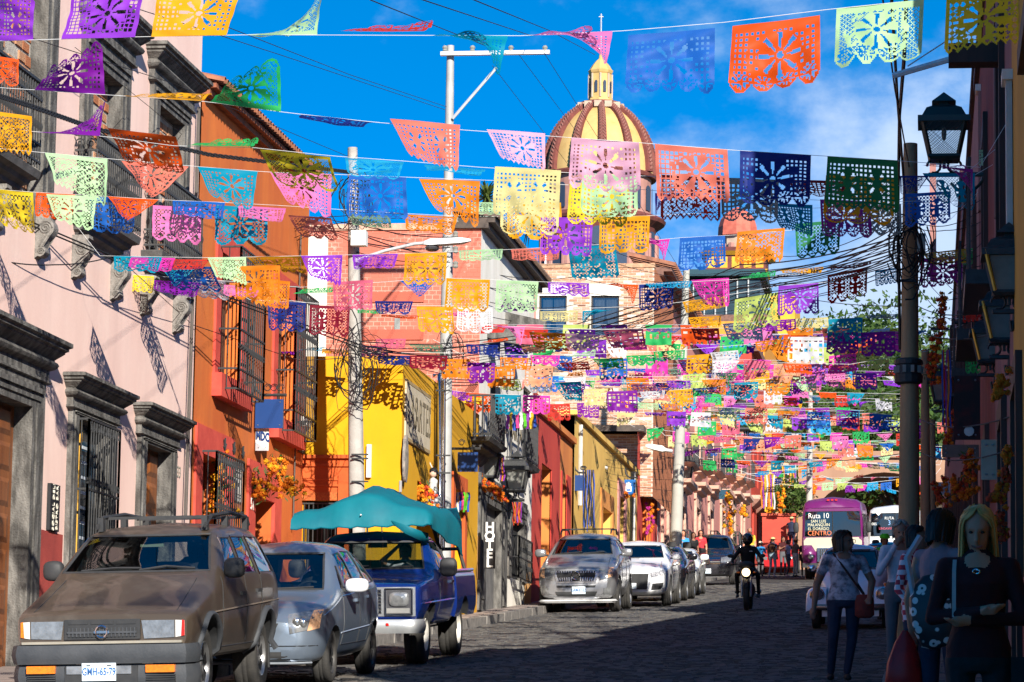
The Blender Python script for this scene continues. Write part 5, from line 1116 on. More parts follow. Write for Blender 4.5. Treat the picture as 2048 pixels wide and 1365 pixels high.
# place so that its outer flank stands a little further out than the off-roader's
# ================================================================ 3 deep blue pickup
M_blue = paint('deep_blue_paint', (.004, .018, .13), (.006, .025, .17), rough=.22, metal=.2, coat=.9)
r = thing('parked_pickup', 'deep blue old pickup truck with square headlights and a teal tarpaulin over its bed', 'pickup truck')
c = Car(r, [(.0, .62, .80, .88, .75, .89, .98, .80, 1.02, 1.03), (.04, .55, .86, .92, .75, .92, 1.02, .82, 1.06, 1.07), (.5, .52, .86, .95, .78, .94, 1.08, .76, 1.10, 1.13), (1.30, .50, .86, .96, .8, .94, 1.12, .74, 1.15, 1.17), (1.42, .45, .86, .96, .8, .94, 1.14, .76, 1.20, 1.21), (1.90, .45, .86, .96, .8, .94, 1.17, .66, 1.66, 1.70), (2.05, .45, .86, .96, .8, .94, 1.17, .66, 1.72, 1.76), (2.75, .45, .86, .96, .8, .94, 1.17, .65, 1.71, 1.75), (2.88, .45, .86, .96, .8, .93, 1.17, .66, 1.64, 1.68), (2.95, .45, .85, .94, .8, .92, 1.14, .66, 1.2, 1.22)], M_blue, step=.1, smooth=1, sec=2)
c.cavity([(1.55, .8, .74, .84, .85, .84, 1.1, .68, 1.18, 1.2), (2.02, .7, .74, .86, .85, .86, 1.14, .60, 1.66, 1.68), (2.72, .7, .74, .86, .85, .86, 1.14, .60, 1.66, 1.68), (2.80, .8, .74, .8, .85, .8, 1.14, .6, 1.6, 1.6)])
wsp = [(-.74, 1.24), (.74, 1.24), (.64, 1.61), (-.64, 1.61)]; c.ws(wsp, .5, 2.3); bwp = [(-.62, 1.28), (.62, 1.28), (.58, 1.58), (-.58, 1.58)]; c.ws(bwp, 2.5, 4)
sp_ = [(1.80, 1.22), (2.62, 1.22), (2.62, 1.60), (2.04, 1.60)]; c.side(sp_); c.arch(.86, .40, .45, .96, .4); c.finish()
c.gpane(wsp, 'windshield', M_glass, 10, 6, .012); c.gpane(bwp, 'rear_window', M_glass, d=-1)
for sg in (-1, 1):
    c.spane(sp_, 'side_window', M_glass, sg); c.gap([(1.50, 1.18), (1.48, .52)], sg); c.gap([(2.70, 1.58), (2.70, .52)], sg); c.gap([(1.48, .54), (2.7, .54)], sg); c.gap([(.1, .80), (2.9, .82)], sg, M_blue, .014, 'body_crease'); handle(r, c, 2.52, 1.06, M_chrome, sg); c.gap([(1.83, 1.2), (1.83, 1.34)], sg)
    mirror(r, .93*sg, 1.76, 1.26, sg, M_blk, (.12, .06, .13))
# bed
for sg in (-1, 1):
    m1 = MB(); m1.prism([(sg*x, 2.98, z) for x, z in ((.80, .60), (.92, .56), (.955, .70), (.96, .84), (.945, 1.10), (.92, 1.17), (.90, 1.19), (.83, 1.19), (.80, 1.15))], (0, 1.86, 0)); bo = tmp(m1, [M_blue])
    m2 = MB(); n = 24; m2.prism([(sg*.6, 3.78+.44*math.cos(2*math.pi*i/n), .40+.44*math.sin(2*math.pi*i/n)) for i in range(n)], (sg*.6, 0, 0)); put('bed_side', carve(bo, [tmp(m2, [M_blk])], 'bed_side', [M_blue], 35), None, r)
for nm, q_ in (('bed_front', (-.8, .8, 2.99, 3.03, .60, 1.18)), ('tailgate', (-.8, .8, 4.76, 4.83, .60, 1.18)), ('bed_floor', (-.66, .66, 3.03, 4.76, .62, .66))): mb = MB(); mb.box(*q_); put(nm, mb, M_blue, r, w=0)
mb = MB(); mb.box(-.6, .6, 2.9, 4.8, .42, .58); put('chassis', mb, M_blk, r, w=0)
for sg in (-1, 1): mb = MB(); mb.tube([(.92*sg, 3.0, 1.2), (.92*sg, 4.75, 1.2)], .025, 6); put('bed_rail', mb, M_blue, r, w=0); mb = MB(); mb.box(*sorted((.86*sg, .93*sg)), 4.80, 4.84, .80, 1.08); put('tail_lamp', mb, M_redl, r, w=0)
for x, y in ((-.74, .86), (.74, .86), (-.74, 3.78), (.74, 3.78)): wheel(r, x, y, .375, .26, 1 if x > 0 else -1, M_rimw, .58, 5, .05)
bumper(r, .95, .42, .60, -.14, .14, .1, mat('painted_chrome_bumper', (.55, .57, .58), (.40, .42, .44), rough=.3, metal=.6, scale=3), 'bumper', .02)
mb = MB(); mb.box(-.86, .86, -.015, .02, .64, 1.02); put('grille_surround', mb, mat('grille_silver', (.50, .52, .54), (.35, .36, .38), rough=.3, metal=.7), r, w=0)
mb = MB(); mb.box(-.42, .42, -.03, .0, .68, .99); gr_ = put('grille', mb, M_blk, r, w=0)
for k in range(7): mb = MB(); z = .705+k*.044; mb.box(-.42, .42, -.045, -.02, z-.010, z+.010); put('grille_slat', mb, M_chrome, r, w=0)
for x in (-.14, .14): mb = MB(); mb.box(x-.012, x+.012, -.05, -.02, .68, .99); put('grille_post', mb, M_chrome, r, w=0)
for sg in (-1, 1):
    mb = MB(); mb.box(*sorted((.46*sg, .83*sg)), -.035, .0, .66, 1.0); put('headlight_bezel', mb, mat('dark_bezel', (.09, .09, .10), rough=.4, metal=.5), r, w=0)
    mb = MB(); mb.box(*sorted((.47*sg, .82*sg)), -.048, -.03, .99, 1.005); mb.box(*sorted((.47*sg, .82*sg)), -.048, -.03, .655, .67); mb.box(*sorted((.47*sg, .485*sg)), -.048, -.03, .67, .99); mb.box(*sorted((.81*sg, .825*sg)), -.048, -.03, .67, .99); put('bezel_frame', mb, M_chrome, r, w=0)
    lump(r, 'headlight', (.65*sg, -.03, .86), (.135, .045, .095), M_lens, 14, 8, .55); mb = MB(); mb.box(*sorted((.49*sg, .79*sg)), -.045, -.03, .68, .745); put('indicator', mb, mat('smoked_lens', (.25, .25, .24), rough=.2, coat=1.), r, w=0)
mb = MB(); mb.box(.50, .54, -.165, -.16, .52, .555); put('bumper_sticker', mb, M_redl, r, w=0)
wiper(r, c, [(-.55, 1.25), (.0, 1.29)]); wiper(r, c, [(.05, 1.25), (.6, 1.28)])
mb = MB(); mb.box(-.68, .68, 2.25, 2.75, .75, .9); mb.box(-.68, .68, 2.62, 2.76, .9, 1.36); put('bench_seat', mb, M_seat, r, w=0); cabin(r, 1.75, 1.17, .70, None, .34)
mb = MB(); mb.box(-.10, .16, 2.0, 2.02, 1.53, 1.59); put('rear_view_mirror', mb, M_blk, r, w=0)
# rack poles over the bed
M_rack = mat('dark_rack_tube', (.05, .045, .04), rough=.6)
for p in ([(-.82, 3.0, 1.2), (-.8, 2.95, 1.9)], [(.80, 3.0, 1.2), (.62, 2.95, 1.9)], [(-.82, 4.7, 1.2), (-.8, 4.6, 1.9)], [(.82, 4.7, 1.2), (.64, 4.6, 1.9)], [(-1.1, 1.9, 1.88), (.75, 1.9, 1.92)], [(-.8, 1.9, 1.90), (-.8, 4.6, 1.90)], [(.62, 1.9, 1.90), (.64, 4.6, 1.90)], [(.7, 3.0, 1.5), (.74, 4.65, 1.5)]): mb = MB(); mb.tube(p, .028, 6); put('rack_tube', mb, M_rack, r, w=0)
PICK = r; XPK = park(r, 702, 40.62, 1200, 0, 0, (1.02, 1, 1))
# teal tarpaulin slung over the rack: a thing of its own
M_teal = mat('teal_tarpaulin', (.0, .155, .20), (.0, .12, .165), rough=.65, scale=2, bump=.35, bscale=5, trans=.12)
tp = thing('tarpaulin', 'teal tarpaulin bulging over the rack of the blue pickup, its side flap hanging', 'tarpaulin')
mb = MB(); R = []; nx, ny = 22, 12
for j in range(ny+1):
    v = j/ny; y = 1.55+3.0*v; row = []
    for i in range(nx+1):
        u = i/nx; x = -1.06+1.80*u
        z = 2.0+.07*u+.33*math.exp(-((u-.53)/.25)**2)*(.5+.5*math.sin(math.pi*min(1, v*.9+.12)))+.02*math.sin(9*u+4*v)+.012*math.sin(23*u-7*v)+.02*math.sin(17*v+3*u)+.016*abs(math.sin(14*u+9*v))-.02*abs(math.sin(8*(u-.5)*(v+.4)))
        if v < .08: z -= .06
        row.append((x, y, z))
    for k, (dx, dz) in enumerate(((.05, -.08), (.07, -.22), (.085, -.36), (.09, -.5))): x, y0, z0 = row[nx]; row.append((.74+dx+.02*math.sin(5*v*3+k), y+.03*math.sin(7*v+k), 2.0+dz*(.40+.75*v)+.02*math.sin(11*v)))
    R.append(row)
front = [(x, y-.06+.02*math.sin(i*1.3), 1.80+.03*(i/22)-.012*math.sin(i*2.1)) for i, (x, y, z) in enumerate(R[0])]
mb.loft([front]+R, False, False); put('sheet', mb, M_teal, tp, 180, w=0)
mb = MB(); mb.tube(front+[q_[-1] for q_ in R], .012, 4); put('hem', mb, M_teal, tp, 60, w=0)
for i_ in (1, 8, 14, 20): mb = MB(); p_ = front[i_]; mb.tube([p_, (p_[0]+.02, 1.9, 1.90), (p_[0]+.02, 1.92, 1.74 if i_ == 14 else 1.86)], .008, 4); put('tie_cord', mb, mat('white_cord', (.7, .7, .68)), tp, w=0)
mb = MB(); mb.loft([[(.30, 1.5, 1.90), (.5, 1.35, 1.84), (.68, 1.5, 1.76), (.74, 1.9, 1.72)], [(.36, 1.46, 1.82), (.52, 1.30, 1.72), (.66, 1.42, 1.64), (.74, 1.9, 1.58)], [(.42, 1.5, 1.79), (.55, 1.4, 1.74), (.66, 1.5, 1.66), (.70, 1.9, 1.66)]], False, False); put('loose_fold', mb, M_teal, tp, 180, w=0)
for x in (-.1,): mb = MB(); mb.tube([(x, 1.47, 1.98), (x+.01, 1.9, 1.9), (x+.01, 1.9, 1.74)], .012, 4); put('tie_cord', mb, mat('white_cord', (.7, .7, .68)), tp, w=0)
tp.matrix_world = PICK.matrix_world.copy()
# ================================================================ 4 silver off-roader with slatted chrome grille
M_silver = paint('silver_paint', (.36, .36, .37), (.32, .32, .33), rough=.28, metal=.65)
def suv(label, M, glass=M_glassd, L=4.4, hw=.90, H=1.72, hood=1.08, name='parked_car', cat='car', simple=True, rimm=None, wr=.36, roofslope=0, front0=.82):
    """a modern high car: hood, raked screen, three side lights"""
    r = thing(name, label, cat); k = hw/.9; h = H
    st = [(.0, .36, .62*k, .70*k, .6, .70*k, front0-.08, .58*k, front0-.02, front0), (.06, .28, .74*k, .82*k, .6, .80*k, front0, .66*k, front0+.06, front0+.09), (.30, .25, .80*k, .88*k, .62, .87*k, front0+.08, .72*k, hood-.10, hood-.05), (1.05, .25, .80*k, .90*k, .66, .88*k, hood-.06, .74*k, hood+.02, hood+.07), (1.25, .25, .80*k, .90*k, .66, .88*k, hood-.02, .74*k, hood+.09, hood+.13), (1.95, .25, .80*k, .90*k, .68, .88*k, hood+.02, .64*k, h-.13, h-.08), (2.3, .25, .80*k, .90*k, .68, .88*k, hood+.03, .62*k, h-.06, h-.01), (3.3, .25, .80*k, .90*k, .68, .88*k, hood+.05, .61*k, h-.06-roofslope*.4, h-.01-roofslope*.4), (L-.25, .28, .78*k, .88*k, .7, .86*k, hood+.08, .57*k, h-.16-roofslope, h-.1-roofslope), (L-.02, .4, .68*k, .8*k, .75, .78*k, hood+.02, .5*k, hood+.3, hood+.36), (L, .45, .6*k, .7*k, .75, .7*k, hood, .45*k, hood+.25, hood+.3)]
    c = Car(r, st, M, step=.14, sec=3)
    c.cavity([(1.4, .7, .7*k, .76*k, .75, .76*k, hood-.04, .62*k, hood+.06, hood+.08), (2.15, .6, .7*k, .80*k, .75, .80*k, hood, .54*k, h-.14, h-.10), (L-.5, .6, .7*k, .8*k, .75, .8*k, hood, .5*k, h-.2-roofslope, h-.16-roofslope), (L-.3, .8, .6*k, .7*k, .8, .7*k, hood, .45*k, h-.35, h-.3)])
    wsp = [(-.68*k, hood+.13), (.68*k, hood+.13), (.57*k, h-.15), (-.57*k, h-.15)]; c.ws(wsp, .4, 2.4)
    t = h-.17; sw_ = [[(1.70, hood+.09), (2.42, hood+.10), (2.42, t), (2.08, t-.01)], [(2.52, hood+.10), (3.22, hood+.12), (3.16, t-roofslope*.3), (2.52, t)], [(3.32, hood+.12), (L-.42, hood+.15), (L-.52, t-.04-roofslope), (3.26, t-roofslope*.35)]]
    for p in sw_: c.side(p)
    for y in (.88, L-.95): c.arch(y, wr, wr+.07, .90*k)
    c.finish(); c.gpane(wsp, 'windshield', glass, 8, 5, .012)
    for p in sw_:
        for sg in (-1, 1): c.spane(p, 'side_window', glass, sg)
    for sg in (-1, 1):
        c.gap([(1.45, hood+.06), (1.40, .5)], sg); c.gap([(2.47, hood+.08), (2.47, .5)], sg); c.gap([(3.25, hood+.1), (3.1, .5)], sg); handle(r, c, 2.3, hood-.04, M, sg); handle(r, c, 3.1, hood-.02, M, sg)
        mirror(r, .88*k*sg, 1.62, hood+.16, sg, M, (.13, .08, .09))
        for y in (.88, L-.95): wheel(r, (.78*k)*sg, y, wr, .23, sg, rimm or M_rimg, .66, 5)
    c.topgap([(-.70*k, .12), (-.66*k, 1.1)]); c.topgap([(.70*k, .12), (.66*k, 1.1)])
    for x in (-.36, .36): seat(r, x, 2.25, .72)
    cabin(r, 1.62, hood+.03, .6*k); return r, c
r, c = suv('silver off-roader with vertical chrome grille slats facing the camera in mid street', M_silver, M_glass, 4.43, .90, 1.70, 1.10)
c.gpane([(-.44, .62), (.44, .62), (.50, .92), (-.50, .92)], 'grille_surround', mat('bright_grille_silver', (.62, .62, .64), rough=.25, metal=.7), 10, 4, -.02, th=.03)
c.gpane([(-.40, .66), (.40, .66), (.45, .885), (-.45, .885)], 'grille_recess', M_blk, 10, 3, -.026)
for k in range(17):
    x = -.40+k*.05; mb = MB(); z0, z1 = .665, .88; xx = x*1.1
    if abs(x) < .055: continue
    ya, yb_ = c.fy(x, z0), c.fy(xx, z1); mb.box8([(x-.011, ya-.045, z0), (x+.011, ya-.045, z0), (x+.011, ya-.02, z0), (x-.011, ya-.02, z0), (xx-.011, yb_-.045, z1), (xx+.011, yb_-.045, z1), (xx+.011, yb_-.02, z1), (xx-.011, yb_-.02, z1)]); put('grille_slat', mb, mat('bright_grille_silver', (.62, .62, .64)), r, w=0)
yg = c.fy(0, .78); mb = front_rings(r, 0, yg-.05, .78, .085, M_chrome, th=.014)
for q in (-.035, 0, .035): mb.tube([(q-.05, yg-.05, .75+q*.3), (q+.05, yg-.05, .81+q*.3)], .008, 4)
put('emblem', mb, M_chrome, r, w=0)
c.gpane([(-.42, .34), (.42, .34), (.47, .44), (-.47, .44)], 'lower_grille', M_blk, 8, 3, -.02); c.gpane([(-.42, .53), (.42, .53), (.44, .57), (-.44, .57)], 'upper_slot', M_blk, 8, 2, -.02)
P = [(x, (c.fy(x, .30) or .1)-.03, .29+.06*abs(x/.6)**6) for x in np.linspace(-.55, .55, 19)]; P = [(-.52, P[0][1], .60)]+P+[(.52, P[-1][1], .60)]; mb = MB(); mb.tube(P, .024, 6); put('bumper_trim', mb, mat('bright_grille_silver', (.62, .62, .64)), r, 60, w=0)
for sg in (-1, 1):
    c.gpane([(.52*sg, .68), (.80*sg, .74), (.80*sg, .96), (.50*sg, .93)], 'headlight', M_lens, 6, 5, -.015, th=.03); c.gpane([(.70*sg, .73), (.81*sg, .76), (.81*sg, .95), (.72*sg, .95)], 'indicator', mat('peach_lens', (.7, .42, .25)), 3, 4, -.02)
    c.gpane([(.60*sg, .36), (.76*sg, .38), (.78*sg, .53), (.60*sg, .51)], 'fog_lamp', M_lens, 4, 4, -.012)
    mb = MB(); mb.tube([(.57*sg, 2.2, 1.68), (.57*sg, 2.35, 1.76), (.56*sg, 3.6, 1.76), (.55*sg, 3.8, 1.66)], .02, 6); put('roof_rail', mb, M_blk, r, 50, w=0)
bumper(r, .84, .20, .27, .02, .25, .15, mat('pale_lip', (.5, .5, .5)), 'bumper_lip', .03)
plate(r, c.fy(0, .45)-.05, .06, .47, 'GRM-87-52', .30, .16)
mb = MB(); mb.box(-.6, .6, 2.6, 2.63, 1.76, 1.79); put('roof_crossbar', mb, M_blk, r, w=0)
wiper(r, c, [(-.5, 1.25), (0, 1.28)]); wiper(r, c, [(.02, 1.25), (.5, 1.28)]); park(r, 1154, 70.9, 1150, 0, 0, (1.02, 1, 1.06))
# ================================================================ 5-7 white crossover, black car, white hatchback
M_whitep = paint('white_car_paint', (.76, .77, .78), (.72, .73, .75), rough=.25, metal=.0, coat=.9)
r, c = suv('white crossover parked directly behind the silver off-roader', M_whitep, M_glassd, 4.65, .93, 1.62, 1.05, roofslope=.05)
for sg in (-1, 1): c.gpane([(.50*sg, .70), (.82*sg, .76), (.82*sg, .90), (.48*sg, .82)], 'headlight', mat('dark_lamp', (.10, .10, .11), (.5, .5, .52), rough=.15, coat=1., scale=30), 6, 4, -.012); c.gpane([(.50*sg, .40), (.78*sg, .42), (.80*sg, .58), (.54*sg, .56)], 'air_intake', M_blk, 4, 3, -.01)
c.gpane([(-.40, .42), (.40, .42), (.45, .80), (-.45, .80)], 'grille', M_blk, 6, 4, -.01); plate(r, c.fy(0, .5)-.03, 0, .5, None); park(r, 1262, 76.4, 1150, 0, 0)
r, c = suv('black car almost hidden between the white crossover and the white hatchback', paint('black_paint', (.015, .015, .018), rough=.2), M_glassd, 4.5, .92, 1.5, 1.0)
for sg in (-1, 1): c.gpane([(.50*sg, .66), (.80*sg, .72), (.80*sg, .86), (.48*sg, .80)], 'headlight', M_lens, 4, 3, -.012)
park(r, 1302, 83.2, 1150, 0, 0)
r, c = suv('small white hatchback with round dark lamps, fourth behind the blue pickup', paint('cream_white_paint', (.74, .75, .72), rough=.25, metal=0, coat=.9), M_glassd, 3.95, .87, 1.42, .94, wr=.31, front0=.72)
for sg in (-1, 1):
    y_ = c.fy(.60*sg, .72); lump(r, 'headlight', (.60*sg, y_-.0, .72), (.13, .06, .12), mat('dark_lamp', (.10, .10, .11)), 12, 8); lump(r, 'lamp_bulb', (.60*sg, y_-.04, .72), (.06, .04, .06), M_lens, 10, 6); y_ = c.fy(.62*sg, .40); lump(r, 'fog_lamp', (.62*sg, y_, .40), (.11, .05, .10), M_blk, 10, 6); lump(r, 'fog_bulb', (.62*sg, y_-.04, .40), (.05, .03, .05), M_lens, 8, 5)
c.gpane([(-.32, .40), (.32, .40), (.38, .74), (-.38, .74)], 'grille', M_blk, 6, 4, -.01); P = [(x, (c.fy(x, .26) or .1)-.02, .24) for x in np.linspace(-.7, .7, 17)]; mb = MB(); mb.tube(P, .02, 5); put('bumper_lip', mb, M_rimg, r, w=0); park(r, 1337, 91.4, 1140, 0, 0)
# ================================================================ 8 dark minivan
r, c = suv('dark grey minivan with broad chrome grille beside the motorcyclist', paint('dark_graphite_paint', (.022, .021, .026), (.03, .028, .032), rough=.22), M_glassd, 5.1, 1.0, 1.72, 1.08)
for k in range(4): c.gpane([(-.48, .70+k*.06), (.48, .70+k*.06), (.5, .735+k*.06), (-.5, .735+k*.06)], 'grille_bar', M_chrome if k % 2 == 0 or k == 3 else mat('grille_grey', (.2, .2, .2)), 8, 1, -.02)
for sg in (-1, 1): c.gpane([(.52*sg, .72), (.88*sg, .80), (.88*sg, .98), (.52*sg, .92)], 'headlight', M_lens, 6, 4, -.015)
yg = c.fy(0, .80)-.05; mb = MB()
for x in (-.08, .08): mb.box8([(x*.8-.015, yg-.01, .73), (x*.8+.015, yg-.01, .73), (x*.8+.015, yg+.01, .73), (x*.8-.015, yg+.01, .73), (x-.015, yg-.01, .89), (x+.015, yg-.01, .89), (x+.015, yg+.01, .89), (x-.015, yg+.01, .89)])
mb.box(-.07, .07, yg-.01, yg+.01, .795, .825); mb.tube([(.12*math.copysign(abs(math.cos(a))**.6, math.cos(a)), yg, .81+.11*math.copysign(abs(math.sin(a))**.6, math.sin(a))) for a in np.linspace(0, 2*math.pi, 25)], .012, 5); put('emblem', mb, M_chrome, r, w=0)
plate(r, c.fy(0, .47)-.03, .0, .47, 'UJV-61', .32, .16, M_blk); c.gpane([(-.6, .28), (.6, .28), (.6, .38), (-.6, .38)], 'lower_grille', M_blk, 6, 2, -.01); mb = MB(); mb.tube([(-.7, -.0, .27), (.7, -.0, .27)], .015, 5); put('bumper_trim', mb, M_rimg, r, w=0); park(r, 1414, 113, 1120, 0, 0, (1, 1, 1.07))
# ================================================================ 9-10 red car and dark blue car
r, c = suv('bright red car standing behind the pedestrians at the far corner', paint('red_car_paint', (.45, .015, .02), rough=.25, metal=0, coat=.9), M_glassd, 4.3, .88, 1.5, 1.0)
for sg in (-1, 1): c.gpane([(.50*sg, .66), (.80*sg, .72), (.80*sg, .86), (.48*sg, .80)], 'headlight', M_lens, 4, 3, -.012)
park(r, 1556, 147, 1110, 0, 0)
r, c = suv('dark blue car facing us behind the white beetle, under the white bus', paint('navy_car_paint', (.012, .02, .05), rough=.2), M_glassd, 4.5, .9, 1.5, 1.02)
for sg in (-1, 1): c.gpane([(.50*sg, .66), (.80*sg, .72), (.80*sg, .86), (.48*sg, .80)], 'headlight', M_lens, 4, 3, -.012)
c.gpane([(-.40, .50), (.40, .50), (.45, .78), (-.45, .78)], 'grille', M_blk, 6, 4, -.01); park(r, 1772, 106, 1090, 0, 0)
# ================================================================ 11 the white beetle-shaped car
M_bw = paint('beetle_white_paint', (.82, .82, .84), (.78, .78, .80), rough=.25, metal=0, coat=.9)
r = thing('small_car', 'old white round-backed small car with bulging fenders driving towards us in the shade', 'car')
c = Car(r, [(.35, .42, .25, .34, .5, .34, .56, .22, .62, .64), (.42, .35, .36, .42, .5, .42, .62, .28, .70, .74), (.75, .3, .44, .50, .55, .50, .78, .36, .86, .91), (1.1, .28, .52, .58, .6, .57, .88, .42, .95, 1.0), (1.35, .28, .60, .66, .6, .64, .93, .50, 1.02, 1.06), (1.45, .28, .62, .68, .6, .66, .95, .56, 1.08, 1.10), (1.72, .28, .64, .70, .6, .67, .97, .52, 1.36, 1.42), (2.1, .28, .64, .70, .6, .67, .98, .48, 1.45, 1.51), (2.7, .28, .64, .70, .6, .66, .98, .46, 1.40, 1.46), (3.4, .3, .6, .64, .6, .6, .9, .36, 1.12, 1.18), (3.9, .35, .5, .5, .6, .46, .76, .26, .82, .86), (4.05, .45, .3, .35, .6, .3, .66, .18, .7, .72)], M_bw, step=.1, smooth=3, sec=4)
c.cavity([(1.5, .6, .55, .58, .7, .58, .9, .5, 1.04, 1.06), (1.8, .5, .55, .6, .7, .6, .92, .45, 1.34, 1.38), (2.7, .5, .55, .6, .7, .6, .92, .4, 1.34, 1.38), (3.1, .6, .5, .55, .7, .55, .9, .34, 1.1, 1.12)])
wsp = [(-.50, 1.06), (.50, 1.06), (.43, 1.36), (-.43, 1.36)]; c.ws(wsp, .6, 2.2); sw_ = [[(1.74, 1.04), (2.36, 1.04), (2.34, 1.36), (1.92, 1.34)], [(2.44, 1.04), (2.95, 1.04), (2.75, 1.30), (2.44, 1.35)]]
for p in sw_: c.side(p)
c.finish(); c.gpane(wsp, 'windshield', M_glassd, 8, 5, .010)
wf = [(x*1.06, z+(-.02 if z < 1.2 else .025)) for x, z in wsp]; Pq = [(x, c.fy(x, z)-.006, z) for a, b in zip(wf, wf[1:]+wf[:1]) for t in np.linspace(0, .9, 7) for x, z in [(a[0]+(b[0]-a[0])*t, a[1]+(b[1]-a[1])*t)]]; mb = MB(); mb.tube(Pq+Pq[:1], .013, 5); put('screen_seal', mb, M_blk, r, w=0)
for p in sw_:
    for sg in (-1, 1): c.spane(p, 'side_window', M_glassd, sg)
for sg in (-1, 1):
    # front and rear fenders: swelling arches over the wheels
    for (y0, ln, zt_, nm) in ((.68, .62, .74, 'front_fender'), (3.12, .60, .72, 'rear_fender')):
        mb = MB(); R = []
        for i in range(17):
            a = math.pi*(i/16)*1.04-.06; yy_ = y0-ln*math.cos(a); zz_ = .34+(zt_-.34)*max(0, math.sin(a))**.8+(.0 if i < 14 else 0); row = []
            for j in range(9):
                b = j/8; row.append((sg*(.42+.36*math.sin(b*math.pi/2)**.9), yy_+.04*(1-b), zz_*(1-.0*b)-(zz_-.34)*.0-(.30*(zz_-.2))*(b**3.2)))
            R.append(row)
        mb.loft(R, False, False); R2 = [[(x-.02*sg, y, z-.03) for x, y, z in row] for row in R]; put(nm, mb, M_bw, r, 60, w=0)
    lump(r, 'headlight', (.58*sg, .17, .60), (.115, .07, .115), M_lens, 14, 8); mb = MB(); mb.lathe([(.118, -.03), (.132, -.02), (.135, .02), (.12, .12)], (.58*sg, .17, .60), 18, 'y', caps=False); put('headlight_ring', mb, M_chrome, r, 60, w=0)
    lump(r, 'indicator', (.62*sg, .42, .775), (.04, .09, .04), M_amber, 8, 6)
    mb = MB(); mb.box(*sorted((.62*sg, .78*sg)), 1.15, 2.75, .30, .34); put('running_board', mb, M_blk, r, w=0)
    for y in (.72, 3.1): wheel(r, .62*sg, y, .315, .16, sg, M_chrome, .6, 5)
    c.gap([(1.68, 1.0), (1.62, .5)], sg); c.gap([(2.40, 1.02), (2.40, .6)], sg); handle(r, c, 2.28, .90, M_chrome, sg); mirror(r, .66*sg, 1.70, 1.06, sg, M_chrome, (.08, .04, .06))
for (z0, nm) in ((.36, 'bumper'),):
    P = [(x, .02+.16*abs(x/.78)**3, .385) for x in np.linspace(-.78, .78, 21)]; mb = MB(); mb.loft([[(x, y, z-.055), (x, y-.03, z-.02), (x, y-.03, z+.02), (x, y, z+.055), (x, y+.02, z)] for x, y, z in P]); put('bumper', mb, mat('dull_chrome', (.32, .30, .28), (.2, .15, .12), rough=.25, metal=.8, scale=3), r, 60, w=0)
for x in (-.33, .33): lump(r, 'bumper_guard', (x, .0, .40), (.035, .04, .11), M_chrome, 8, 6)
mb = MB(); mb.box(-.5, .5, .12, .6, .22, .40); put('front_apron', mb, M_bw, r, w=0); plate(r, .0, 0, .30, None)
c.topgap([(0, .5), (0, 1.2)], M_chrome, .008, 'hood_moulding'); mb = MB(); mb.box(-.43, -.33, 1.60, 1.605, 1.20, 1.26); put('screen_sticker', mb, mat('blue_sticker', (.05, .3, .65)), r, w=0)
for x in (-.3, .3): seat(r, x, 2.1, .55)
cabin(r, 1.6, 1.0, .5, None, .3); wiper(r, c, [(-.35, 1.07), (.05, 1.1)]); park(r, 1701, 55.9, 1180, 0, 0)
# ================================================================ 12 the purple bus and the white bus
def bus(label, M, M2, wid, H, front, dx=0):
    r = thing('bus', label, 'bus'); hw = wid/2; L = 9.5
    c = Car(r, [(.0, .5, hw*.8, hw*.93, .8, hw*.93, 1.3, hw*.86, 2.55, 2.6), (.08, .42, hw*.92, hw*.98, .8, hw*.985, 1.3, hw*.93, H-.34, H-.20), (.4, .40, hw*.95, hw, .9, hw, 1.35, hw*.95, H-.16, H-.04), (1.0, .4, hw*.95, hw, .9, hw, 1.35, hw*.95, H-.12, H), (L-.2, .4, hw*.95, hw, .9, hw, 1.35, hw*.95, H-.12, H), (L, .5, hw*.9, hw*.95, .9, hw*.95, 1.35, hw*.9, H-.25, H-.15)], M, step=.3, smooth=0, sec=2)
    c.cavity([(.2, 1.0, hw*.86, hw*.9, 1.2, hw*.9, 1.4, hw*.85, H-.5, H-.45), (.6, .8, hw*.9, hw*.93, 1.1, hw*.93, 1.4, hw*.88, H-.3, H-.25), (L-.3, .8, hw*.9, hw*.93, 1.1, hw*.93, 1.4, hw*.88, H-.3, H-.25)])
    wsp = [(-hw*.90, 1.52), (hw*.90, 1.52), (hw*.87, 2.42), (-hw*.87, 2.42)]; c.ws(wsp, -.5, .9)
    sw_ = [[(.55+k*1.4, 1.55), (1.75+k*1.4, 1.55), (1.75+k*1.4, 2.35), (.55+k*1.4, 2.35)] for k in range(6)]
    for p in sw_: c.side(p)
    c.arch(1.7, .48, .56, hw); c.arch(7.2, .48, .56, hw); c.finish()
    c.gpane(wsp, 'windshield', M_glassd, 8, 5, .01)
    for p in sw_:
        for sg in (-1, 1): c.spane(p, 'side_window', M_glassd, sg, 3, 2)
    for sg in (-1, 1):
        for y in (1.7, 7.2): wheel(r, (hw-.2)*sg, y, .48, .28, sg, M_rimg, .6, 6)
        mb = MB(); mb.tube([(hw*.95*sg, .05, 2.3), ((hw+.2)*sg, -.25, 2.2), ((hw+.2)*sg, -.25, 1.9)], .02, 5); put('mirror_arm', mb, M_blk, r, w=0); lump(r, 'wing_mirror', ((hw+.2)*sg, -.25, 1.85), (.11, .06, .2), M_blk, 10, 6, .6)
        mb = MB(); mb.tube([(-.5*sg, .02, 1.56), (0*sg, .0, 1.75)], .012, 4); put('wiper', mb, M_blk, r, w=0)
    mb = MB(); mb.tube([(0, c.fy(0, 1.53)+.0, 1.53), (0, c.fy(0, 2.41)+.0, 2.41)], .02, 4); put('screen_divider', mb, M_blk, r, w=0)
    for x in (-.36, .0, .36):
        for y in (2, 3, 4): seat(r, x*2.2, y, 1.0)
    return r, c, hw
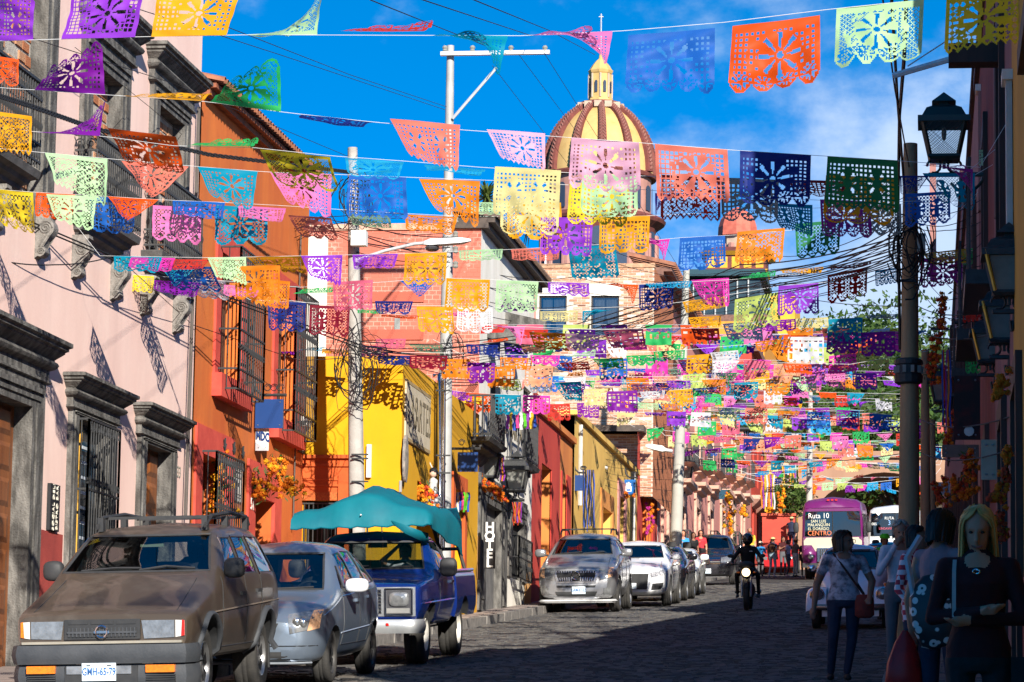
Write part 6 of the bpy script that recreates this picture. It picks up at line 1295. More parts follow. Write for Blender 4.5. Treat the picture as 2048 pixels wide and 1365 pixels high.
M_purple = paint('purple_bus_paint', (.135, .011, .108), (.11, .009, .09), rough=.4, metal=0, coat=.4)
M_bcream = paint('cream_bus_band', (.50, .45, .34), rough=.4, metal=0, coat=.4)
r, c, hw = bus('purple and cream city bus with route lettering in its windscreen coming down the street', M_purple, M_bcream, 2.5, 2.95, None)
c.gpane([(-hw*.93, 1.22), (hw*.93, 1.22), (hw*.93, 1.49), (-hw*.93, 1.49)], 'cream_band', M_bcream, 10, 3, -.008); c.gpane([(-.70, 1.0), (hw*.6, 1.0), (hw*.6, 1.22), (-.85, 1.22)], 'cream_band', M_bcream, 8, 2, -.008)
mb = MB(); mb.box(-.62, .62, -.10, .05, .62, 1.12); put('grille_frame', mb, M_chrome, r, w=0)
mb = MB(); mb.box(-.57, .57, -.11, -.09, .66, 1.08); put('grille', mb, M_blk, r, w=0)
for k in range(15): x = -.53+k*.0757; mb = MB(); mb.box(x-.012, x+.012, -.125, -.105, .66, 1.08); put('grille_slat', mb, M_chrome, r, w=0)
mb = MB(); mb.prism([(-.13, -.13, 1.07), (0, -.13, .98), (.13, -.13, 1.07), (0, -.13, 1.16)], (0, .02, 0)); put('emblem', mb, M_chrome, r, w=0)
for sg in (-1, 1):
    mb = MB(); mb.loft([[(sg*x, y, z) for z in (0,)] for x, y in ()]) if False else None
    lump(r, 'front_fender', (.95*sg, .12, .86), (.30, .32, .30), M_purple, 14, 10); lump(r, 'headlight', (.88*sg, -.14, .80), (.13, .08, .09), M_lens, 12, 6, .7)
mb = MB(); mb.box(-1.22, 1.22, -.12, .05, .42, .58); put('bumper', mb, M_blk, r, w=0)
for x in (-.16, 0, .16): mb = MB(); mb.box(x-.05, x+.05, .09, .14, 2.80, 2.86); put('roof_lamp', mb, M_redl, r, w=0)
P = [(x, c.fy(x, 2.55)-.01, 2.55) for x in np.linspace(-hw*.85, hw*.85, 9)]; mb = MB(); mb.tube(P, .02, 4); put('roof_seam', mb, M_purple, r, w=0)
M_scr = mat('white_screen_paint', (.75, .75, .72), rough=.5)
yw = c.fy(-.5, 2.1)-.012; dwn = Vector((0, c.fy(0, 1.6)-c.fy(0, 2.3), -.7)).normalized()
for t_, x_, z_, s_, m_ in (('Ruta 10', -.55, 2.26, .27, M_scr), ('SAN LUIS', -.56, 2.07, .15, mat('cream_screen_paint', (.72, .68, .45))), ('MALANQUIN', -.55, 1.94, .15, mat('cream_screen_paint', (.7, .6, .3))), ('EL DORADO', -.56, 1.80, .15, mat('cream_screen_paint', (.7, .6, .3))), ('CENTRO', -.52, 1.64, .24, mat('orange_screen_paint', (.7, .2, .08)))):
    text('screen_lettering', t_, s_, m_, r, (x_, c.fy(x_, z_)-.012, z_), (1, 0, 0), -dwn, .001)
park(r, 1667, 127, 1100, 0, 0, (1, 1, 1.12))
r, c, hw = bus('white bus with a black route screen standing behind the purple bus', paint('white_bus_paint', (.66, .67, .66), rough=.35, metal=0), M_bcream, 2.4, 2.75, None)
for t_, x_, z_, s_, m_ in (('RUTA', -.25, 2.22, .16, M_scr), ('3', -.25, 2.04, .26, mat('blue_screen_paint', (.25, .45, .8))), ('LINDAVISTA', -.35, 1.82, .13, mat('red_screen_paint', (.6, .1, .15))), ('1085', -.95, 2.0, .15, M_scr)): text('screen_lettering', t_, s_, m_, r, (x_, c.fy(x_, z_)-.012, z_), (1, 0, 0), -dwn, .001)
mb = MB(); mb.prism([(-.85, -.02, 2.45), (-.72, -.02, 2.32), (-.59, -.02, 2.45), (-.65, -.02, 2.52), (-.79, -.02, 2.52)], (0, .02, 0)); put('roof_badge', mb, M_scr, r, w=0)
for sg in (-1, 1): lump(r, 'headlight', (.85*sg, .0, .85), (.16, .06, .1), M_lens, 10, 6, .7)
mb = MB(); mb.box(-1.18, 1.18, -.06, .1, .42, .6); put('bumper', mb, M_blk, r, w=0); park(r, 1792, 139, 1080, 0, 0, (1, 1, 1.12))
# ---------------------------------------------------------------- the shaded right side: five houses along the kerb
XW = .66; FW_ = Fr((XW, 0, 0), (0, 1, 0), (-1, 0, 0))
M_och = mat('ochre_shop_plaster', (.56, .26, .03), (.46, .2, .025), rough=.9, scale=1)
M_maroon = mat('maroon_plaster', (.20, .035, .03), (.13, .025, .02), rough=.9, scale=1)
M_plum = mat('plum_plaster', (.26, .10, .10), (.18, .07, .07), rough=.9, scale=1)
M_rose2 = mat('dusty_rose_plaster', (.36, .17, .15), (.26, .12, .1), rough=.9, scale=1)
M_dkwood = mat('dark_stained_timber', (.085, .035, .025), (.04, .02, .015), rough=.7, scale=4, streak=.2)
RB = ((-16, 20.8, 5.9, M_och, 'low ochre house wall just outside the right edge of the picture'), (20.8, 24.3, 9.2, M_och, 'ochre shop house with a dark red base at the right edge of the picture'), (24.3, 31, 9.0, M_plum, 'plum shaded house behind the hanging lanterns on the right'), (31, 40, 7.6, M_maroon, 'dark maroon house between the plum one and the dusty rose one on the right'), (40, 57, 7.2, M_rose2, 'dusty rose house on the right behind the wooden pole'), (57, 100, 6.7, M_plum, 'long dim house row on the right near the second pole'), (100, 150, 4.0, M_rose2, 'low rose wall houses on the right before the bridge'))  # first house unseen, run back to block sky light; roof heights shape the shade
for k, (a0, a1, h, m_, lab) in enumerate(RB):
    t = thing('house', lab, 'house', (XW, a0, G(XW, a0))); top = G(XW, (a0+a1)/2)+h; H = []
    n = max(1, int((a1-a0)/5))
    for i in range(n):
        a = a0+(a1-a0)*(i+.35)/n; g = G(XW, a); H.append((a, a+1.3, g+.1, g+2.6)); H.append((a, a+1.2, g+3.9, g+6.0)) if h > 6 else None
    if k == 1: H = [(22.3, 23.5, G(XW, 22)+.1, G(XW, 22)+2.7)]
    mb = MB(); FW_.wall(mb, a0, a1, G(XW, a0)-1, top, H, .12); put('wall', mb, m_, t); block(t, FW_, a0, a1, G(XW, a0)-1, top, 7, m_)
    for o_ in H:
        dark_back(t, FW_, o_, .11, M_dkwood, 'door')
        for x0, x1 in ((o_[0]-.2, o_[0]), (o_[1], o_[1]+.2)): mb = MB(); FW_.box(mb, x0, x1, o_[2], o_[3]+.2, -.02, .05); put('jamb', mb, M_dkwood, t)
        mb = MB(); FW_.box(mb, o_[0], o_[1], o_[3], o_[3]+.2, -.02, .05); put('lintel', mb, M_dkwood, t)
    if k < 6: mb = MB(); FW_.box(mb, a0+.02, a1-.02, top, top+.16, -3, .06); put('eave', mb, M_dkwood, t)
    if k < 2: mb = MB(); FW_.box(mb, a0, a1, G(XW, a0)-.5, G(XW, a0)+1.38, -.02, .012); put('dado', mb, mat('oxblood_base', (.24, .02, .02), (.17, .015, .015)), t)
    if k in (2, 3, 4):  # iron balconies of the upper floors
        for o_ in H[1::2]:
            mb = MB(); b0 = o_[2]-.1; c_ = .30
            for z in (b0, b0+.95): FW_.box(mb, o_[0]-.3, o_[1]+.3, z-.015, z+.015, c_-.015, c_+.015)
            for i in range(16): x = o_[0]-.3+i*(1.8/15); FW_.box(mb, x-.008, x+.008, b0, b0+.95, c_-.008, c_+.008)
            FW_.box(mb, o_[0]-.35, o_[1]+.35, b0-.12, b0, 0, .34); put('balcony', mb, M_iron, t)
def at(px, py, Y): return W(px, py, Y)
# timber beam with white pipe, top right
b0 = at(1897, 112, 27); q = thing('roof_beam', 'dark timber beam end with a white pipe lamp arm jutting over the street', 'beam', (XW, 27, b0.z))
mb = MB(); mb.box(b0.x, XW, 26.9, 27.15, b0.z-.08, b0.z+.09); put('beam', mb, M_dkwood, q)
mb = MB(); mb.tube([b0+Vector((.05, 0, -.02)), at(1786, 152, 27)], .028, 6); put('pipe_arm', mb, mat('white_pipe', (.8, .8, .8)), q)
mb = MB(); mb.tube([at(1815, 133, 26.8), at(1915, 68, 26.8)], .006, 4); put('tie_cord', mb, mat('white_cord', (.7, .7, .68)), q)
for px0, px1, y0, y1, Y, m_, nm, lab in ((1957, 1990, 182, 420, 38, M_rose2, 'pier', 'narrow rose pier with pale cap standing against the sky on the right'), (1990, 2002, 0, 430, 30, M_dkwood, 'post', 'tall dark post at the upper right corner of the street'), (2014, 2024, 160, 480, 24, mat('zinc_pipe', (.5, .48, .45)), 'downpipe', 'grey zinc downpipe high on the ochre shop wall'), (1860, 1872, 320, 560, 62, M_rose2, 'chimney', 'slim far chimney seen just left of the right row')):
    p0, p1 = at(px0, y1, Y), at(px1, y0, Y); q = thing(nm, lab, nm, (p0.x, Y, p0.z)); mb = MB(); mb.box(p0.x, p1.x, Y, Y+.25, p0.z, p1.z); put('shaft', mb, m_, q)
    mb = MB(); mb.box(p0.x-.03, p1.x+.03, Y-.03, Y+.28, p1.z, p1.z+.08); put('cap', mb, mat('pale_plaster', (.78, .68, .60)), q)
# ---------------------------------------------------------------- lanterns
M_green = mat('green_black_iron', (.012, .03, .024), (.008, .02, .016), rough=.45, spec=.5)
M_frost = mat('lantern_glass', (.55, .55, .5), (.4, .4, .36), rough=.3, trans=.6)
M_meshg = glassmat('lantern_pane', (.80, .84, .86), .04)
def lantern(px, py, Y, w, h, lab, wall_x=None, m=None, glass=None, lattice=False, group=None, bulb=True):
    """square street lantern: flared glazed body, hipped lid, chimney and cap; (px, py) is the middle of its glass"""
    c = at(px, py, Y); m = m or M_iron; t = thing('street_lantern', lab, 'lantern', (c.x, c.y, c.z-h/2), group)
    S4 = lambda r, z: [(c.x+r*a, c.y+r*b, c.z+z) for a, b in ((-1, -1), (1, -1), (1, 1), (-1, 1))]
    wb, wt = w*.27, w*.42; zb, zt = -h*.27, h*.17
    mb = MB()
    for (r0, z0, r1, z1) in ((wb, zb, wt, zt),):
        for k in range(4): mb = MB(); mb.tube([S4(r0, z0)[k], S4(r1, z1)[k]], w*.04, 4); put('frame_post', mb, m, t)
    mb = MB(); mb.loft([S4(wb*1.0, zb-h*.06), S4(wb*1.15, zb-h*.03), S4(wb*1.1, zb)]); put('base', mb, m, t)
    mb = MB(); mb.loft([S4(wt*1.02, zt-h*.07), S4(wt*1.2, zt-h*.07), S4(wt*1.2, zt), S4(wt*1.0, zt+.01), S4(wt*.80, zt+h*.11), S4(wt*.5, zt+h*.15), S4(wt*.22, zt+h*.16), S4(wt*.20, zt+h*.20), S4(wt*.55, zt+h*.20), S4(wt*.3, zt+h*.26), S4(.004, zt+h*.33)]); put('lid', mb, m, t)
    for k in range(4):
        a, b = S4(wb*.98, zb), S4(wt*.98, zt); j = (k+1) % 4; mb = MB(); mb.quad(a[k], a[j], b[j], b[k]); put('pane', mb, glass or M_meshg, t)
    if lattice:
        mb = MB(); a, b = [Vector(p) for p in S4(wb, zb)], [Vector(p) for p in S4(wt, zt-h*.07)]; n = 11
        def P(u, v): return (a[0]*(1-u)+a[1]*u)*(1-v)+(b[0]*(1-u)+b[1]*u)*v+Vector((0, -.004, 0))
        for i in range(-n, n+1):
            for sg in (1, -1):
                pts = [P(u, v) for u, v in ((i/n+sg*v_*1.0, v_) for v_ in np.linspace(0, 1, 12)) if 0 <= u <= 1]
                if len(pts) > 1: mb.tube([pts[0], pts[-1]], .0028, 3)
        put('wire_mesh', mb, m, t, kind='stuff')
    if bulb: mb = MB(); mb.sph((c.x, c.y, c.z+.0), (w*.05, w*.05, h*.09), 8, 6); put('bulb', mb, M_frost, t)
    mb = MB(); X1 = wall_x if wall_x is not None else XW; z_ = c.z+zb-h*.10
    mb.tube([(c.x, c.y, c.z+zb-h*.05), (c.x, c.y, z_-h*.05)], w*.035, 5); mb.tube([(c.x-w*.3*(1 if X1 > c.x else -1), c.y, z_-h*.12), (X1, c.y, z_-h*.12)], w*.05, 5)
    for sg in (-1, 1): mb.tube([(c.x+sg*w*(.2+.13*math.cos(a)), c.y, z_-h*.02+.13*w*math.sin(a)) for a in np.linspace(0, 5, 12)], w*.025, 4)
    mb.tube([(c.x+(X1-c.x)*u, c.y, z_-h*.12-h*.22*math.sin(math.pi*u)) for u in np.linspace(.15, 1, 9)], w*.03, 4); put('bracket', mb, m, t); return t
lantern(1888, 268, 34, .56, .92, 'large green iron lantern with wire mesh panes high on the right', m=M_green, lattice=True)
M_gold = mat('gilded_edge', (.65, .36, .05), (.5, .27, .04), rough=.4, metal=.4)
for px, py, Y, w, lab in ((2018, 535, 24, .42, 'big dark lantern nearest the ochre wall on the right'), (2008, 635, 25.5, .40, 'dark lantern with gilded edge just below the biggest one on the right'), (1980, 685, 31, .40, 'small dark lantern left of the two larger ones on the right'), (1885, 775, 58, .55, 'far dark lantern under the marigold rope on the right')):
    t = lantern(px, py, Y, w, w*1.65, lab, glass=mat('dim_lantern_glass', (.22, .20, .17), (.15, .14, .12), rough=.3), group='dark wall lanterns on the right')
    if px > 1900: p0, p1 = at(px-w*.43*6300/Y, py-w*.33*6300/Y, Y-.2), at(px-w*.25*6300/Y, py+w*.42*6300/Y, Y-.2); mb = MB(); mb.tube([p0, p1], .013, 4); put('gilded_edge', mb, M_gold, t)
lantern(982, 926, 66.0, .50, 1.0, 'black street lantern left of the two over the hotel door', wall_x=XH, glass=M_frost); lantern(1033, 952, 68.5, .62, 1.1, 'black street lantern with orange ribbon right of the hotel door', wall_x=XH, glass=M_frost)
lantern(1493, 832, 118, .95, 1.75, 'lone iron lantern hanging among the far banners', wall_x=-6.0, glass=M_meshg); lantern(1372, 935, 122, .7, 1.5, 'small iron lantern on the rose mansion wall by the pale pole', wall_x=XM, glass=M_frost)
# ---------------------------------------------------------------- poles
M_wood_pole = mat('grey_wood_pole', (.40, .25, .13), (.22, .13, .07), rough=.9, scale=5, streak=.08, bump=.5, bscale=20)
def pole(lab, px, pyt, pxb, Y, r0, r1, m, n=10, pyb=None):
    top = at(px, pyt, Y); b = at(pxb, 1150, Y); gz_ = G(b.x, Y); t = thing('utility_pole', lab, 'pole', (b.x, Y, gz_)); mb = MB(); mb.tube([(b.x, Y, gz_-.3), (top.x, Y, top.z)], [r1, r0], n); put('shaft', mb, m, t, 50); return t, top, b
PW, pt_, pb_ = pole('thick grey wooden utility pole rising in the shade on the right kerb', 1821, 288, 1816, 36, .08, .14, M_wood_pole, 12)
mb = MB(); c_ = at(1817, 742, 36); mb.lathe([(.12, -.16), (.16, -.14), (.165, -.05), (.145, -.04), (.145, .06), (.165, .07), (.16, .12), (.12, .14)], c_, 14); put('lamp_collar', mb, M_iron, PW)
for k in range(10): a = k*.628; mb = MB(); mb.box(c_.x+.15*math.cos(a)-.02, c_.x+.15*math.cos(a)+.02, c_.y+.15*math.sin(a)-.02, c_.y+.15*math.sin(a)+.02, c_.z-.03, c_.z+.05); put('collar_pane', mb, M_frost, PW)
def boxat(name, root, px0, px1, py0, py1, Y, dep, m):
    p0, p1 = at(px0, py1, Y), at(px1, py0, Y); mb = MB(); mb.box(p0.x, p1.x, Y-dep, Y, p0.z, p1.z); return put(name, mb, m, root)
M_boxw = mat('white_box', (.72, .70, .64), (.62, .6, .54), rough=.5)
boxat('meter_box', PW, 1834, 1851, 470, 506, 35.9, .12, M_boxw); boxat('iron_strap', PW, 1801, 1833, 560, 565, 35.9, .05, M_iron)
P1, p1t, p1b = pole('square grey concrete pole before the yellow wall, wrapped in cables', 705, 296, 720, 52.5, .085, .165, M_conc, 8)
boxat('junction_box', P1, 706, 736, 465, 495, 52.3, .22, M_boxw); boxat('pole_paint', P1, 704, 737, 950, 985, 52.42, .06, mat('faded_pink_paint', (.45, .2, .17))) if False else None
for y in (908, 916, 962): boxat('steel_strap', P1, 703, 737, y, y+3, 52.34, .02, M_iron)
P2, p2t, p2b = pole('tall pale steel pole with a cross arm before the hotel front', 901, 92, 886, 58.5, .07, .165, mat('pale_steel', (.37, .37, .36), (.28, .28, .27), rough=.5, scale=3), 14)
boxat('cross_arm', P2, 882, 1100, 102, 113, 58.4, .09, mat('zinc_arm', (.55, .56, .56), rough=.5, metal=.3))
mb = MB(); mb.tube([at(905, 238, 58.4), at(993, 136, 58.4)], .03, 6); put('brace', mb, mat('zinc_arm', (.5, .5, .5)), P2)
for px in (890, 945, 1022, 1090): mb = MB(); c_ = at(px, 99, 58.35); mb.lathe([(.02, -.05), (.05, -.03), (.035, 0), (.055, .03), (.03, .07)], c_, 10); put('insulator', mb, M_frost, P2)
mb = MB()
mb.tube([at(866, 752, 58.2), at(878, 748, 58.2), at(880, 1100, 58.2)], .035, 8); mb.tube([at(889, 750, 58.2), at(887, 1100, 58.2)], .028, 8); put('steel_conduit', mb, M_chrome, P2, 60)
for y in (780, 910, 945): boxat('steel_strap', P2, 872, 901, y, y+3, 58.1, .02, M_iron)
for k, y in enumerate((440, 470, 500, 530)): mb = MB(); c_ = at(911, y, 58.3); mb.lathe([(.02, -.07), (.06, -.04), (.04, 0), (.06, .04), (.02, .07)], c_, 10); put('insulator', mb, M_frost, P2)
P3, p3t, p3b = pole('slender pale concrete pole beside the rose mansion', 1373, 537, 1347, 96, .10, .21, mat('pale_concrete', (.38, .365, .32), (.3, .29, .26), rough=.8, scale=2), 12)
P4, p4t, p4b = pole('far white pole standing left of the purple bus', 1621, 770, 1617, 130, .10, .16, mat('pale_concrete', (.60, .58, .52)), 10)
P5, p5t, p5b = pole('dim thin wooden pole behind the thick one on the right', 1850, 700, 1851, 60, .07, .12, M_wood_pole, 8); P6, p6t, p6b = pole('second dim thin pole beside the lamp row on the right', 1864, 840, 1864, 75, .08, .12, M_wood_pole, 8)
# street lamps on arms
def lamp(lab, pts, head, Y, m=None):
    p = [at(x, y, Y) for x, y in pts]; t = thing('street_lamp', lab, 'street lamp', p[0]); mb = MB(); mb.tube(p, .032*Y/55, 8); put('arm', mb, mat('zinc_arm', (.55, .56, .56)), t, 60)
    (x0, y0), (x1, y1), hh_ = head; a, b = at(x0, y0, Y), at(x1, y1, Y); w = .14*Y/55; h = hh_*Y/6300; mb = MB()
    mb.loft([[(q.x, q.y+dy*w*s, q.z+dz*h*s) for dy, dz in ((-1, -.5), (1, -.5), (.8, .5), (-.8, .5))] for q, s in ((a, .5), (a.lerp(b, .15), 1), (a.lerp(b, .8), .8), (b, .3))]); put('lamp_head', mb, m or mat('lamp_head_grey', (.58, .6, .6), (.5, .52, .52), rough=.4), t, 40); return t
t = lamp('grey street lamp on a long arm reaching right from the concrete pole', [(715, 520), (770, 502), (830, 488), (858, 486)], ((848, 487), (942, 481), 14), 52.3); mb = MB(); mb.sph(at(864, 497, 52.3), (.13, .13, .06), 10, 6); put('lamp_bowl', mb, mat('dark_bowl', (.06, .06, .065), rough=.2), t)
lamp('white street lamp head on a bracket over the mustard house', [(1215, 937), (1175, 926)], ((1178, 928), (1130, 918), 14), 92, M_boxw); lamp('white street lamp head near the dark red house', [(1345, 903), (1325, 899)], ((1332, 900), (1291, 892), 12), 100, M_boxw)
# ---------------------------------------------------------------- signs
def sign(lab, px0, px1, py0, py1, Y, m, arm=None, name='hanging_sign', cat='sign', wall=XH, tilt=0):
    p0, p1 = at(px0, py1, Y), at(px1, py0, Y); t = thing(name, lab, cat, ((p0.x+p1.x)/2, Y, p0.z)); mb = MB(); mb.box(p0.x, p1.x, Y-.015, Y+.015, p0.z, p1.z); put('panel', mb, m, t)
    if arm:
        mb = MB(); z = p1.z+.07; mb.tube([(wall, Y, z+.28), (wall+.05, Y, z+.1), (wall+.15, Y, z), (p1.x+.05, Y, z)], .028, 6)
        for k in range(3): cx_ = wall+.25+k*(p1.x-wall-.2)/3; mb.tube([(cx_+.07*math.cos(a)*(1-a/16), Y, z+.12+.07*math.sin(a)*(1-a/16)) for a in np.linspace(0, 9, 16)], .008, 4)
        for x in (p0.x+.1, p1.x-.1): mb.tube([(x, Y, p1.z), (x, Y, z)], .01, 4)
        put('bracket', mb, M_iron, t)
    for x in (p0.x+.05, p1.x-.05):
        for z in (p0.z+.05, p1.z-.05): mb = MB(); mb.sph((x, Y-.018, z), .012, 6, 4); put('rivet', mb, M_rimg, t)
    return t, p0, p1
M_sblue = mat('blue_sign_enamel', (.012, .045, .165), (.011, .04, .15), rough=.35, scale=3)
sign('plain blue square sign hanging from a curled bracket on the orange house', 510, 567, 799, 857, 50.5, M_sblue, True, wall=XP); sign('plain blue square sign on a bracket beside the yellow shop', 915, 956, 905, 944, 60.5, M_sblue, True, wall=-10); sign('plain blue square sign before the mustard house', 1134, 1166, 951, 982, 84, M_sblue, True, wall=XR2); sign('dark teal square sign on the rose mansion', 1438, 1457, 980, 999, 138, mat('teal_sign', (.015, .06, .10)), True, wall=XM)
t, p0, p1 = sign('white banner with blue letters under the blue sign on the orange house', 511, 538, 858, 902, 50.6, M_boxw, wall=XP)
text('banner_letters', 'MDC', .20, M_sblue, t, ((p0.x+p1.x)/2+.01, 50.58, p0.z+.23), (1, 0, -.22), (0, 0, 1), cond=.52, thick=.010); mb = MB(); mb.prism([(p0.x, 50.583, p0.z), (p1.x, 50.583, p0.z), (p0.x, 50.583, p0.z+.14)], (0, .004, 0)); put('banner_corner', mb, mat('grey_print', (.4, .4, .42)), t)
t, p0, p1 = sign('blue bus stop sign with white hand and bus symbol', 1243, 1271, 960, 989, 98, mat('bus_sign_blue', (.01, .13, .42), rough=.35), True, wall=XY2)
w_ = p1.x-p0.x; cx_, cz_ = (p0.x+p1.x)/2, (p0.z+p1.z)/2; mb = MB(); Yq = 97.975
for x0, x1, z0, z1 in ((-.22, .22, -.34, .05), (-.16, -.04, .05, .30), (-.03, .07, .05, .36), (.08, .18, .05, .26), (-.3, -.22, -.2, 0)): mb.box(cx_+x0*w_, cx_+x1*w_, Yq, Yq+.01, cz_+z0*w_, cz_+z1*w_)
put('hand_symbol', mb, M_boxw, t); mb = MB(); mb.box(cx_-.14*w_, cx_+.14*w_, Yq-.006, Yq+.004, cz_-.28*w_, cz_-.06*w_); put('bus_symbol', mb, mat('bus_sign_blue', (.01, .13, .42)), t)
mb = MB(); mb.box(cx_-.10*w_, cx_+.10*w_, Yq-.010, Yq, cz_-.16*w_, cz_-.10*w_); put('bus_symbol_window', mb, M_boxw, t)
f0 = FO; t = thing('poster', 'white printed notice on the orange wall between window and door', 'poster', FX(472, 1003, XP+.03)); a0, a1 = f0.a(464, 970), f0.a(481, 970); b0_, b1_ = f0.b(472, 1003), f0.b(472, 936); mb = MB(); f0.box(mb, a0, a1, b0_, b1_, .015, .03); put('sheet', mb, M_boxw, t)
for k, (z, h_, s_) in enumerate(((.93, .02, .8), (.86, .10, .55), (.76, .02, .8), (.70, .08, .6), (.5, .22, .4), (.2, .05, .8), (.11, .05, .8))): mb = MB(); zc_ = b0_+(b1_-b0_)*z; am, hw_ = (a0+a1)/2, (a1-a0)/2*s_; f0.box(mb, am-hw_, am+hw_, zc_-(b1_-b0_)*h_*.25, zc_+(b1_-b0_)*h_*.25, .03, .034); put('print_line', mb, mat('print_black', (.05, .05, .06)), t)
t = thing('poster', 'small dark poster with white figure by the camera on the orange corner', 'poster', FX(600, 905, XP+.04)); a0, a1 = f0.a(595, 890), f0.a(607, 890); mb = MB(); f0.box(mb, a0, a1, f0.b(600, 906), f0.b(600, 880), .015, .03); put('sheet', mb, mat('poster_dark', (.03, .03, .04)), t); mb = MB(); f0.box(mb, a0+.15, a1-.12, f0.b(600, 901), f0.b(600, 887), .03, .034); put('figure_print', mb, M_boxw, t)
# security cameras
def camera_(lab, px, py, Y, wx, s):
    c_ = at(px, py, Y); t = thing('security_camera', lab, 'camera', c_); mb = MB(); mb.box(c_.x-.07*s, c_.x+.07*s, c_.y-.16*s, c_.y+.16*s, c_.z-.03*s, c_.z+.15*s); put('housing', mb, M_boxw, t); mb = MB(); mb.box(c_.x-.05*s, c_.x+.05*s, c_.y-.17*s, c_.y-.155*s, c_.z-.02*s, c_.z+.05*s); put('lens', mb, M_blk, t)
    mb = MB(); mb.tube([(c_.x, c_.y, c_.z-.03*s), (c_.x, c_.y, c_.z-.15*s), (c_.x-.08*s, c_.y, c_.z-.2*s), (wx, c_.y, c_.z-.2*s)], .02*s, 6); put('arm', mb, M_boxw, t)
camera_('white security camera on a bent arm at the corner of the pink house', 389, 660, 47.0, XP, 1.25); camera_('small white security camera at the corner of the orange house', 610, 850, 54.6, XP, .9)
# big dark banner and hanging plank on the right
t, p0, p1 = sign('large dark maroon hanging banner on the right under the lanterns', 1908, 1960, 752, 880, 34, mat('maroon_cloth', (.10, .012, .012), (.02, .012, .012), scale=1.2, mixlo=.4, mixhi=.5), name='banner', cat='banner', wall=XW)
mb = MB(); mb.lathe([(.02, -.008), (.055, -.006), (.04, .0)], ((p0.x+p1.x)/2+.02, 33.975, p0.z+.09), 10, 'y'); put('emblem', mb, mat('white_print', (.6, .6, .55)), t)
sign('plain grey wooden plank sign on the right behind the banner', 1884, 1958, 890, 915, 40, mat('grey_plank', (.16, .13, .11), (.1, .08, .07), streak=.2), name='plank_sign', wall=XW)
sign('small pale sign panel low on the dim right side', 1872, 1900, 965, 990, 46, mat('pale_blue_panel', (.3, .34, .38)), wall=XW); sign('tall cream panel with small print beside the plank sign', 1962, 1996, 880, 960, 30, mat('cream_panel', (.45, .38, .27)), wall=XW)
sign('curled dark bracket sign without panel against the sky on the right', 1861, 1898, 655, 661, 48, M_iron, True, wall=XW)
# ---------------------------------------------------------------- marigold garlands
M_mar = [mat('marigold_orange', (.72, .20, .006), (.6, .13, .004), rough=.8, scale=30, trans=.15), mat('marigold_yellow', (.78, .40, .01), (.7, .3, .01), rough=.8, scale=30, trans=.15), mat('marigold_red', (.50, .05, .01), (.4, .035, .01), rough=.8, scale=30), mat('magenta_flower', (.42, .02, .22), (.3, .01, .15), rough=.8, scale=30)]
def flower_mesh(m, k):
    q = random.Random(k); mb = MB()
    for i in range(16):
        d = Vector((q.gauss(0, 1), q.gauss(0, 1), q.gauss(0, .8))).normalized(); u = d.cross(Vector((q.random(), q.random(), q.random()))).normalized(); w = d.cross(u); b = d*.5
        mb.quad(b-u*.38+d*.1, b+w*.30+d*.42, b+u*.38+d*.1, b-w*.30+d*.42)
    mb.sph((0, 0, 0), .62, 6, 4); return mb.mesh('flower', m)
FLW = [flower_mesh(m, i) for i, m in enumerate(M_mar)]
def garland(lab, pts, Y, spread, n, r, kinds=(0, 0, 1), leaf=0, name='flower_garland', closed=False, dY=0):
    P = [at(x, y, Y) for x, y in pts]; t = thing(name, lab, 'garland', P[0]); q = random.Random(hash(lab) % 999 if False else len(lab)); s = Y/6300
    mb = MB(); mb.tube(P, .012, 4); put('cord', mb, mat('green_stem', (.05, .09, .02)), t)
    L_ = len(P)-1
    for i in range(n):
        u = (i+.5)/n*L_; k = min(int(u), L_-1); c_ = P[k].lerp(P[k+1], u-k)+Vector((q.gauss(0, spread*s), -abs(q.gauss(0, spread*s*.5))-.02, q.gauss(0, spread*s))); e = r*s*q.uniform(.75, 1.25)
        inst('flower', FLW[q.choice(kinds)], t, c_, (q.random()*6, q.random()*6, 0), (e, e, e))
    if leaf:
        mb = MB()
        for i in range(leaf):
            u = q.random()*L_; k = min(int(u), L_-1); c_ = P[k].lerp(P[k+1], u-k)+Vector((q.gauss(0, spread*s*1.1), q.gauss(0, spread*s*.4), q.gauss(0, spread*s*1.1))); a = Vector((q.gauss(0, 1), q.gauss(0, .5), q.gauss(0, 1))).normalized()*r*s*1.1; b = Vector((q.gauss(0, 1), q.gauss(0, 1), q.gauss(0, 1))).normalized()*r*s*.35; mb.quad(c_-a, c_-b, c_+a, c_+b)
        put('leaves', mb, [M_leaf[1], M_leaf[2]][0], t, kind='stuff')
    return t
garland('marigold garland hanging down the lower window cage of the orange house', [(450, 910), (438, 935), (445, 955), (436, 985), (432, 1010), (440, 1022), (462, 1030)], 48.3, 9, 60, 6, (0, 0, 1, 1), 160)
garland('marigold garland arched over the wooden door of the orange house', [(508, 955), (512, 975), (524, 990), (540, 960), (548, 918), (560, 945), (568, 975), (585, 985), (588, 965)], 50.4, 10, 85, 6.5, (0, 0, 1), 260, name='flower_wreath')
garland('red and orange flower garland over the hotel doorway', [(955, 955), (972, 972), (990, 985), (1010, 993)], 65.2, 7, 60, 5, (0, 0, 2), 20); garland('marigold strand down the red doorway past the hotel', [(1078, 965), (1092, 985), (1086, 1010), (1084, 1045)], 82, 4, 40, 4, (0, 1))
garland('flower swag on the pink jamb under the bus stop sign', [(1238, 978), (1248, 988), (1262, 992)], 97.5, 4, 22, 4, (0, 0, 2)); garland('magenta and orange garland strand beside the dark red house', [(1303, 1010), (1302, 1035), (1299, 1070)], 104, 4, 26, 4.5, (3, 3, 0))
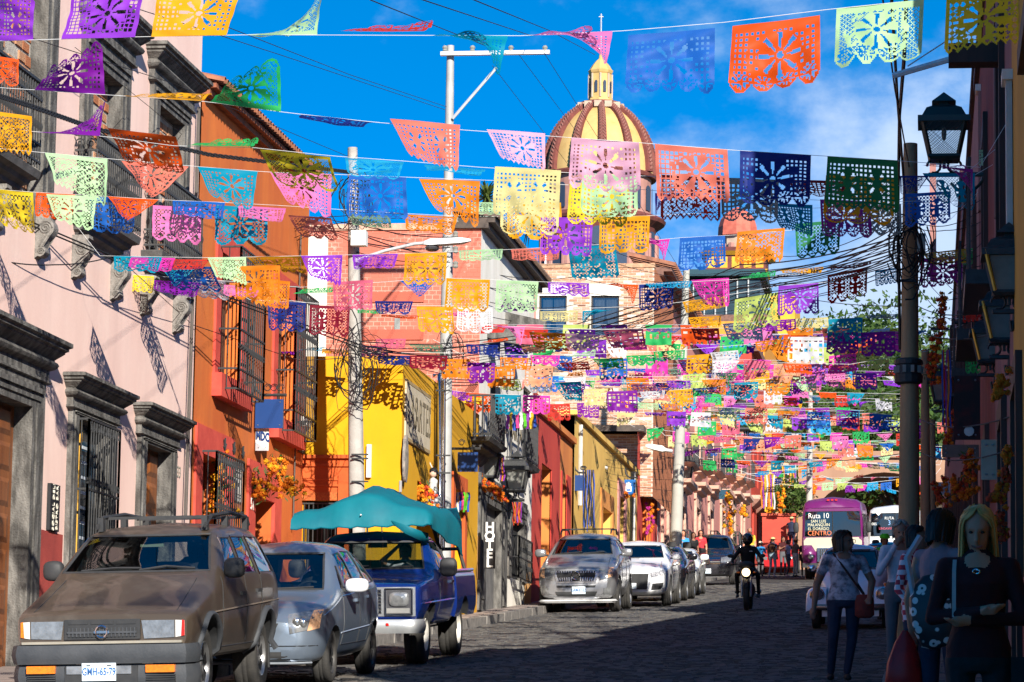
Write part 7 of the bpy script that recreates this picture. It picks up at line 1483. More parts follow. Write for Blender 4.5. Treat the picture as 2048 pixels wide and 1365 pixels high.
garland('marigold bush hanging on the rose mansion balcony left', [(1455, 985), (1458, 1010), (1462, 1045), (1460, 1060)], 132, 5, 34, 4.5, (0, 1), 90); garland('marigold bunch hanging on the rose mansion balcony right', [(1482, 1012), (1488, 1025), (1492, 1030)], 138, 4, 16, 4, (0, 1), 50)
for k, (pts, Y, lab) in enumerate((([(1563, 975), (1562, 1025)], 150, 'far marigold strand on the amber house by the shrub'), ([(1540, 1005), (1541, 1026)], 150, 'short far marigold strand left of the taller one'), ([(1626, 975), (1627, 985)], 150, 'marigold tuft on the bridge pier'))): garland(lab, pts, Y, 3, 22, 4, (0, 0, 1))
garland('long dark marigold rope hanging in the shade by the far right lantern', [(1885, 590), (1882, 630), (1876, 680), (1868, 730), (1862, 760)], 44, 6, 60, 6.5, (2, 2, 0), 120); garland('marigold swag draped low on the right behind the blond woman', [(1870, 965), (1880, 985), (1890, 1000), (1915, 985), (1925, 960), (1918, 990)], 40, 10, 55, 6.5, (0, 2))
garland('marigold rope down the dim doorway by the far right poles', [(1900, 830), (1897, 870), (1899, 905)], 44, 5, 26, 6, (0, 2)); garland('thick marigold hanging at the plank sign on the right', [(1938, 905), (1942, 950), (1936, 1000)], 38, 7, 40, 7, (0, 0, 2), 30); garland('bright marigold rope upper part on the right door frame', [(2006, 748), (1998, 775), (1990, 800)], 22.6, 6, 26, 9, (0, 0)); garland('bright marigold rope lower part behind the blond woman', [(2012, 890), (2014, 930), (2008, 960), (1996, 985), (1984, 1000), (1998, 1005), (2008, 990)], 22.6, 6, 40, 9, (0, 0, 2)); garland('marigold bunch beside the blond woman at shoulder height', [(1990, 1030), (2000, 1060), (2010, 1075)], 22.6, 7, 24, 9, (0, 2))
# hanging figures and ribbons along the left row
def ribbons(lab, px0, px1, py0, py1, Y, cols, n=8):
    t = thing('ribbon_bunch', lab, 'ribbons', at((px0+px1)/2, py0, Y)); q = random.Random(px0)
    for i in range(n):
        x = px0+(px1-px0)*i/max(1, n-1); P = [at(x+q.uniform(-2, 2), py0+(py1-py0)*u*q.uniform(.85, 1), Y-.05*math.sin(u*5+i)) for u in np.linspace(0, 1, 5)]; w = (px1-px0)/n*.5*Y/6300; mb = MB(); mb.loft([[p-Vector((w, 0, 0)), p+Vector((w, 0, 0))] for p in P], False, False); put('ribbon', mb, cols[i % len(cols)], t)
M_rib_ = {k: mat('ribbon_'+k, v, rough=.6, trans=.3) for k, v in dict(red=(.5, .04, .01), orange=(.7, .2, .01), purple=(.25, .03, .35), yellow=(.75, .45, .02), green=(.1, .5, .02), blue=(.02, .08, .45), pink=(.7, .05, .25), white=(.7, .7, .68), black=(.012, .012, .015)).items()}
R_ = M_rib_
ribbons('red and purple ribbons hanging over the hotel window', 1027, 1043, 1005, 1052, 67.5, [R_['red'], R_['orange'], R_['red'], R_['purple']]); ribbons('purple and orange ribbons tied to the right hotel lantern', 1000, 1008, 915, 965, 66, [R_['purple'], R_['orange']], 3); ribbons('bright lime green and blue streamers in the yellow shop doorway', 902, 938, 985, 1025, 61.5, [R_['green'], R_['green'], R_['blue'], R_['white'], R_['blue'], R_['pink']], 9); ribbons('coloured streamers hanging from the hotel balcony', 1015, 1070, 826, 862, 69, [R_['purple'], R_['yellow'], R_['blue'], R_['pink'], R_['white'], R_['green']], 9); ribbons('black fringed cloth hanging before the mustard house', 1163, 1188, 940, 1065, 86, [R_['black'], R_['black'], R_['blue']], 12)
ribbons('orange and red ribbons down the far amber house', 1524, 1548, 950, 1025, 148, [R_['orange'], R_['purple'], R_['yellow'], R_['white']], 8); ribbons('many coloured ribbons down the last ochre house', 1566, 1592, 930, 1020, 155, [R_['yellow'], R_['orange'], R_['purple'], R_['white'], R_['red']], 9); ribbons('string of red orange garlands and fringes on the right doorways', 1885, 1900, 700, 870, 42, [R_['blue'], R_['red'], R_['purple'], R_['orange']], 5)
def doll(lab, px, py, Y, h, dress, seed):
    c_ = at(px, py, Y); t = thing('hanging_doll', lab, 'doll', c_); mb = MB(); mb.lathe([(.03*h, .12*h), (.12*h, .05*h), (.10*h, -.1*h), (.20*h, -.4*h), (.24*h, -.62*h), (.02, -.62*h)], c_, 10); put('dress', mb, dress, t, 60); mb = MB(); mb.sph(c_+Vector((0, 0, .22*h)), .10*h, 10, 8); put('head', mb, mat('doll_skin', (.6, .4, .3)), t, 60); mb = MB(); mb.sph(c_+Vector((.0, .03*h, .25*h)), .125*h, 10, 8); put('hair', mb, R_['black'], t, 60); mb = MB(); mb.tube([c_+Vector((0, 0, .3*h)), c_+Vector((-.12, .02, .62*h))], .012, 4); put('cord', mb, R_['white'], t)
doll('hanging doll with black hair and pale dress by the yellow shop door', 822, 975, 56.6, .55, R_['white'], 1); doll('pale hanging figure in white cloth beside the steel pole', 866, 965, 58.0, .75, R_['white'], 2); garland('dried orange flowers in the yellow shop doorway', [(836, 965), (842, 985), (856, 990), (862, 1010)], 57, 8, 50, 5, (0, 1, 2), 40)
# ---------------------------------------------------------------- overhead cables
M_cab = mat('black_cable', (.012, .012, .013), (.02, .02, .02), rough=.7)
CN = {}
def cable(lab, pts, r=.010, sag=0., group='overhead cables', name='cable', m=None, tw=False):
    """pts: (px, py, depth); a smooth hanging line through them"""
    CN[lab] = CN.get(lab, 0)+1; P = [W(*p) for p in pts]; Q = []
    if lab.split()[0] in ('black', 'thin', 'heavier', 'pale', 'long', 'pair') and 1: lab = lab+', '+('zeroth first second third fourth fifth sixth seventh eighth ninth tenth eleventh twelfth thirteenth'.split()[CN[lab]])+' from above'
    for a, b in zip(P[:-1], P[1:]):
        n = 60 if tw else 9
        for i in range(n): t = i/n; q = a.lerp(b, t); q.z -= sag*4*t*(1-t)*(b-a).length/20; Q.append(q)
    Q.append(P[-1]); t_ = thing(name, lab, 'cable', P[0], group); mb = MB()
    if tw:
        for ph in (0, 2.1, 4.2): mb.tube([q+Vector((0, .6*r*math.cos(i*.8+ph), 1.0*r*math.sin(i*.8+ph))) for i, q in enumerate(Q)], r*.62, 5)
    else: mb.tube(Q, r*.8, 4)
    put('strand', mb, m or M_cab, t_, kind='stuff' if tw else None)
cable('thick twisted black cable from the pink balconies to the concrete pole', [(-30, 183, 33), (60, 212, 35), (190, 258, 39), (420, 310, 45), (640, 337, 50), (700, 345, 52)], .022, 0, None, 'twisted_cable', tw=True)
for dy in (0, 7): cable('pair of thick black cables sloping down across the pink wall', [(-30, 405+dy, 36), (230, 515+dy, 40), (430, 585+dy, 45), (715, 688+dy, 52)], .014)
cable('single slack cable along the pink wall below the balconies', [(-20, 517, 36), (110, 530, 38), (230, 512, 40)], .010, .3); cable('cable running from the third balcony down to the orange house window', [(235, 515, 40), (385, 650, 46), (600, 722, 52), (715, 715, 52)], .008)
for p in ([(-20, 50, 28), (340, 165, 40), (700, 315, 52)], [(250, 10, 30), (560, 110, 42), (890, 220, 58)], [(430, 45, 32), (700, 150, 46), (893, 214, 58)], [(150, 95, 38), (300, 215, 42), (400, 300, 47)]): cable('thin dark line falling from the upper left to the poles', p, .006)
for p in ([(740, 0, 30), (890, 60, 45), (1012, 108, 58)], [(830, -5, 30), (1063, 72, 58)], [(935, -5, 30), (1100, 62, 52), (1190, 110, 70)], [(985, 132, 58), (1095, 275, 75), (1235, 460, 104)], [(1038, 110, 58), (1165, 280, 80), (1320, 520, 110)], [(1088, 106, 58), (1230, 330, 85), (1360, 540, 96)]): cable('thin dark line over the blue sky by the pale steel pole', p, .008)
g2 = 'cables strung between the three middle poles'
q = random.Random(4)
for i in range(9):
    y0 = 425+i*9; cable('black cable bundled between concrete pole and steel pole', [(712, y0+q.uniform(-8, 8), 52.3), (800, y0+q.uniform(0, 30), 55), (900, 445+i*10, 58.3)], q.choice((.008, .010, .014)), .1, g2)
for i in range(7): cable('black cable from the concrete pole over the orange house', [(712, 430+i*10, 52.3), (640, 445+q.uniform(-15, 30), 53), (560+q.uniform(-40, 30), 440+q.uniform(-20, 60), 54)], .008, .2, g2)
g3 = 'cables fanning from the left poles to the right hand wooden pole'
for i in range(10):
    y0 = 675+i*7+q.uniform(-4, 4); y1 = 470+i*6; cable('black cable crossing from the left poles to the wooden pole', [(718, 690+q.uniform(-8, 14), 52.3), (895, y0+10, 57), (1120, y0-20-i*2, 62), (1480, (y0+y1)/2-35+q.uniform(-10, 10), 50), (1808, y1, 36)], q.choice((.007, .009, .012)), .12, g3)
for i in range(6): cable('heavier black cable over the middle of the street', [(888, 735+i*7, 58.3), (1000, 745+i*3, 70), (1180, 735-i*6, 84), (1365, 640-i*14, 96)], .012, .1, g3)
g4 = 'cables between the pale pole and the wooden pole'
for i in range(9): cable('black cable from the pale pole up to the wooden pole', [(1372, 548+i*11, 96), (1560, 520+i*10+q.uniform(-20, 20), 66), (1812, 430+i*13, 36)], q.choice((.008, .012, .016)), .1, g4)
for i in range(8): cable('black cable between the hotel eave and the pale pole', [(960+i*4, 455+i*30, 66), (1150, 470+i*28, 80), (1373, 545+i*12, 96)], .010, .15, g4)
g5 = 'cables from the wooden pole to the right hand wall'
for i in range(12): cable('thin slack cable from the wooden pole to the right wall', [(1826, 430+i*12, 36), (1890, 440+i*16+q.uniform(-40, 40), 37), (1962, 400+i*22, 38)], .006, .5, g5)
for p, r_ in (([(1765, -5, 26), (1790, 180, 30), (1818, 335, 36)], .010), ([(1783, -5, 26), (1795, 200, 32), (1812, 420, 36)], .018), ([(1812, -5, 24), (1808, 120, 28), (1799, 230, 33), (1796, 420, 36), (1800, 700, 36)], .022)): cable('black cable dropping from above down to the wooden pole', p, r_, 0, None)
for i, (y0, y1) in enumerate(((575, 612), (668, 660), (836, 836), (908, 902))): cable('long black line low across the right side', [(1560, y0+10, 70), (1835, y1, 50), (2045, y1-10, 24)], .009, .1, g5)
g6 = 'cables over the lower end of the street'
for i in range(12): cable('thin line among the small banners up the street', [(1000+i*25, 800+i*9, 90+i*2), (1250+i*10, 815+i*10+q.uniform(-12, 12), 105), (1620, 800+i*13, 128)], .009, .15, g6)
for i in range(8): cable('thin line drooping in front of the mustard house', [(1145, 850+i*10, 86), (1230, 880+i*14, 94), (1345, 850+i*22, 96)], .007, .3, g6)
for i in range(5): cable('pale line rising from the far white pole to the right', [(1622, 800+i*12, 130), (1800, 780-i*6+i*14, 90)], .010, .05, 'pale lines right of the far white pole', m=mat('pale_cable', (.5, .5, .48)))
for k, (px, py, Y, n, rr_, lab) in enumerate(((712, 400, 52.2, 14, 30, 'tangle of slack cable loops high on the concrete pole'), (716, 735, 52.2, 22, 42, 'tangle of loose black cable loops hanging before the yellow wall'), (1822, 505, 35.8, 16, 40, 'tangle of thin cable loops round the wooden pole'), (905, 700, 58.2, 8, 24, 'small cable coil on the steel pole'), (1370, 800, 96, 12, 26, 'cable tangle at the pale pole by the rose mansion'))):
    t_ = thing('cable_tangle', lab, 'cables', W(px, py, Y)); s = Y/6300
    mb = MB(); c_ = W(px, py, Y)
    for i in range(n):
        a = q.uniform(.5, 1)*rr_*s; b = q.uniform(.8, 1.8)*rr_*s; ox, oz = q.gauss(0, rr_*.35)*s, q.gauss(0, rr_*.5)*s; ph = q.random()*6
        mb.tube([c_+Vector((ox+a*math.cos(ph+u)+.1*a*math.sin(3*u), -.05-.1*q.random(), oz+b*math.sin(ph+u)*(1+.2*math.cos(2*u)))) for u in np.linspace(0, q.uniform(3, 6.2), 14)], q.choice((.005, .007, .010)), 4)
    put('loops', mb, M_cab, t_, kind='stuff')
# ---------------------------------------------------------------- cut paper banners
PAL = dict(violet=(.30, .045, .62), purple=(.23, .012, .36), plum=(.33, .03, .30), orange=(.86, .25, .012), amber=(.88, .40, .008), yellow=(.86, .66, .03), cream=(.80, .70, .30), mint=(.50, .78, .42), green=(.03, .50, .12), darkgreen=(.02, .22, .07), lime=(.55, .68, .16), teal=(.0, .30, .46), cyan=(.02, .40, .70), blue=(.015, .14, .56), navy=(.012, .03, .23), slate=(.09, .14, .36), red=(.68, .045, .03), orangered=(.86, .10, .008), salmon=(.80, .20, .14), maroon=(.24, .008, .03), darkred=(.40, .012, .012), pink=(.86, .20, .50), palepink=(.86, .46, .62), magenta=(.84, .05, .46), rose=(.78, .15, .25), white=(.78, .78, .80), grey=(.30, .34, .30), peach=(.86, .40, .22))
CNAME = dict(palepink='pale pink', darkgreen='dark green', orangered='orange red', darkred='dark red', lime='pale lime', slate='slate blue', grey='grey green')
def paper(c):
    n = 'paper_'+c
    if n in MATS: return MATS[n]
    k = PAL[c]; return mat(n, k, tuple(x*.86 for x in k), rough=.55, scale=6, spec=.25, trans=.5)
def pattern(nu, nv, q):
    """which cells of the sheet are left standing: frame, lattice, a motif, scalloped or toothed hem"""
    K = np.ones((nv, nu), bool); kind = q.choice(('dia', 'dia', 'dia', 'grid', 'dots')); p = max(3, nu//q.choice((11, 13, 15)))
    J, I = np.mgrid[0:nv, 0:nu]; u = (I+.5)/nu; v = (J+.5)/nv
    if kind == 'dia': hole = ((I+J) % p != 0) & ((I-J) % p != 0)
    elif kind == 'grid': hole = (I % p > (p > 3)) & (J % p > (p > 3))
    else: hole = ((I % p-p/2)**2+(J % p-p/2)**2 < (p*.36)**2)
    K[hole] = False
    mot = q.choice(('skull', 'flower', 'sprays', 'sprays', 'flower', 'pair')); rn = np.random.RandomState(q.randrange(9999))
    noise = rn.rand(nv//2+1, nu//2+1).repeat(2, 0).repeat(2, 1)[:nv, :nu]
    if mot in ('skull', 'flower'):
        cx_, cy_ = .5+q.uniform(-.06, .06), .47; d = np.sqrt(((u-cx_)/.25)**2+((v-cy_)/.33)**2); K[d < 1] = True
        if mot == 'skull':
            for ex in (-.10, .10): K[((u-cx_-ex)/.055)**2+((v-cy_+.05)/.08)**2 < 1] = False
            K[(abs(u-cx_) < .022) & (abs(v-cy_-.09) < .05)] = False; K[(abs(v-cy_-.2) < .045) & (abs(u-cx_) < .12) & (I % 2 == 0)] = False
        else:
            an = np.arctan2((v-cy_)/.33, (u-cx_)/.25); K[(d < .95) & (d > .28) & (np.cos(an*8) > .55)] = False; K[(d < .16)] = False
        K[(d > 1) & (d < 1.5) & (noise > .55)] = True
    elif mot == 'sprays': K |= (noise > .58) & (abs(u-.5) < .38) & (v > .15) & (v < .85)
    else:
        for cx_ in (.3, .7): d = np.sqrt(((u-cx_)/.15)**2+((v-.48)/.28)**2); an = np.arctan2((v-.48), (u-cx_)); K[d < 1] = True; K[(d < .85) & (d > .4) & (np.cos(an*6) > .5)] = False
    b = max(1, nv//14); K[:max(2, nv//9)] = True; K[:, :b] = True; K[:, -b:] = True
    ns = q.choice((3, 4, 5, 9)); ph = (u*ns) % 1; hem = 1-(.20 if ns < 6 else .09)*(1-np.sqrt(np.maximum(0, 1-(2*ph-1)**2)) if ns < 6 else np.abs(2*ph-1))
    K[(v > hem-2.2/nv)] = True
    if ns < 6:
        d = np.sqrt(((ph-.5)*nu/ns)**2+((v-.86)*nv)**2); an = np.arctan2((v-.86)*nv, (ph-.5)*nu/ns); K[(v > .76) & (np.cos(an*9) > .35) & (d > nu/ns*.14) & (d < nu/ns*.40) & (v < hem-2.2/nv)] = False
    K[v > hem] = False; return K
PCACHE = {}
def pat(res, k):
    if (res, k) not in PCACHE: PCACHE[(res, k)] = pattern(res[0], res[1], random.Random(k*7+res[0]))
    return PCACHE[(res, k)]
POSE = dict(d=(1, 1, .0, .0), D=(.92, .96, .06, .05), l=(.80, 1, .36, .0), r=(1, .8, .0, -.34), L=(.12, .80, .80, -.06), R=(.80, .12, .06, -.80), u=(-.95, -.95, .06, .10), U=(-.15, -.95, .45, .0), f=(.22, .30, .12, -.02), F=(-.26, -.36, .30, .0), s=(.50, .56, .14, .04), S=(.60, .45, .04, -.12), v=(.55, .75, .45, -.45))
ORD = ['first', 'second', 'third', 'fourth', 'fifth', 'sixth', 'seventh', 'eighth', 'ninth', 'tenth', 'eleventh', 'twelfth', 'thirteenth', 'fourteenth', 'fifteenth', 'sixteenth', 'seventeenth', 'eighteenth', 'nineteenth', 'twentieth', 'twenty-first', 'twenty-second', 'twenty-third', 'twenty-fourth', 'twenty-fifth', 'twenty-sixth', 'twenty-seventh', 'twenty-eighth', 'twenty-ninth', 'thirtieth', 'thirty-first', 'thirty-second', 'thirty-third', 'thirty-fourth', 'thirty-fifth']
bq = random.Random(17); M_string = mat('white_string', (.7, .7, .68), rough=.7)
NB = [0]; MANY = MB(); cols = list(PAL)
def banner(a, b, col, pose, lab, res, grp, hk=1.0):
    w = (b-a).length; h0 = w*.74*hk; hl, hr, sl, sr = [x+bq.uniform(-.05, .05) for x in POSE[pose]]
    nu, nv = res; K = pat(res, bq.randrange(14)); sgn = (-1 if hl+hr > 0 else 1)*bq.choice((1, 1, 1, 1, -1)); u = np.linspace(0, 1, nu+1)[None, :]; v = np.linspace(0, 1, nv+1)[:, None]
    A, B = np.array(a), np.array(b); x = (b-a).normalized(); X = np.array(x)
    hh = hl*(1-u)+hr*u; ss = sl*(1-u)+sr*u; dep = np.sqrt(np.maximum(.0, 1-hh**2-(ss*.5)**2))*sgn
    ph, ph2 = bq.random()*6, bq.random()*6; rip = .08*np.sin(u*7+ph+v*2.5)*v+.035*np.sin(u*17+ph2-v*5)*v+.02*np.sin(v*16+u*6+ph2); cur = .10*bq.uniform(-1, 1)*v**2*np.sin(math.pi*u)
    P = A[None, None, :]+(B-A)[None, None, :]*u[..., None]+X[None, None, :]*(ss*v*w)[..., None]
    wave = 1-.16*bq.random()*np.sin(math.pi*v)*np.sin(u*5+ph)
    P = P+np.array((0, 0, -1.))[None, None, :]*(hh*v*h0*wave+.06*h0*np.sin(9*v+ph)*v*(1-abs(hh)))[..., None]+np.array((0, 1., 0))[None, None, :]*((dep*v+rip+cur)*h0)[..., None]
    idx = np.arange((nu+1)*(nv+1)).reshape(nv+1, nu+1); j, i = np.nonzero(K); F = np.stack([idx[j, i], idx[j, i+1], idx[j+1, i+1], idx[j+1, i]], 1)
    V = P.reshape(-1, 3); used, inv = np.unique(F, return_inverse=True); F = inv.reshape(-1, 4); V = V[used]-A
    if lab is None or NB[0] >= 300: o0 = len(MANY.v); MANY.v += (V+A).tolist(); MANY.f += (F+o0).tolist(); MANY.m += [cols.index(col)]*len(F); return
    me = bpy.data.meshes.new('paper_banner'); me.from_pydata(V.tolist(), [], F.tolist()); me.shade_smooth(); me.materials.append(paper(col))
    o = bpy.data.objects.new('paper_banner', me); COL.objects.link(o); o.location = A; o['label'] = lab; o['category'] = 'paper banner'; o['group'] = grp; NB[0] += 1
def row(pts, Y, flags, nm, res, anchors=True):
    """a string at depth Y through pixel points, with its banners (x0, x1, colour, pose[, dy])"""
    xs_ = [p[0] for p in pts]; ys_ = [p[1] for p in pts]; f = lambda x: float(np.interp(x, xs_, ys_))
    P = [W(x, f(x), Y) for x in np.linspace(xs_[0], xs_[-1], max(3, int((xs_[-1]-xs_[0])/40)))]
    if anchors:
        if P[0].x > -10.9: P = [Vector((-10.95 if Y < 56 else -9.2, Y, P[0].z+.5))]+P
        if P[-1].x < .6: P = P+[Vector((.64, Y, P[-1].z+.35))]
    t = thing('banner_string', 'white string carrying the %s row of paper banners from the top' % nm, 'string', P[0], 'strings across the street'); mb = MB(); mb.tube(P, .0022*max(1, Y/36), 4); put('cord', mb, M_string, t)
    n = len(flags)
    for k, fl in enumerate(sorted(flags)):
        x0, x1, c, po = fl[:4]; dy = fl[4] if len(fl) > 4 else 0; dY = -.03*(k % 3)
        banner(W(x0, f(x0)+dy, Y+dY), W(x1, f(x1)+dy, Y+dY), c, po, '%s cut paper banner, %s from the left in the %s row' % (CNAME.get(c, c), ORD[k], nm), res, 'paper banners in the %s row' % nm, fl[5] if len(fl) > 5 else 1.0)
N1, N2, N3, N4 = (64, 48), (40, 30), (22, 16), (12, 9)
row([(-60, 84), (280, 74), (500, 70), (1040, 72), (1250, 62), (1450, 45), (1650, 20), (1900, -6), (2060, -30)], 22.5, [(-48, 66, 'violet', 'u'), (123, 270, 'violet', 'u'), (302, 452, 'amber', 'u'), (480, 634, 'mint', 'U'), (672, 848, 'red', 'F', -8), (863, 1016, 'teal', 'L'), (1055, 1225, 'pink', 'L'), (1257, 1430, 'blue', 'd', 10), (1465, 1640, 'orangered', 'd', 10), (1673, 1848, 'mint', 'd'), (1893, 2058, 'yellow', 'd')], 'topmost', N1)
row([(-60, 172), (65, 180), (210, 190), (410, 203), (575, 226), (740, 244), (920, 260), (1090, 272), (1280, 286), (1455, 300), (1625, 311), (1800, 322), (1960, 335)], 25.5, [(68, 210, 'purple', 'U'), (247, 402, 'amber', 'F'), (420, 562, 'green', 'U'), (602, 745, 'navy', 'f'), (780, 920, 'salmon', 'l', -10), (973, 1090, 'palepink', 'l', -5), (1143, 1278, 'palepink', 'd'), (1310, 1455, 'salmon', 'd'), (1480, 1622, 'navy', 'd'), (1655, 1795, 'darkgreen', 'd'), (1838, 1946, 'plum', 'L', 5)], 'second', N1)
row([(-60, 245), (75, 265), (200, 272), (345, 292), (510, 296), (660, 312), (800, 322), (960, 335), (1120, 345), (1280, 352), (1450, 360), (1800, 372), (1900, 372)], 28, [(-40, 38, 'orangered', 'd', -140), (-38, 64, 'amber', 'd', -30), (75, 200, 'purple', 'U'), (215, 352, 'orangered', 's', -18), (372, 505, 'green', 'F', -2), (520, 660, 'yellow', 's', 2), (690, 808, 'cyan', 's', 2), (848, 972, 'cyan', 'f', 4), (990, 1122, 'cream', 'd', -4), (1165, 1275, 'mint', 'd'), (1322, 1440, 'red', 'd', -4), (1442, 1558, 'grey', 'd', -4), (1575, 1690, 'darkred', 's', -5), (1652, 1790, 'amber', 'd', -16), (1800, 1858, 'navy', 'r', -20), (1845, 1950, 'teal', 'l', -25)], 'third', N1)
row([(-60, 292), (90, 306), (240, 320), (400, 334), (540, 345), (665, 349), (840, 356), (1000, 362), (1260, 378), (1500, 395), (1740, 405), (1860, 402)], 30.5, [(90, 215, 'mint', 'l'), (243, 378, 'salmon', 'v', 2), (395, 515, 'teal', 'l'), (540, 663, 'pink', 'l'), (698, 812, 'blue', 'd'), (838, 960, 'orange', 'l', 2), (1000, 1118, 'cream', 'd', 18), (1140, 1258, 'yellow', 'd', -6), (1310, 1420, 'violet', 'R', 5), (1535, 1625, 'teal', 'l', 10), (1640, 1740, 'plum', 'd', -2)], 'fourth', N1)
row([(-60, 375), (70, 385), (195, 392), (320, 400), (440, 405), (570, 412), (760, 425), (900, 432), (1130, 436), (1300, 432), (1500, 422), (1740, 412), (1950, 400)], 35, [(-42, 66, 'yellow', 'l'), (72, 150, 'orangered', 'D'), (92, 194, 'mint', 'l', 2), (180, 272, 'blue', 'd', 2), (216, 318, 'orangered', 'v'), (306, 402, 'pink', 'd', 12), (345, 450, 'blue', 's'), (432, 536, 'teal', 'd', 6), (476, 572, 'pink', 's', 5), (576, 662, 'salmon', 's', 18), (692, 778, 'mint', 'f', 6), (810, 915, 'orange', 's', 2), (930, 1012, 'mint', 's', -28), (1015, 1122, 'amber', 'd', -30), (1082, 1186, 'violet', 'd'), (1200, 1300, 'amber', 'd', 0), (1720, 1802, 'grey', 'd', 0), (1810, 1900, 'blue', 'd', -20)], 'fifth', N2)
row([(200, 512), (420, 516), (610, 512), (800, 508), (1010, 500), (1230, 488), (1360, 476), (1480, 470), (1680, 452), (1900, 440)], 39, [(228, 325, 'teal', 's'), (262, 350, 'magenta', 's', 2), (325, 425, 'blue', 's', 18), (345, 420, 'red', 'S', 4), (415, 492, 'mint', 'l'), (492, 604, 'amber', 'f'), (470, 560, 'orange', 'd', 18), (602, 685, 'violet', 'l'), (705, 796, 'violet', 's'), (810, 894, 'amber', 'd'), (918, 1006, 'mint', 's', -2), (1022, 1120, 'salmon', 's'), (1135, 1230, 'teal', 'D'), (1256, 1340, 'magenta', 'L'), (1360, 1450, 'blue', 'd'), (1475, 1570, 'orange', 'd', -6), (1590, 1682, 'darkgreen', 'd', -12)], 'sixth', N2)
row([(230, 548), (400, 558), (600, 575), (745, 566), (880, 556), (1080, 564), (1280, 570), (1460, 560), (1640, 545), (1770, 520), (1960, 500)], 42.5, [(262, 308, 'yellow', 'd'), (308, 402, 'purple', 's', 8), (322, 390, 'teal', 'v', -18), (372, 450, 'white', 's', 0), (448, 522, 'pink', 's', 8), (505, 580, 'orange', 'd', -10), (586, 664, 'green', 'F', 14), (666, 746, 'rose', 'd', -6), (800, 880, 'blue', 'v'), (893, 980, 'amber', 'd'), (993, 1077, 'mint', 'd'), (1096, 1178, 'violet', 's'), (1196, 1277, 'orangered', 'L'), (1278, 1348, 'navy', 'd'), (1290, 1385, 'cyan', 'f', -2), (1382, 1458, 'magenta', 'l', -4), (1475, 1550, 'green', 'F', 0), (1560, 1648, 'amber', 'f', -10), (1656, 1744, 'darkred', 'f', -4), (1655, 1735, 'darkred', 'd', 8), (1750, 1795, 'teal', 'd', 18), (1772, 1846, 'darkred', 'L', -6), (1840, 1925, 'plum', 'd', 6), (1845, 1940, 'amber', 's', -5), (1922, 1968, 'green', 'd', -5)], 'seventh', N2)
row([(500, 600), (700, 610), (900, 612), (1100, 620), (1300, 612), (1400, 600), (1560, 572), (1640, 566), (1720, 560)], 46, [(536, 612, 'navy', 'd'), (620, 700, 'maroon', 'd', 4), (714, 772, 'green', 'f', 10), (750, 826, 'navy', 's', -8), (765, 840, 'orangered', 'f', 20), (833, 905, 'amber', 'D', 2), (870, 930, 'magenta', 'F', 20), (915, 985, 'white', 'D', 2), (998, 1070, 'purple', 'F', 5), (1080, 1156, 'cream', 's', 4), (1165, 1240, 'teal', 'R', 5), (1365, 1450, 'amber', 's', 0), (1470, 1558, 'lime', 'd', 12), (1557, 1637, 'violet', 'd', 0)], 'eighth', N2)
row([(950, 650), (1200, 660), (1400, 655), (1590, 642), (1800, 632), (1960, 640)], 50, [(975, 1050, 'pink', 'L'), (1058, 1132, 'orange', 's', 10), (1130, 1200, 'palepink', 'S', 10), (1205, 1286, 'rose', 's'), (1292, 1362, 'slate', 'f'), (1376, 1442, 'amber', 's', -20), (1445, 1522, 'white', 's', -4), (1520, 1592, 'purple', 's', -4), (1590, 1656, 'cream', 's', -4), (1655, 1725, 'teal', 'd', 0), (1728, 1796, 'grey', 'f', -4), (1655, 1715, 'purple', 'd', 28), (1722, 1790, 'purple', 'd', 30)], 'ninth', N3)
row([(470, 695), (560, 698), (720, 706), (900, 706), (1100, 712), (1350, 702), (1600, 680), (1800, 690)], 54, [(490, 548, 'yellow', 'F'), (545, 604, 'purple', 'f'), (600, 655, 'cyan', 'F'), (645, 716, 'amber', 'f', -4), (714, 772, 'purple', 's', -14), (752, 812, 'rose', 's', -28), (755, 822, 'navy', 's', 6), (818, 884, 'mint', 'f', -16), (820, 896, 'maroon', 's', 6), (880, 940, 'orange', 'D', 12), (932, 996, 'navy', 's', -18), (935, 990, 'purple', 'd', 18), (1000, 1066, 'orange', 's', 6), (1060, 1120, 'magenta', 's', 0), (1128, 1190, 'mint', 'F', 4), (1186, 1246, 'green', 'f', 10), (1252, 1312, 'green', 's', 6), (1306, 1370, 'green', 's', 0), (1374, 1424, 'amber', 'd', 12), (1420, 1476, 'white', 's', 10), (1510, 1580, 'orange', 's', -4), (1576, 1648, 'white', 'd', -8)], 'tenth', N3)
row([(880, 778), (950, 788), (1100, 792), (1280, 785), (1500, 770), (1700, 748), (1850, 742)], 64, [(898, 944, 'violet', 's'), (922, 968, 'yellow', 's', 6), (932, 986, 'orangered', 'd'), (990, 1042, 'teal', 'd'), (1046, 1100, 'magenta', 'd'), (1108, 1162, 'teal', 'l', -26), (1168, 1216, 'cream', 'd', -10), (1214, 1274, 'purple', 'd', -4), (1280, 1330, 'white', 's', 0), (1330, 1382, 'amber', 'l', 0), (1386, 1436, 'slate', 'v', 0), (1548, 1600, 'peach', 'd', -35), (1600, 1652, 'pink', 'd', -28), (1658, 1712, 'magenta', 'd', -40), (1716, 1776, 'lime', 'd', -52)], 'eleventh', N3)
# single banners hung on the right wall
for x0, x1, y, c, Y, l_ in ((1926, 1968, 595, 'red', 36, 'dark red paper banner hung flat by the lanterns on the right'), (1928, 1972, 660, 'yellow', 36, 'yellow paper banner hung under the dark red one on the right'), (1930, 1962, 712, 'green', 36, 'small green paper banner lowest of three on the right wall'), (1958, 1985, 300, 'mint', 34, 'scrap of pale green paper banner beside the green lantern')):
    banner(W(x0, y, Y), W(x1, y, Y), c, 'd', l_, N3, 'paper banners on the right wall', 1.6)
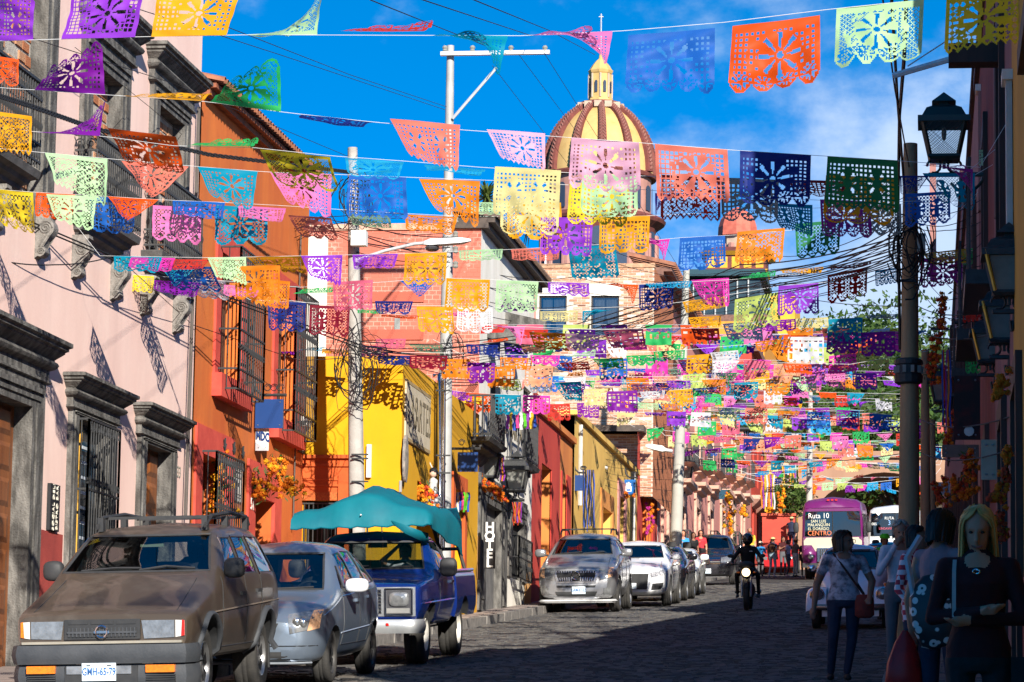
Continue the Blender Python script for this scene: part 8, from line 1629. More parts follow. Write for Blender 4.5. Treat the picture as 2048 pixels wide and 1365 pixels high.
# the many small ones further up the street
fq = random.Random(29); light = ['pink', 'orange', 'amber', 'teal', 'violet', 'mint', 'magenta', 'green', 'cyan', 'rose', 'purple', 'peach', 'cream', 'white', 'blue', 'orangered', 'salmon', 'lime', 'navy', 'red']
ROWS = [(733, 58, 965, 1700), (757, 68, 975, 1830), (812, 74, 1080, 1830), (770, 78, 1000, 1640), (742, 72, 1010, 1760), (832, 84, 1230, 1880), (850, 90, 1280, 1880), (864, 98, 1330, 1890), (880, 104, 1330, 1880), (893, 112, 1360, 1890), (908, 120, 1400, 1890), (922, 128, 1420, 1880), (938, 138, 1500, 1870), (955, 150, 1540, 1870), (970, 160, 1590, 1860)]
for k, (y, Y, xa, xb) in enumerate(ROWS):
    pts = [(xa+(xb-xa)*t, y+13*math.sin(3.1*t+k)*(1 if k % 2 else -1)+(fq.uniform(-22, 22))*(t-.5)) for t in np.linspace(0, 1, 6)]; wpx = 6300*.52/Y; fl = []; x = xa+fq.uniform(0, 20)
    while x < xb-wpx and len(fl) < 34: fl.append((x, x+wpx, fq.choice(light), fq.choice('dddDsssSffFlrvL'), fq.uniform(-4, 4))); x += wpx*fq.uniform(1.1, 1.5)
    row(pts, Y, fl, ORD[k+11], N3 if Y < 80 else N4)
for k in range(46):   # the dense canopy between them, past counting
    y = fq.uniform(640, 975); Y = 52+(y-640)/335*105+fq.uniform(-6, 6); xa = 880+(y-640)*1.9+fq.uniform(-40, 160); xb = fq.uniform(1560, 1880); tl = fq.uniform(-.035, .045); wpx = 6300*.5/Y; x = xa; P = [W(x_, y+(x_-xa)*tl, Y) for x_ in np.linspace(xa, xb, 9)]; i0 = len(MANY.v); tb = MB(); tb.tube(P, .0028*Y/40, 3); MANY.v += tb.v; MANY.f += [tuple(j+i0 for j in f) for f in tb.f]; MANY.m += [cols.index('white')]*len(tb.f)
    while x < xb: banner(W(x, y+(x-xa)*tl, Y), W(x+wpx, y+(x+wpx-xa)*tl, Y), fq.choice(light), fq.choice('ddDsssSfffFFlrvLR'), None, N4, ''); x += wpx*fq.uniform(1.05, 1.9)
put('paper_banners', MANY, [paper(c) for c in cols], None, 180, kind='stuff'); print('banners', NB[0])
# ---------------------------------------------------------------- people: one continuous body each, hair and carried things apart
M_skin = {k: mat('skin_'+k, v, tuple(x*.85 for x in v), rough=.55, scale=8) for k, v in dict(fair=(.52, .22, .13), tan=(.34, .16, .095), brown=(.25, .115, .07)).items()}
def cloth(n, c, c2=None, sc=6, **k): return mat('cloth_'+n, c, c2, rough=.85, scale=sc, bump=.55, bscale=13, **k)
M_hair = {k: mat('hair_'+k, v, tuple(x*.6 for x in v), rough=.45, scale=30, streak=.08) for k, v in dict(blond=(.78, .38, .11), dark=(.018, .010, .008), brown=(.05, .022, .012), grey=(.40, .34, .28)).items()}
V3 = lambda *a: np.array(a, float)
BASE = dict(ahip=(-.09, 0, .88), bhip=(.09, 0, .88), akn=(-.10, -.02, .48), bkn=(.10, -.02, .48), aan=(-.10, .02, .09), ban=(.10, .02, .09), ash=(-.165, 0, 1.365), bsh=(.165, 0, 1.365), ael=(-.22, .03, 1.09), bel=(.22, .03, 1.09), awr=(-.225, -.03, .86), bwr=(.225, -.03, .86))
def person(lab, X, Y, h=1.68, rot=0., z0=None, J=None, top='white', legs='jeans', shoes='black', skin='tan', hair='dark', style='short', sleeve='short', vox=.012, yaw=0., pitch=0., female=True, tucked=.98, lean=0., mats=None, M=None, curl=.5, hem=None):
    """facing the camera at rot 0; joints a = picture left, b = picture right"""
    z0 = G(X, Y) if z0 is None else z0; t = thing('person', lab, 'person', (0, 0, 0)); D = {k: V3(*v) for k, v in BASE.items()}
    for k, v in (J or {}).items(): D[k] = V3(*v)
    ml = [M_skin[skin], mats[top], mats[legs], mats[shoes]]; prim = []; mb = MB()      # prim: p0, p1, r0, r1, material
    def limb(p0, p1, r0, r1, m, fl=1.0):
        n = 5; mb.tube([p0+(p1-p0)*t_ for t_ in np.linspace(-.02, 1.02, n)], [r0+(r1-r0)*t_ for t_ in np.linspace(0, 1, n)], 10); mb.sph(p1, r1, 10, 6); mb.sph(p0, r0, 10, 6); prim.append((p0, p1, r0, r1, m))
    L = lambda z: V3(0, -lean*max(0, z-.95), 0)
    R = [(.82, .13, .10), (.86, .165, .115), (.95, .17, .12), (1.06, .135 if female else .155, .10), (1.18, .142 if female else .165, .108), (1.28, .158 if female else .18, .118), (1.36, .155 if female else .18, .10), (1.41, .10, .075), (1.45, .058, .056)]
    mb.loft([[(a*math.cos(q), -lean*max(0, z-.95)+b*math.sin(q)-(.02 if female and abs(z-1.25) < .06 and math.sin(q) < -.3 else 0), z) for q in np.linspace(0, 2*math.pi, 18)[:-1]] for z, a, b in R])
    for z, a, b in R[:-1]: prim.append((V3(-a*.45, 0, z)+L(z), V3(a*.45, 0, z)+L(z), b, b, 2 if z < tucked else 1))
    nk = V3(0, .01, 1.42)+L(1.42)
    if female: prim += [(nk+V3(-.035, -.06, -.03), nk+V3(.035, -.06, -.03), .06, .06, 0), (nk+V3(0, 0, .02), nk+V3(0, 0, .04), .075, .075, 0)]
    hc = V3(0, -.02, 1.555)+L(1.55); limb(nk, hc+V3(0, .01, -.06), .052, .050, 0)
    cy_, sy_, cp, sp2 = math.cos(yaw), math.sin(yaw), math.cos(pitch), math.sin(pitch)
    def H(x, y, z):   # head frame: yaw turns the face to the picture's right, pitch tips it down
        y, z = y*cp-z*sp2*-1*-1 if False else y*cp+z*sp2*-1, -y*sp2*-1*-1+z*cp if False else y*sp2+z*cp
        return hc+V3(x*cy_-y*sy_, x*sy_+y*cy_, z)
    for c_, r_ in (((0, .012, .03), (.075, .092, .085)), ((0, -.012, -.03), (.060, .075, .085)), ((0, -.035, -.085), (.036, .040, .030))):
        k0 = len(mb.v); mb.sph((0, 0, 0), r_, 14, 10); mb.v[k0:] = [tuple(H(c_[0]+v[0], c_[1]+v[1], c_[2]+v[2])) for v in mb.v[k0:]]
    prim.append((H(0, 0, .03), H(0, -.01, -.05), .085, .075, 0))
    mb.tube([H(0, -.088, .02), H(0, -.108, -.03), H(0, -.085, -.045)], [.010, .016, .013], 6); [mb.sph(H(.072*s, .015, -.01), (.013, .018, .028), 6, 5) for s in (-1, 1)]
    mb.tube([H(-.026, -.080, -.066), H(0, -.090, -.064), H(.026, -.080, -.066)], .009, 5); mb.tube([H(-.045, -.074, .025), H(-.02, -.086, .03), H(.02, -.086, .03), H(.045, -.074, .025)], .010, 5)
    for s in 'ab':
        sh, el, wr, hp, kn, an = (D[s+k]+(L(1.3) if k in ('sh', 'el', 'wr') else 0) for k in ('sh', 'el', 'wr', 'hip', 'kn', 'an'))
        m1 = 0 if sleeve == 'none' else 1; m2 = 1 if sleeve == 'long' else 0
        limb(V3(*(sh*V3(.6, 1, 1))), sh, .055, .055, 1); limb(sh, sh+(el-sh)*.6, .054, .046, m1); limb(sh+(el-sh)*.6, el, .046, .040, m2); limb(el, wr, .041, .028, m2)
        d = (wr-el)/np.linalg.norm(wr-el); w = np.cross(d, V3(0, 0, 1) if abs(d[2]) < .8 else V3(1, 0, 0)); w /= np.linalg.norm(w); nrm = np.cross(d, w)
        if abs(d[2]) > .8: w, nrm = nrm, w
        limb(wr, wr+d*.075, .026, .030, 0)
        for k in range(4):
            b0 = wr+d*.085+w*(k-1.5)*.017; ln = (.062, .072, .068, .052)[k]; b1 = b0+d*ln*.5-nrm*.012*curl; b2 = b1+d*ln*.5*(1-.6*curl)-nrm*.03*curl; limb(b0-d*.02, b1, .0095, .0085, 0); limb(b1, b2, .0085, .007, 0)
        limb(wr+d*.03+w*.024, wr+d*.075+w*.045-nrm*.012, .011, .009, 0)
        limb(hp, kn, .086 if female else .082, .056, 2); limb(kn, an+V3(0, 0, .02), .056, .040, 2); limb(an+V3(0, .035, -.045), an+V3(.01*(1 if s == 'b' else -1), -.14, -.06), .040, .032, 3)
    if hem: mb.loft([[(a*math.cos(q), b*math.sin(q), z) for q in np.linspace(0, 2*math.pi, 18)[:-1]] for z, a, b in hem]); [prim.append((V3(-a*.4, 0, z), V3(a*.4, 0, z), b, b, 2)) for z, a, b in hem]
    me = mb.mesh('tmp', ml); fixn(me); o = bpy.data.objects.new('tmp', me); COL.objects.link(o); m = o.modifiers.new('r', 'REMESH'); m.mode = 'VOXEL'; m.voxel_size = vox; m = o.modifiers.new('s', 'SMOOTH'); m.iterations = 3; m.factor = .5
    me2 = bpy.data.meshes.new_from_object(o.evaluated_get(bpy.context.evaluated_depsgraph_get())); bpy.data.objects.remove(o); me2.name = 'body'; n = len(me2.polygons); C = np.empty(n*3); me2.polygons.foreach_get('center', C); C = C.reshape(-1, 3); best = np.full(n, 9.); mi = np.zeros(n, int)
    for p0, p1, r0, r1, m in prim:
        d = p1-p0; l2 = max(1e-9, d@d); tt = np.clip((C-p0)@d/l2, 0, 1); dist = np.linalg.norm(C-p0-tt[:, None]*d, axis=1)-(r0+(r1-r0)*tt); k = dist < best; best[k] = dist[k]; mi[k] = m
    me2.materials.clear(); [me2.materials.append(x) for x in ml]; me2.polygons.foreach_set('material_index', mi); me2.shade_smooth(); put('body', me2, None, t)
    # hair shell round the head, open at the face
    ln, fr_, puff = dict(short=(.10, 1.9, 1.10), bob=(.13, 2.05, 1.18), long=(.33, 2.15, 1.12), crop=(.085, 2.0, 1.08), bun=(.09, 2.0, 1.12)).get(style, (0, 0, 0))
    def ext(name, mb_, m_): k = put(name, mb_, m_, t, 60, w=0); return k
    if ln:
        mb = MB(); rings = []; nr = 11
        for i in range(nr):
            tt = i/(nr-1); ring = []
            for j in range(41):
                e_ = min(1, tt*1.55)**2.5; f2 = math.pi-(math.pi-fr_)*e_; a = -f2+2*f2*j/40; el_ = math.pi/2-tt*2.0; edge = abs(a)/f2
                if el_ > -.1: x, y, z = .080*puff*math.cos(el_)*math.sin(a), .094*puff*math.cos(el_)*math.cos(a)+.012, .03+.090*puff*math.sin(el_)
                else: q = (tt-.835)/.165; x, y, z = .080*puff*(1+(.22 if style == 'long' else -.10)*q)*math.sin(a), .094*puff*math.cos(a)*(1+(.05 if style == 'long' else -.12)*q)+.012, .02-ln*q
                wv = 1+.05*math.sin(j*2.1+i*.5)*tt; z2 = max(z, .055+.03*(1-tt)) if edge > .80 and a and style in ('short', 'crop') and tt > .6 else z
                ring.append(tuple(H(x*wv, y*wv, z2)))
            rings.append(ring)
        mb.loft(rings, False, False); k0 = len(mb.v); inner = [[tuple(hc+(np.array(p)-hc)*.90) for p in r_] for r_ in rings]; mb.loft(inner, False, False); hq = random.Random(len(lab))
        for _ in range(46 if vox < .02 else 0):
            j = hq.randrange(41); sw = hq.uniform(-1, 1); k1 = hq.randrange(8, nr); f_ = lambda i: tuple(hc+(np.array(rings[i][max(0, min(40, j+round(sw*i*.25)))])-hc)*hq.uniform(1.0, 1.05)+V3(0, 0, -.012*hq.random()*(i == k1)))
            mb.tube([f_(i) for i in range(2, k1+1, 2)], .0045, 3)
        ext('hair', mb, M_hair[hair])
    for s in (-1, 1): mb = MB(); mb.sph(H(.030*s, -.078, .008), (.012, .007, .007), 8, 5); ext('eye', mb, mat('eye_dark', (.03, .02, .015), rough=.2))
    mb = MB(); mb.tube([H(-.024, -.086, -.065), H(0, -.095, -.068), H(.024, -.086, -.065)], .005, 5); ext('mouth', mb, mat('lip_red', (.35, .10, .08)))
    if style == 'helmet': mb = MB(); mb.sph((0, 0, 0), (.125, .145, .14), 16, 12); mb.v = [tuple(H(v[0], v[1], v[2]+.02)) for v in mb.v]; ext('helmet', mb, mat('black_helmet', (.012, .012, .014), rough=.15, coat=1.)); mb = MB(); mb.loft([[tuple(H(.118*math.sin(a), -.140*math.cos(a), z)) for a in np.linspace(-1.1, 1.1, 11)] for z in (-.025, .05)], False, False); ext('visor', mb, mat('visor_skin', (.20, .10, .07), rough=.2))
    if style in ('cap', 'hat'):
        mb = MB(); prof = [(.001, .125), (.06, .12), (.098, .085), (.102, .045), (.104 if style == 'cap' else .19, .043 if style == 'cap' else .032), (.09, .03)]; mb.lathe(prof, (0, 0, 0), 16); mb.v = [tuple(H(v[0], v[1], v[2]+.01)) for v in mb.v]; ext('hat', mb, mats['hat'])
        if style == 'cap': mb = MB(); mb.loft([[tuple(H(x*.08, -.09-.07*f_*(1-x*x*.6), .05-.02*f_)) for x in np.linspace(-1, 1, 7)] for f_ in (0, 1)], False, False); ext('cap_peak', mb, mats['hat'])
        mb = MB(); mb.sph(H(0, .03, .0), (.085, .085, .075), 10, 8); ext('hair', mb, M_hair[hair])
    s = h/1.68; t.matrix_world = Matrix.Translation((X, Y, z0)) @ Matrix.Rotation(rot, 4, 'Z') @ Matrix.Diagonal((s, s, s, 1)) @ (M or Matrix()); t['_h'] = 0; del t['_h']
    return t, ext, D, H
# --- plaid shirt
def plaid(n, a, b, k):
    m = bpy.data.materials.new(n); m.use_nodes = True; t = m.node_tree; x = t.nodes.new('ShaderNodeTexCoord'); ck = t.nodes.new('ShaderNodeTexChecker'); ck.inputs['Scale'].default_value = k; ck.inputs[1].default_value = (*a, 1); ck.inputs[2].default_value = (*b, 1)
    mp_ = t.nodes.new('ShaderNodeMapping'); mp_.inputs['Location'].default_value = (.013, .4, .017); mp_.inputs['Scale'].default_value = (1, .01, 1); t.links.new(x.outputs['Object'], mp_.inputs[0]); t.links.new(mp_.outputs[0], ck.inputs[0]); t.links.new(ck.outputs[0], t.nodes['Principled BSDF'].inputs['Base Color']); t.nodes['Principled BSDF'].inputs['Roughness'].default_value = .85; return m
def skulls(n):
    m = bpy.data.materials.new(n); m.use_nodes = True; t = m.node_tree; x = t.nodes.new('ShaderNodeTexCoord'); v = t.nodes.new('ShaderNodeTexVoronoi'); v.inputs['Scale'].default_value = 13; t.links.new(x.outputs['Object'], v.inputs['Vector']); r_ = t.nodes.new('ShaderNodeValToRGB'); e = r_.color_ramp.elements; e[0].position = .10; e[0].color = (.02, .02, .02, 1); e[1].position = .14; e[1].color = (.55, .53, .5, 1); e.new(.36).color = (.55, .53, .5, 1); e.new(.40).color = (.015, .015, .018, 1)
    t.links.new(v.outputs['Distance'], r_.inputs[0]); t.links.new(r_.outputs[0], t.nodes['Principled BSDF'].inputs['Base Color']); return m
CL = dict(white=cloth('white', (.55, .53, .58), (.40, .38, .42)), print=cloth('printed', (.46, .41, .45), (.10, .09, .11), 9, mixlo=.42, mixhi=.6), jeans=cloth('navy_jeans', (.012, .016, .035), (.02, .025, .05)), black=cloth('black', (.008, .008, .009), (.014, .014, .015)), maroon=cloth('maroon', (.05, .004, .005), (.035, .003, .004)), blue=cloth('sky_blue', (.03, .25, .55)), navy=cloth('navy', (.015, .02, .05)), pale=cloth('pale_jeans', (.28, .42, .50)), yellow=cloth('yellow', (.75, .45, .04)), lime=cloth('lime', (.12, .75, .02)), grey=cloth('grey', (.10, .10, .11)), straw=cloth('straw', (.60, .42, .20)), plaid=plaid('cloth_plaid', (.42, .03, .05), (.62, .52, .54), 22), pinkv=cloth('pink_vest', (.30, .18, .19), (.14, .12, .15), 5), hat=cloth('cream_hat', (.68, .58, .42)), red=cloth('red', (.5, .03, .04)))
def wear(**k): d = dict(CL); d.update(k); return d
HPV = HP
# woman walking in the road
t, ext, D, H = person('woman in a printed white tee and dark jeans walking in the road, head turned aside', -.93, 35.6, 1.68, .05, None, dict(ael=(-.27, .05, 1.08), awr=(-.30, -.06, .82), bel=(.28, .03, 1.12), bwr=(.25, -.16, .93), akn=(-.11, -.06, .48), aan=(-.13, .06, .09), bkn=(.08, .02, .48), ban=(.03, -.02, .09)), 'print', 'jeans', 'black', 'brown', 'brown', 'bob', mats=CL, vox=.011, yaw=1.0, tucked=.93, M=Matrix.Diagonal((1.12, 1.1, 1, 1)))
mb = MB(); mb.tube([(-.11, -.03, 1.42), (-.02, -.135, 1.28), (.11, -.125, 1.08), (.20, -.09, .95)], .012, 5); mb.tube([(-.11, -.01, 1.42), (.02, .12, 1.3), (.20, .02, .97)], .012, 5); bag = thing('shoulder_bag', 'small brick red shoulder bag worn across by the woman in the road', 'bag'); bm2 = cloth('bag_red', (.22, .03, .02), (.15, .02, .015)); put('strap', mb, cloth('strap_brown', (.05, .02, .015)), bag, 60, w=0)
mb = MB(); mb.loft([[(.20+x*.095*s, -.10+y*.05*s, z) for x, y in ((-1, -.6), (-.6, -1), (.6, -1), (1, -.6), (1, .6), (.6, 1), (-.6, 1), (-1, .6))] for z, s in ((.70, .6), (.73, 1), (.88, 1.0), (.95, .8), (.96, .5))]); put('pouch', mb, bm2, bag, 60, w=0); bag.matrix_world = t.matrix_world.copy()
mb = MB(); [mb.tube([H(.032*s+.026*math.cos(a), -.098, .006+.022*math.sin(a)) for a in np.linspace(0, 6.3, 14)], .003, 4) for s in (-1, 1)]; ext('spectacles', mb, M_blk)
# woman with short grey hair, hand at her cheek
person('grey haired woman in a white blouse with one hand at her cheek', -.27, 32.0, 1.62, .15, G(-.2, 32)+HP, dict(ael=(-.24, -.10, 1.12), awr=(-.075, -.17, 1.40), bel=(.21, -.02, 1.1), bwr=(.16, -.16, .98)), 'white', 'grey', 'black', 'tan', 'grey', 'short', 'long', mats=CL, vox=.012, pitch=.25, curl=.9)
# young person in a plaid shirt, in profile
person('dark haired young person in a red and white plaid shirt', -.10, 27.2, 1.56, 1.0, G(0, 27)+HP, dict(ael=(-.22, .05, 1.08), awr=(-.20, -.12, .88)), 'plaid', 'jeans', 'black', 'brown', 'dark', 'short', 'long', mats=CL, vox=.012, female=False, tucked=.86, yaw=.5)
# woman with her back half turned, skull-print bag
t, ext, D, H = person('dark haired woman in a pale vest seen from behind with a skull print bag', .085, 21.3, 1.64, 2.5, G(.1, 21)+HP, dict(bel=(.25, .02, 1.08), bwr=(.27, -.04, .84), ael=(-.21, -.06, 1.12), awr=(-.12, -.2, 1.0)), 'pinkv', 'jeans', 'black', 'tan', 'dark', 'bob', 'none', mats=CL, vox=.012, tucked=.88, pitch=.2)
def loose(name, lab, cat, mb, m, part): o = thing(name, lab, cat); put(part, mb, m, o, 60, w=0); return o
mb = MB(); mb.loft([[(x*s, y*s*.5, z) for x, y in [(math.cos(a)*.17, math.sin(a)*.14) for a in np.linspace(0, 6.28, 15)[:-1]]] for z, s in ((.0, .55), (.03, .9), (.2, 1.1), (.36, .9), (.44, .55), (.48, .2))]); o = loose('shoulder_bag', 'black cloth bag printed with white skulls on the back of the woman in the vest', 'bag', mb, skulls('cloth_skulls'), 'sack'); o.matrix_world = Matrix.Translation((.115, 20.95, G(.1, 21)+HP+.72)) @ Matrix.Rotation(-.25, 4, 'Y')
mb = MB(); mb.tube([(-.12, 0, .36), (-.1, -.03, .62), (.02, .02, .74)], .022, 5); put('strap', mb, cloth('strap_pale', (.45, .42, .45)), o, 60, w=0)
mb = MB(); mb.loft([[(x*s+.01*math.sin(9*x+z*20), y*s*.6, z) for x, y in [(math.cos(a)*.12, math.sin(a)*.10) for a in np.linspace(0, 6.28, 13)[:-1]]] for z, s in ((.0, .7), (.04, 1.1), (.2, 1.0), (.34, .5), (.42, .18))]); o = loose('carrier_bag', 'bright red plastic carrier bag hanging from the hand of the woman in the vest', 'bag', mb, mat('red_plastic', (.55, .02, .02), (.4, .015, .015), rough=.35, trans=.25), 'sack'); o.matrix_world = Matrix.Translation((-.155, 21.4, G(.1, 21)+HP+.42))
# blond woman with folded arms
t, ext, D, H = person('smiling blond woman in a dark maroon top with folded arms, nearest on the right', .245, 15.6, 1.585, -.08, G(.25, 15.6)+HP, dict(ael=(-.235, -.02, 1.10), bel=(.235, -.02, 1.10), awr=(.03, -.20, 1.13), bwr=(-.03, -.17, 1.08)), 'maroon', 'black', 'black', 'fair', 'blond', 'long', 'long', mats=CL, vox=.010, pitch=.30, tucked=.90)
mb = MB(); mb.tube([H(-.028, -.090, -.060), H(-.014, -.095, -.067), H(.014, -.095, -.067), H(.028, -.090, -.060)], .004, 5); ext('smile', mb, mat('lip_red', (.35, .10, .08))); mb = MB(); mb.tube([(.0+.018*math.cos(a), -.135, 1.335+.012*math.sin(a)) for a in np.linspace(0, 6.3, 12)], .004, 4); ext('lanyard_clip', mb, M_chrome)
mb = MB(); mb.loft([[(-.115+.010*a, -.118+dy, z) for a in (-1, 1)] for z, dy in ((1.40, .05), (1.34, .0), (1.2, -.02), (1.1, -.02))], False, False); mb2 = loose('shoulder_strap', 'pale bag strap over the shoulder of the blond woman', 'strap', mb, cloth('strap_white', (.42, .40, .38)), 'band'); mb2.matrix_world = t.matrix_world.copy()
mb = MB(); mb.loft([[(.24+x*.07, .06+y*.14, z) for x, y in ((-1, -1), (1, -1), (1, 1), (-1, 1))] for z in (.62, .90)]); o = loose('handbag', 'black handbag at the hip of the blond woman', 'bag', mb, CL['black'], 'case'); o.matrix_world = t.matrix_world.copy()
# lime green figure by the beetle
X_ = W(1769, 1100, 62).x; person('person in a lime green cap and jacket behind the white beetle', X_, 62, 1.68, .3, None, dict(ael=(-.3, -.1, 1.15), awr=(-.25, -.3, 1.0)), 'lime', 'black', 'black', 'brown', 'dark', 'cap', 'long', mats=wear(hat=CL['lime']), vox=.02, female=False)
# far pedestrians
FARP = ((1521, 138, 1.55, 2.8, 'blue', 'grey', 'tan', 'dark', 'cap', 'long', 'far pedestrian in a bright blue jacket and pale cap'), (1545, 136, 1.72, 2.6, 'navy', 'pale', 'tan', 'brown', 'hat', 'short', 'far man in navy shirt and pale jeans with hat and backpack'), (1566, 141, 1.75, .6, 'maroon', 'grey', 'brown', 'dark', 'crop', 'short', 'far dark haired man in maroon shirt'), (1576, 138, 1.6, 1.2, 'white', 'grey', 'brown', 'dark', 'bun', 'short', 'far woman in white tee with dark hair tied up'), (1591, 136, 1.66, 2.2, 'grey', 'pale', 'tan', 'brown', 'hat', 'long', 'far woman in grey jacket and straw hat, long hair'), (1609, 134, 1.6, 0, 'black', 'black', 'brown', 'dark', 'crop', 'long', 'dark figure at the left corner of the purple bus'), (1366, 107, 1.66, .2, 'blue', 'grey', 'fair', 'brown', 'bob', 'short', 'woman in sky blue top beside the pale pole'), (1386, 112, 1.6, .5, 'black', 'black', 'brown', 'dark', 'bob', 'short', 'dark haired woman behind the dark minivan'), (1401, 114, 1.68, .2, 'red', 'black', 'fair', 'brown', 'bob', 'short', 'woman with sunglasses behind the dark minivan'), (1499, 126, 1.8, .1, 'yellow', 'grey', 'fair', 'grey', 'crop', 'short', 'man in a yellow shirt behind the motorcyclist'))
for i, (px, Y, h, rot, tp_, lg, sk_, hr_, st_, sl_, lab) in enumerate(FARP):
    X_ = W(px, 1100, Y).x; up_ = HP+.15 if px < 1450 or px == 1499 else 0; t, ext, D, H = person(lab, X_, Y, h, rot, G(X_, Y)+up_, dict(akn=(-.10, -.08, .48), ban=(.1, .10, .09)) if i % 2 else dict(ael=(-.24, -.1, 1.12), awr=(-.12, -.2, 1.2)), tp_, lg, 'white' if i % 2 else 'black', sk_, hr_, st_, sl_, mats=CL if st_ != 'hat' else wear(hat=CL['straw']), vox=.026, female='man' not in lab.split())
    if 'backpack' in lab: mb = MB(); mb.sph((0, 0, 0), (.13, .09, .2), 10, 8); o = loose('backpack', 'brown backpack on the man in pale jeans', 'backpack', mb, cloth('pack_brown', (.12, .06, .03)), 'sack'); o.matrix_world = Matrix.Translation((X_, Y-.2, G(X_, Y)+1.25))
    if 'sunglasses' in lab: mb = MB(); [mb.sph(H(.03*s, -.088, .006), (.026, .01, .018), 8, 5) for s in (-1, 1)]; ext('sunglasses', mb, M_blk)
X_ = W(1583, 1050, 149.2).x; person('man in dark shirt and straw hat climbing at the red corner wall', X_, 149.2, 1.7, 2.9, G(X_, 149)+1.0, dict(ael=(-.3, -.2, 1.3), bel=(.3, -.2, 1.3), bkn=(.14, -.3, .62), ban=(.12, -.05, .3)), 'navy', 'navy', 'black', 'tan', 'dark', 'hat', 'short', mats=wear(hat=CL['straw']), vox=.026, female=False)
# truck driver, arm raised to the brow
SIT = dict(akn=(-.12, -.45, .90), bkn=(.12, -.45, .90), aan=(-.12, -.5, .5), ban=(.12, -.5, .5))
t, ext, D, H = person('driver in a white shirt in the blue pickup with one arm raised to the brow', 0, 0, 1.65, 0, 0, dict(SIT, ael=(-.33, -.1, 1.42), awr=(-.10, -.16, 1.62), bel=(.25, -.12, 1.1), bwr=(.2, -.4, 1.12)), 'white', 'jeans', 'black', 'tan', 'dark', 'short', mats=CL, vox=.016, female=False)
t.matrix_world = PICK.matrix_world @ Matrix.Translation((.34, 2.42, .02)) @ Matrix.Diagonal((.95, .95, .93, 1))
# ---------------------------------------------------------------- motorcycle and rider
mc = thing('motorcycle', 'black motorcycle with its headlamp lit coming down the shaded road', 'motorcycle')
def mput(n, mb, m, sm=50): return put(n, mb, m, mc, sm, w=0)
for y, nm in ((.3, 'front_wheel'), (1.65, 'rear_wheel')):
    mb = MB(); mb.lathe([(.20, -.045), (.25, -.06), (.30, -.05), (.315, 0), (.30, .05), (.25, .06), (.20, .045)], (0, y, .315), 24, 'x', caps=False); w_ = mput('wheel', mb, M_tyre); mb = MB(); mb.lathe([(.20, -.03), (.205, 0), (.20, .03)], (0, y, .315), 20, 'x', caps=False)
    for k in range(5): a = k*1.257; mb.tube([(0, y, .315), (0, y+.2*math.cos(a), .315+.2*math.sin(a))], .015, 4)
    put('rim', mb, M_rimk, w_, 50, w=0)
for s in (-1, 1):
    mb = MB(); mb.tube([(.10*s, .28, .315), (.10*s, .50, .92)], .028, 8); mput('fork', mb, M_rimg); mb = MB(); mb.tube([(0, .55, .98), (.16*s, .56, 1.04), (.36*s, .66, 1.03)], .014, 6); mb.tube([(.30*s, .64, 1.03), (.39*s, .68, 1.03)], .022, 6); mput('handlebar', mb, M_blk)
    mb = MB(); mb.tube([(.28*s, .62, 1.04), (.33*s, .58, 1.2)], .008, 5); mb.sph((.36*s, .58, 1.23), (.075, .02, .045), 10, 6); mput('mirror', mb, M_blk); mb = MB(); mb.sph((.19*s, .42, .86), (.045, .03, .025), 8, 5); mput('indicator', mb, M_amber); mb = MB(); mb.tube([(.12*s, 1.0, .42), (.30*s, .98, .40)], .018, 5); mput('foot_peg', mb, M_blk)
mb = MB(); mb.sph((0, 0, 0), (.13, .09, .13), 14, 10); mb.v = [(x, y+.40, z+.88) for x, y, z in mb.v]; mput('headlamp_shell', mb, M_blk)
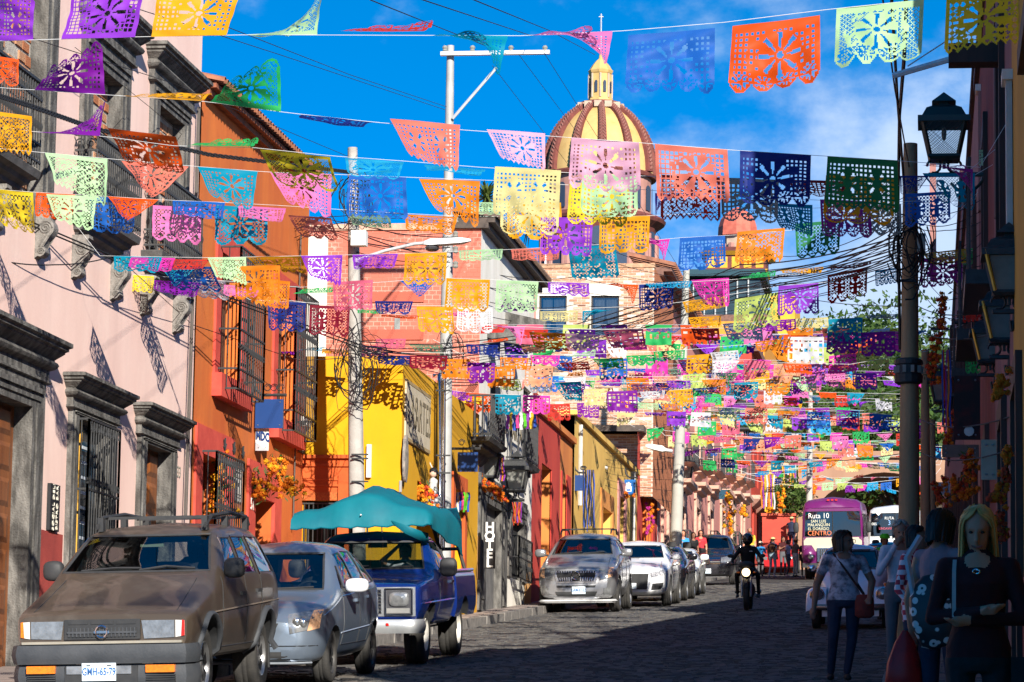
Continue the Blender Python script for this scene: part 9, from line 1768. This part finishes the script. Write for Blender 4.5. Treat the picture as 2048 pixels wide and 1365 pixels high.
mb = MB(); mb.sph((0, 0, 0), (.095, .03, .095), 14, 8); mb.v = [(x, y+.315, z+.86) for x, y, z in mb.v]; mput('headlamp', mb, emat('lit_headlamp', (1., .72, .38), 2.2))
mb = MB(); mb.loft([[(x*w, y, z+dz) for x, dz in ((-1, 0), (-.7, .06), (.7, .06), (1, 0), (.8, -.04), (-.8, -.04))] for y, z, w in ((.02, .56, .05), (.12, .63, .065), (.3, .65, .07), (.5, .6, .07), (.6, .5, .05))]); mput('fender', mb, M_blk)
for nm, c_, r_ in (('fuel_tank', (0, .85, .86), (.17, .28, .14)), ('engine', (0, .95, .45), (.17, .24, .20)), ('seat', (0, 1.4, .80), (.15, .42, .07)), ('fairing', (0, .42, 1.02), (.17, .10, .09)), ('tail', (0, 1.75, .85), (.10, .2, .06))): mb = MB(); mb.sph((0, 0, 0), r_, 14, 10); mb.v = [(math.copysign(abs(x/r_[0])**.8*r_[0], x)+c_[0], y+c_[1], z+c_[2]) for x, y, z in mb.v]; mput(nm, mb, M_blk)
mb = MB(); mb.tube([(0, .55, .95), (0, .9, .6), (0, 1.3, .5), (0, 1.65, .32)], .035, 6); mput('frame', mb, M_blk); mb = MB(); mb.tube([(.16, .9, .35), (.2, 1.3, .3), (.22, 1.8, .42)], .045, 8); mput('exhaust', mb, M_rimg)
X_ = park(mc, 1492, 71.0, 1150)
t, ext, D, H = person('motorcyclist all in black with a dark helmet riding down the shaded road', 0, 0, 1.75, 0, 0, dict(ahip=(-.12, 0, .88), bhip=(.12, 0, .88), akn=(-.24, -.40, .80), bkn=(.24, -.40, .80), aan=(-.24, -.22, .38), ban=(.24, -.22, .38), ael=(-.34, -.22, 1.12), bel=(.34, -.22, 1.12), awr=(-.33, -.46, 1.06), bwr=(.33, -.46, 1.06)), 'black', 'black', 'grey', 'brown', 'dark', 'helmet', 'long', mats=CL, vox=.016, female=False, lean=.22)
t.matrix_world = mc.matrix_world @ Matrix.Translation((0, 1.22, -.03)) @ Matrix.Diagonal((1.0, 1.04, 1.04, 1))
mb = MB(); mb.box(.05, .12, -.335, -.33, 1.30, 1.32); ext('chest_badge', mb, M_boxw)
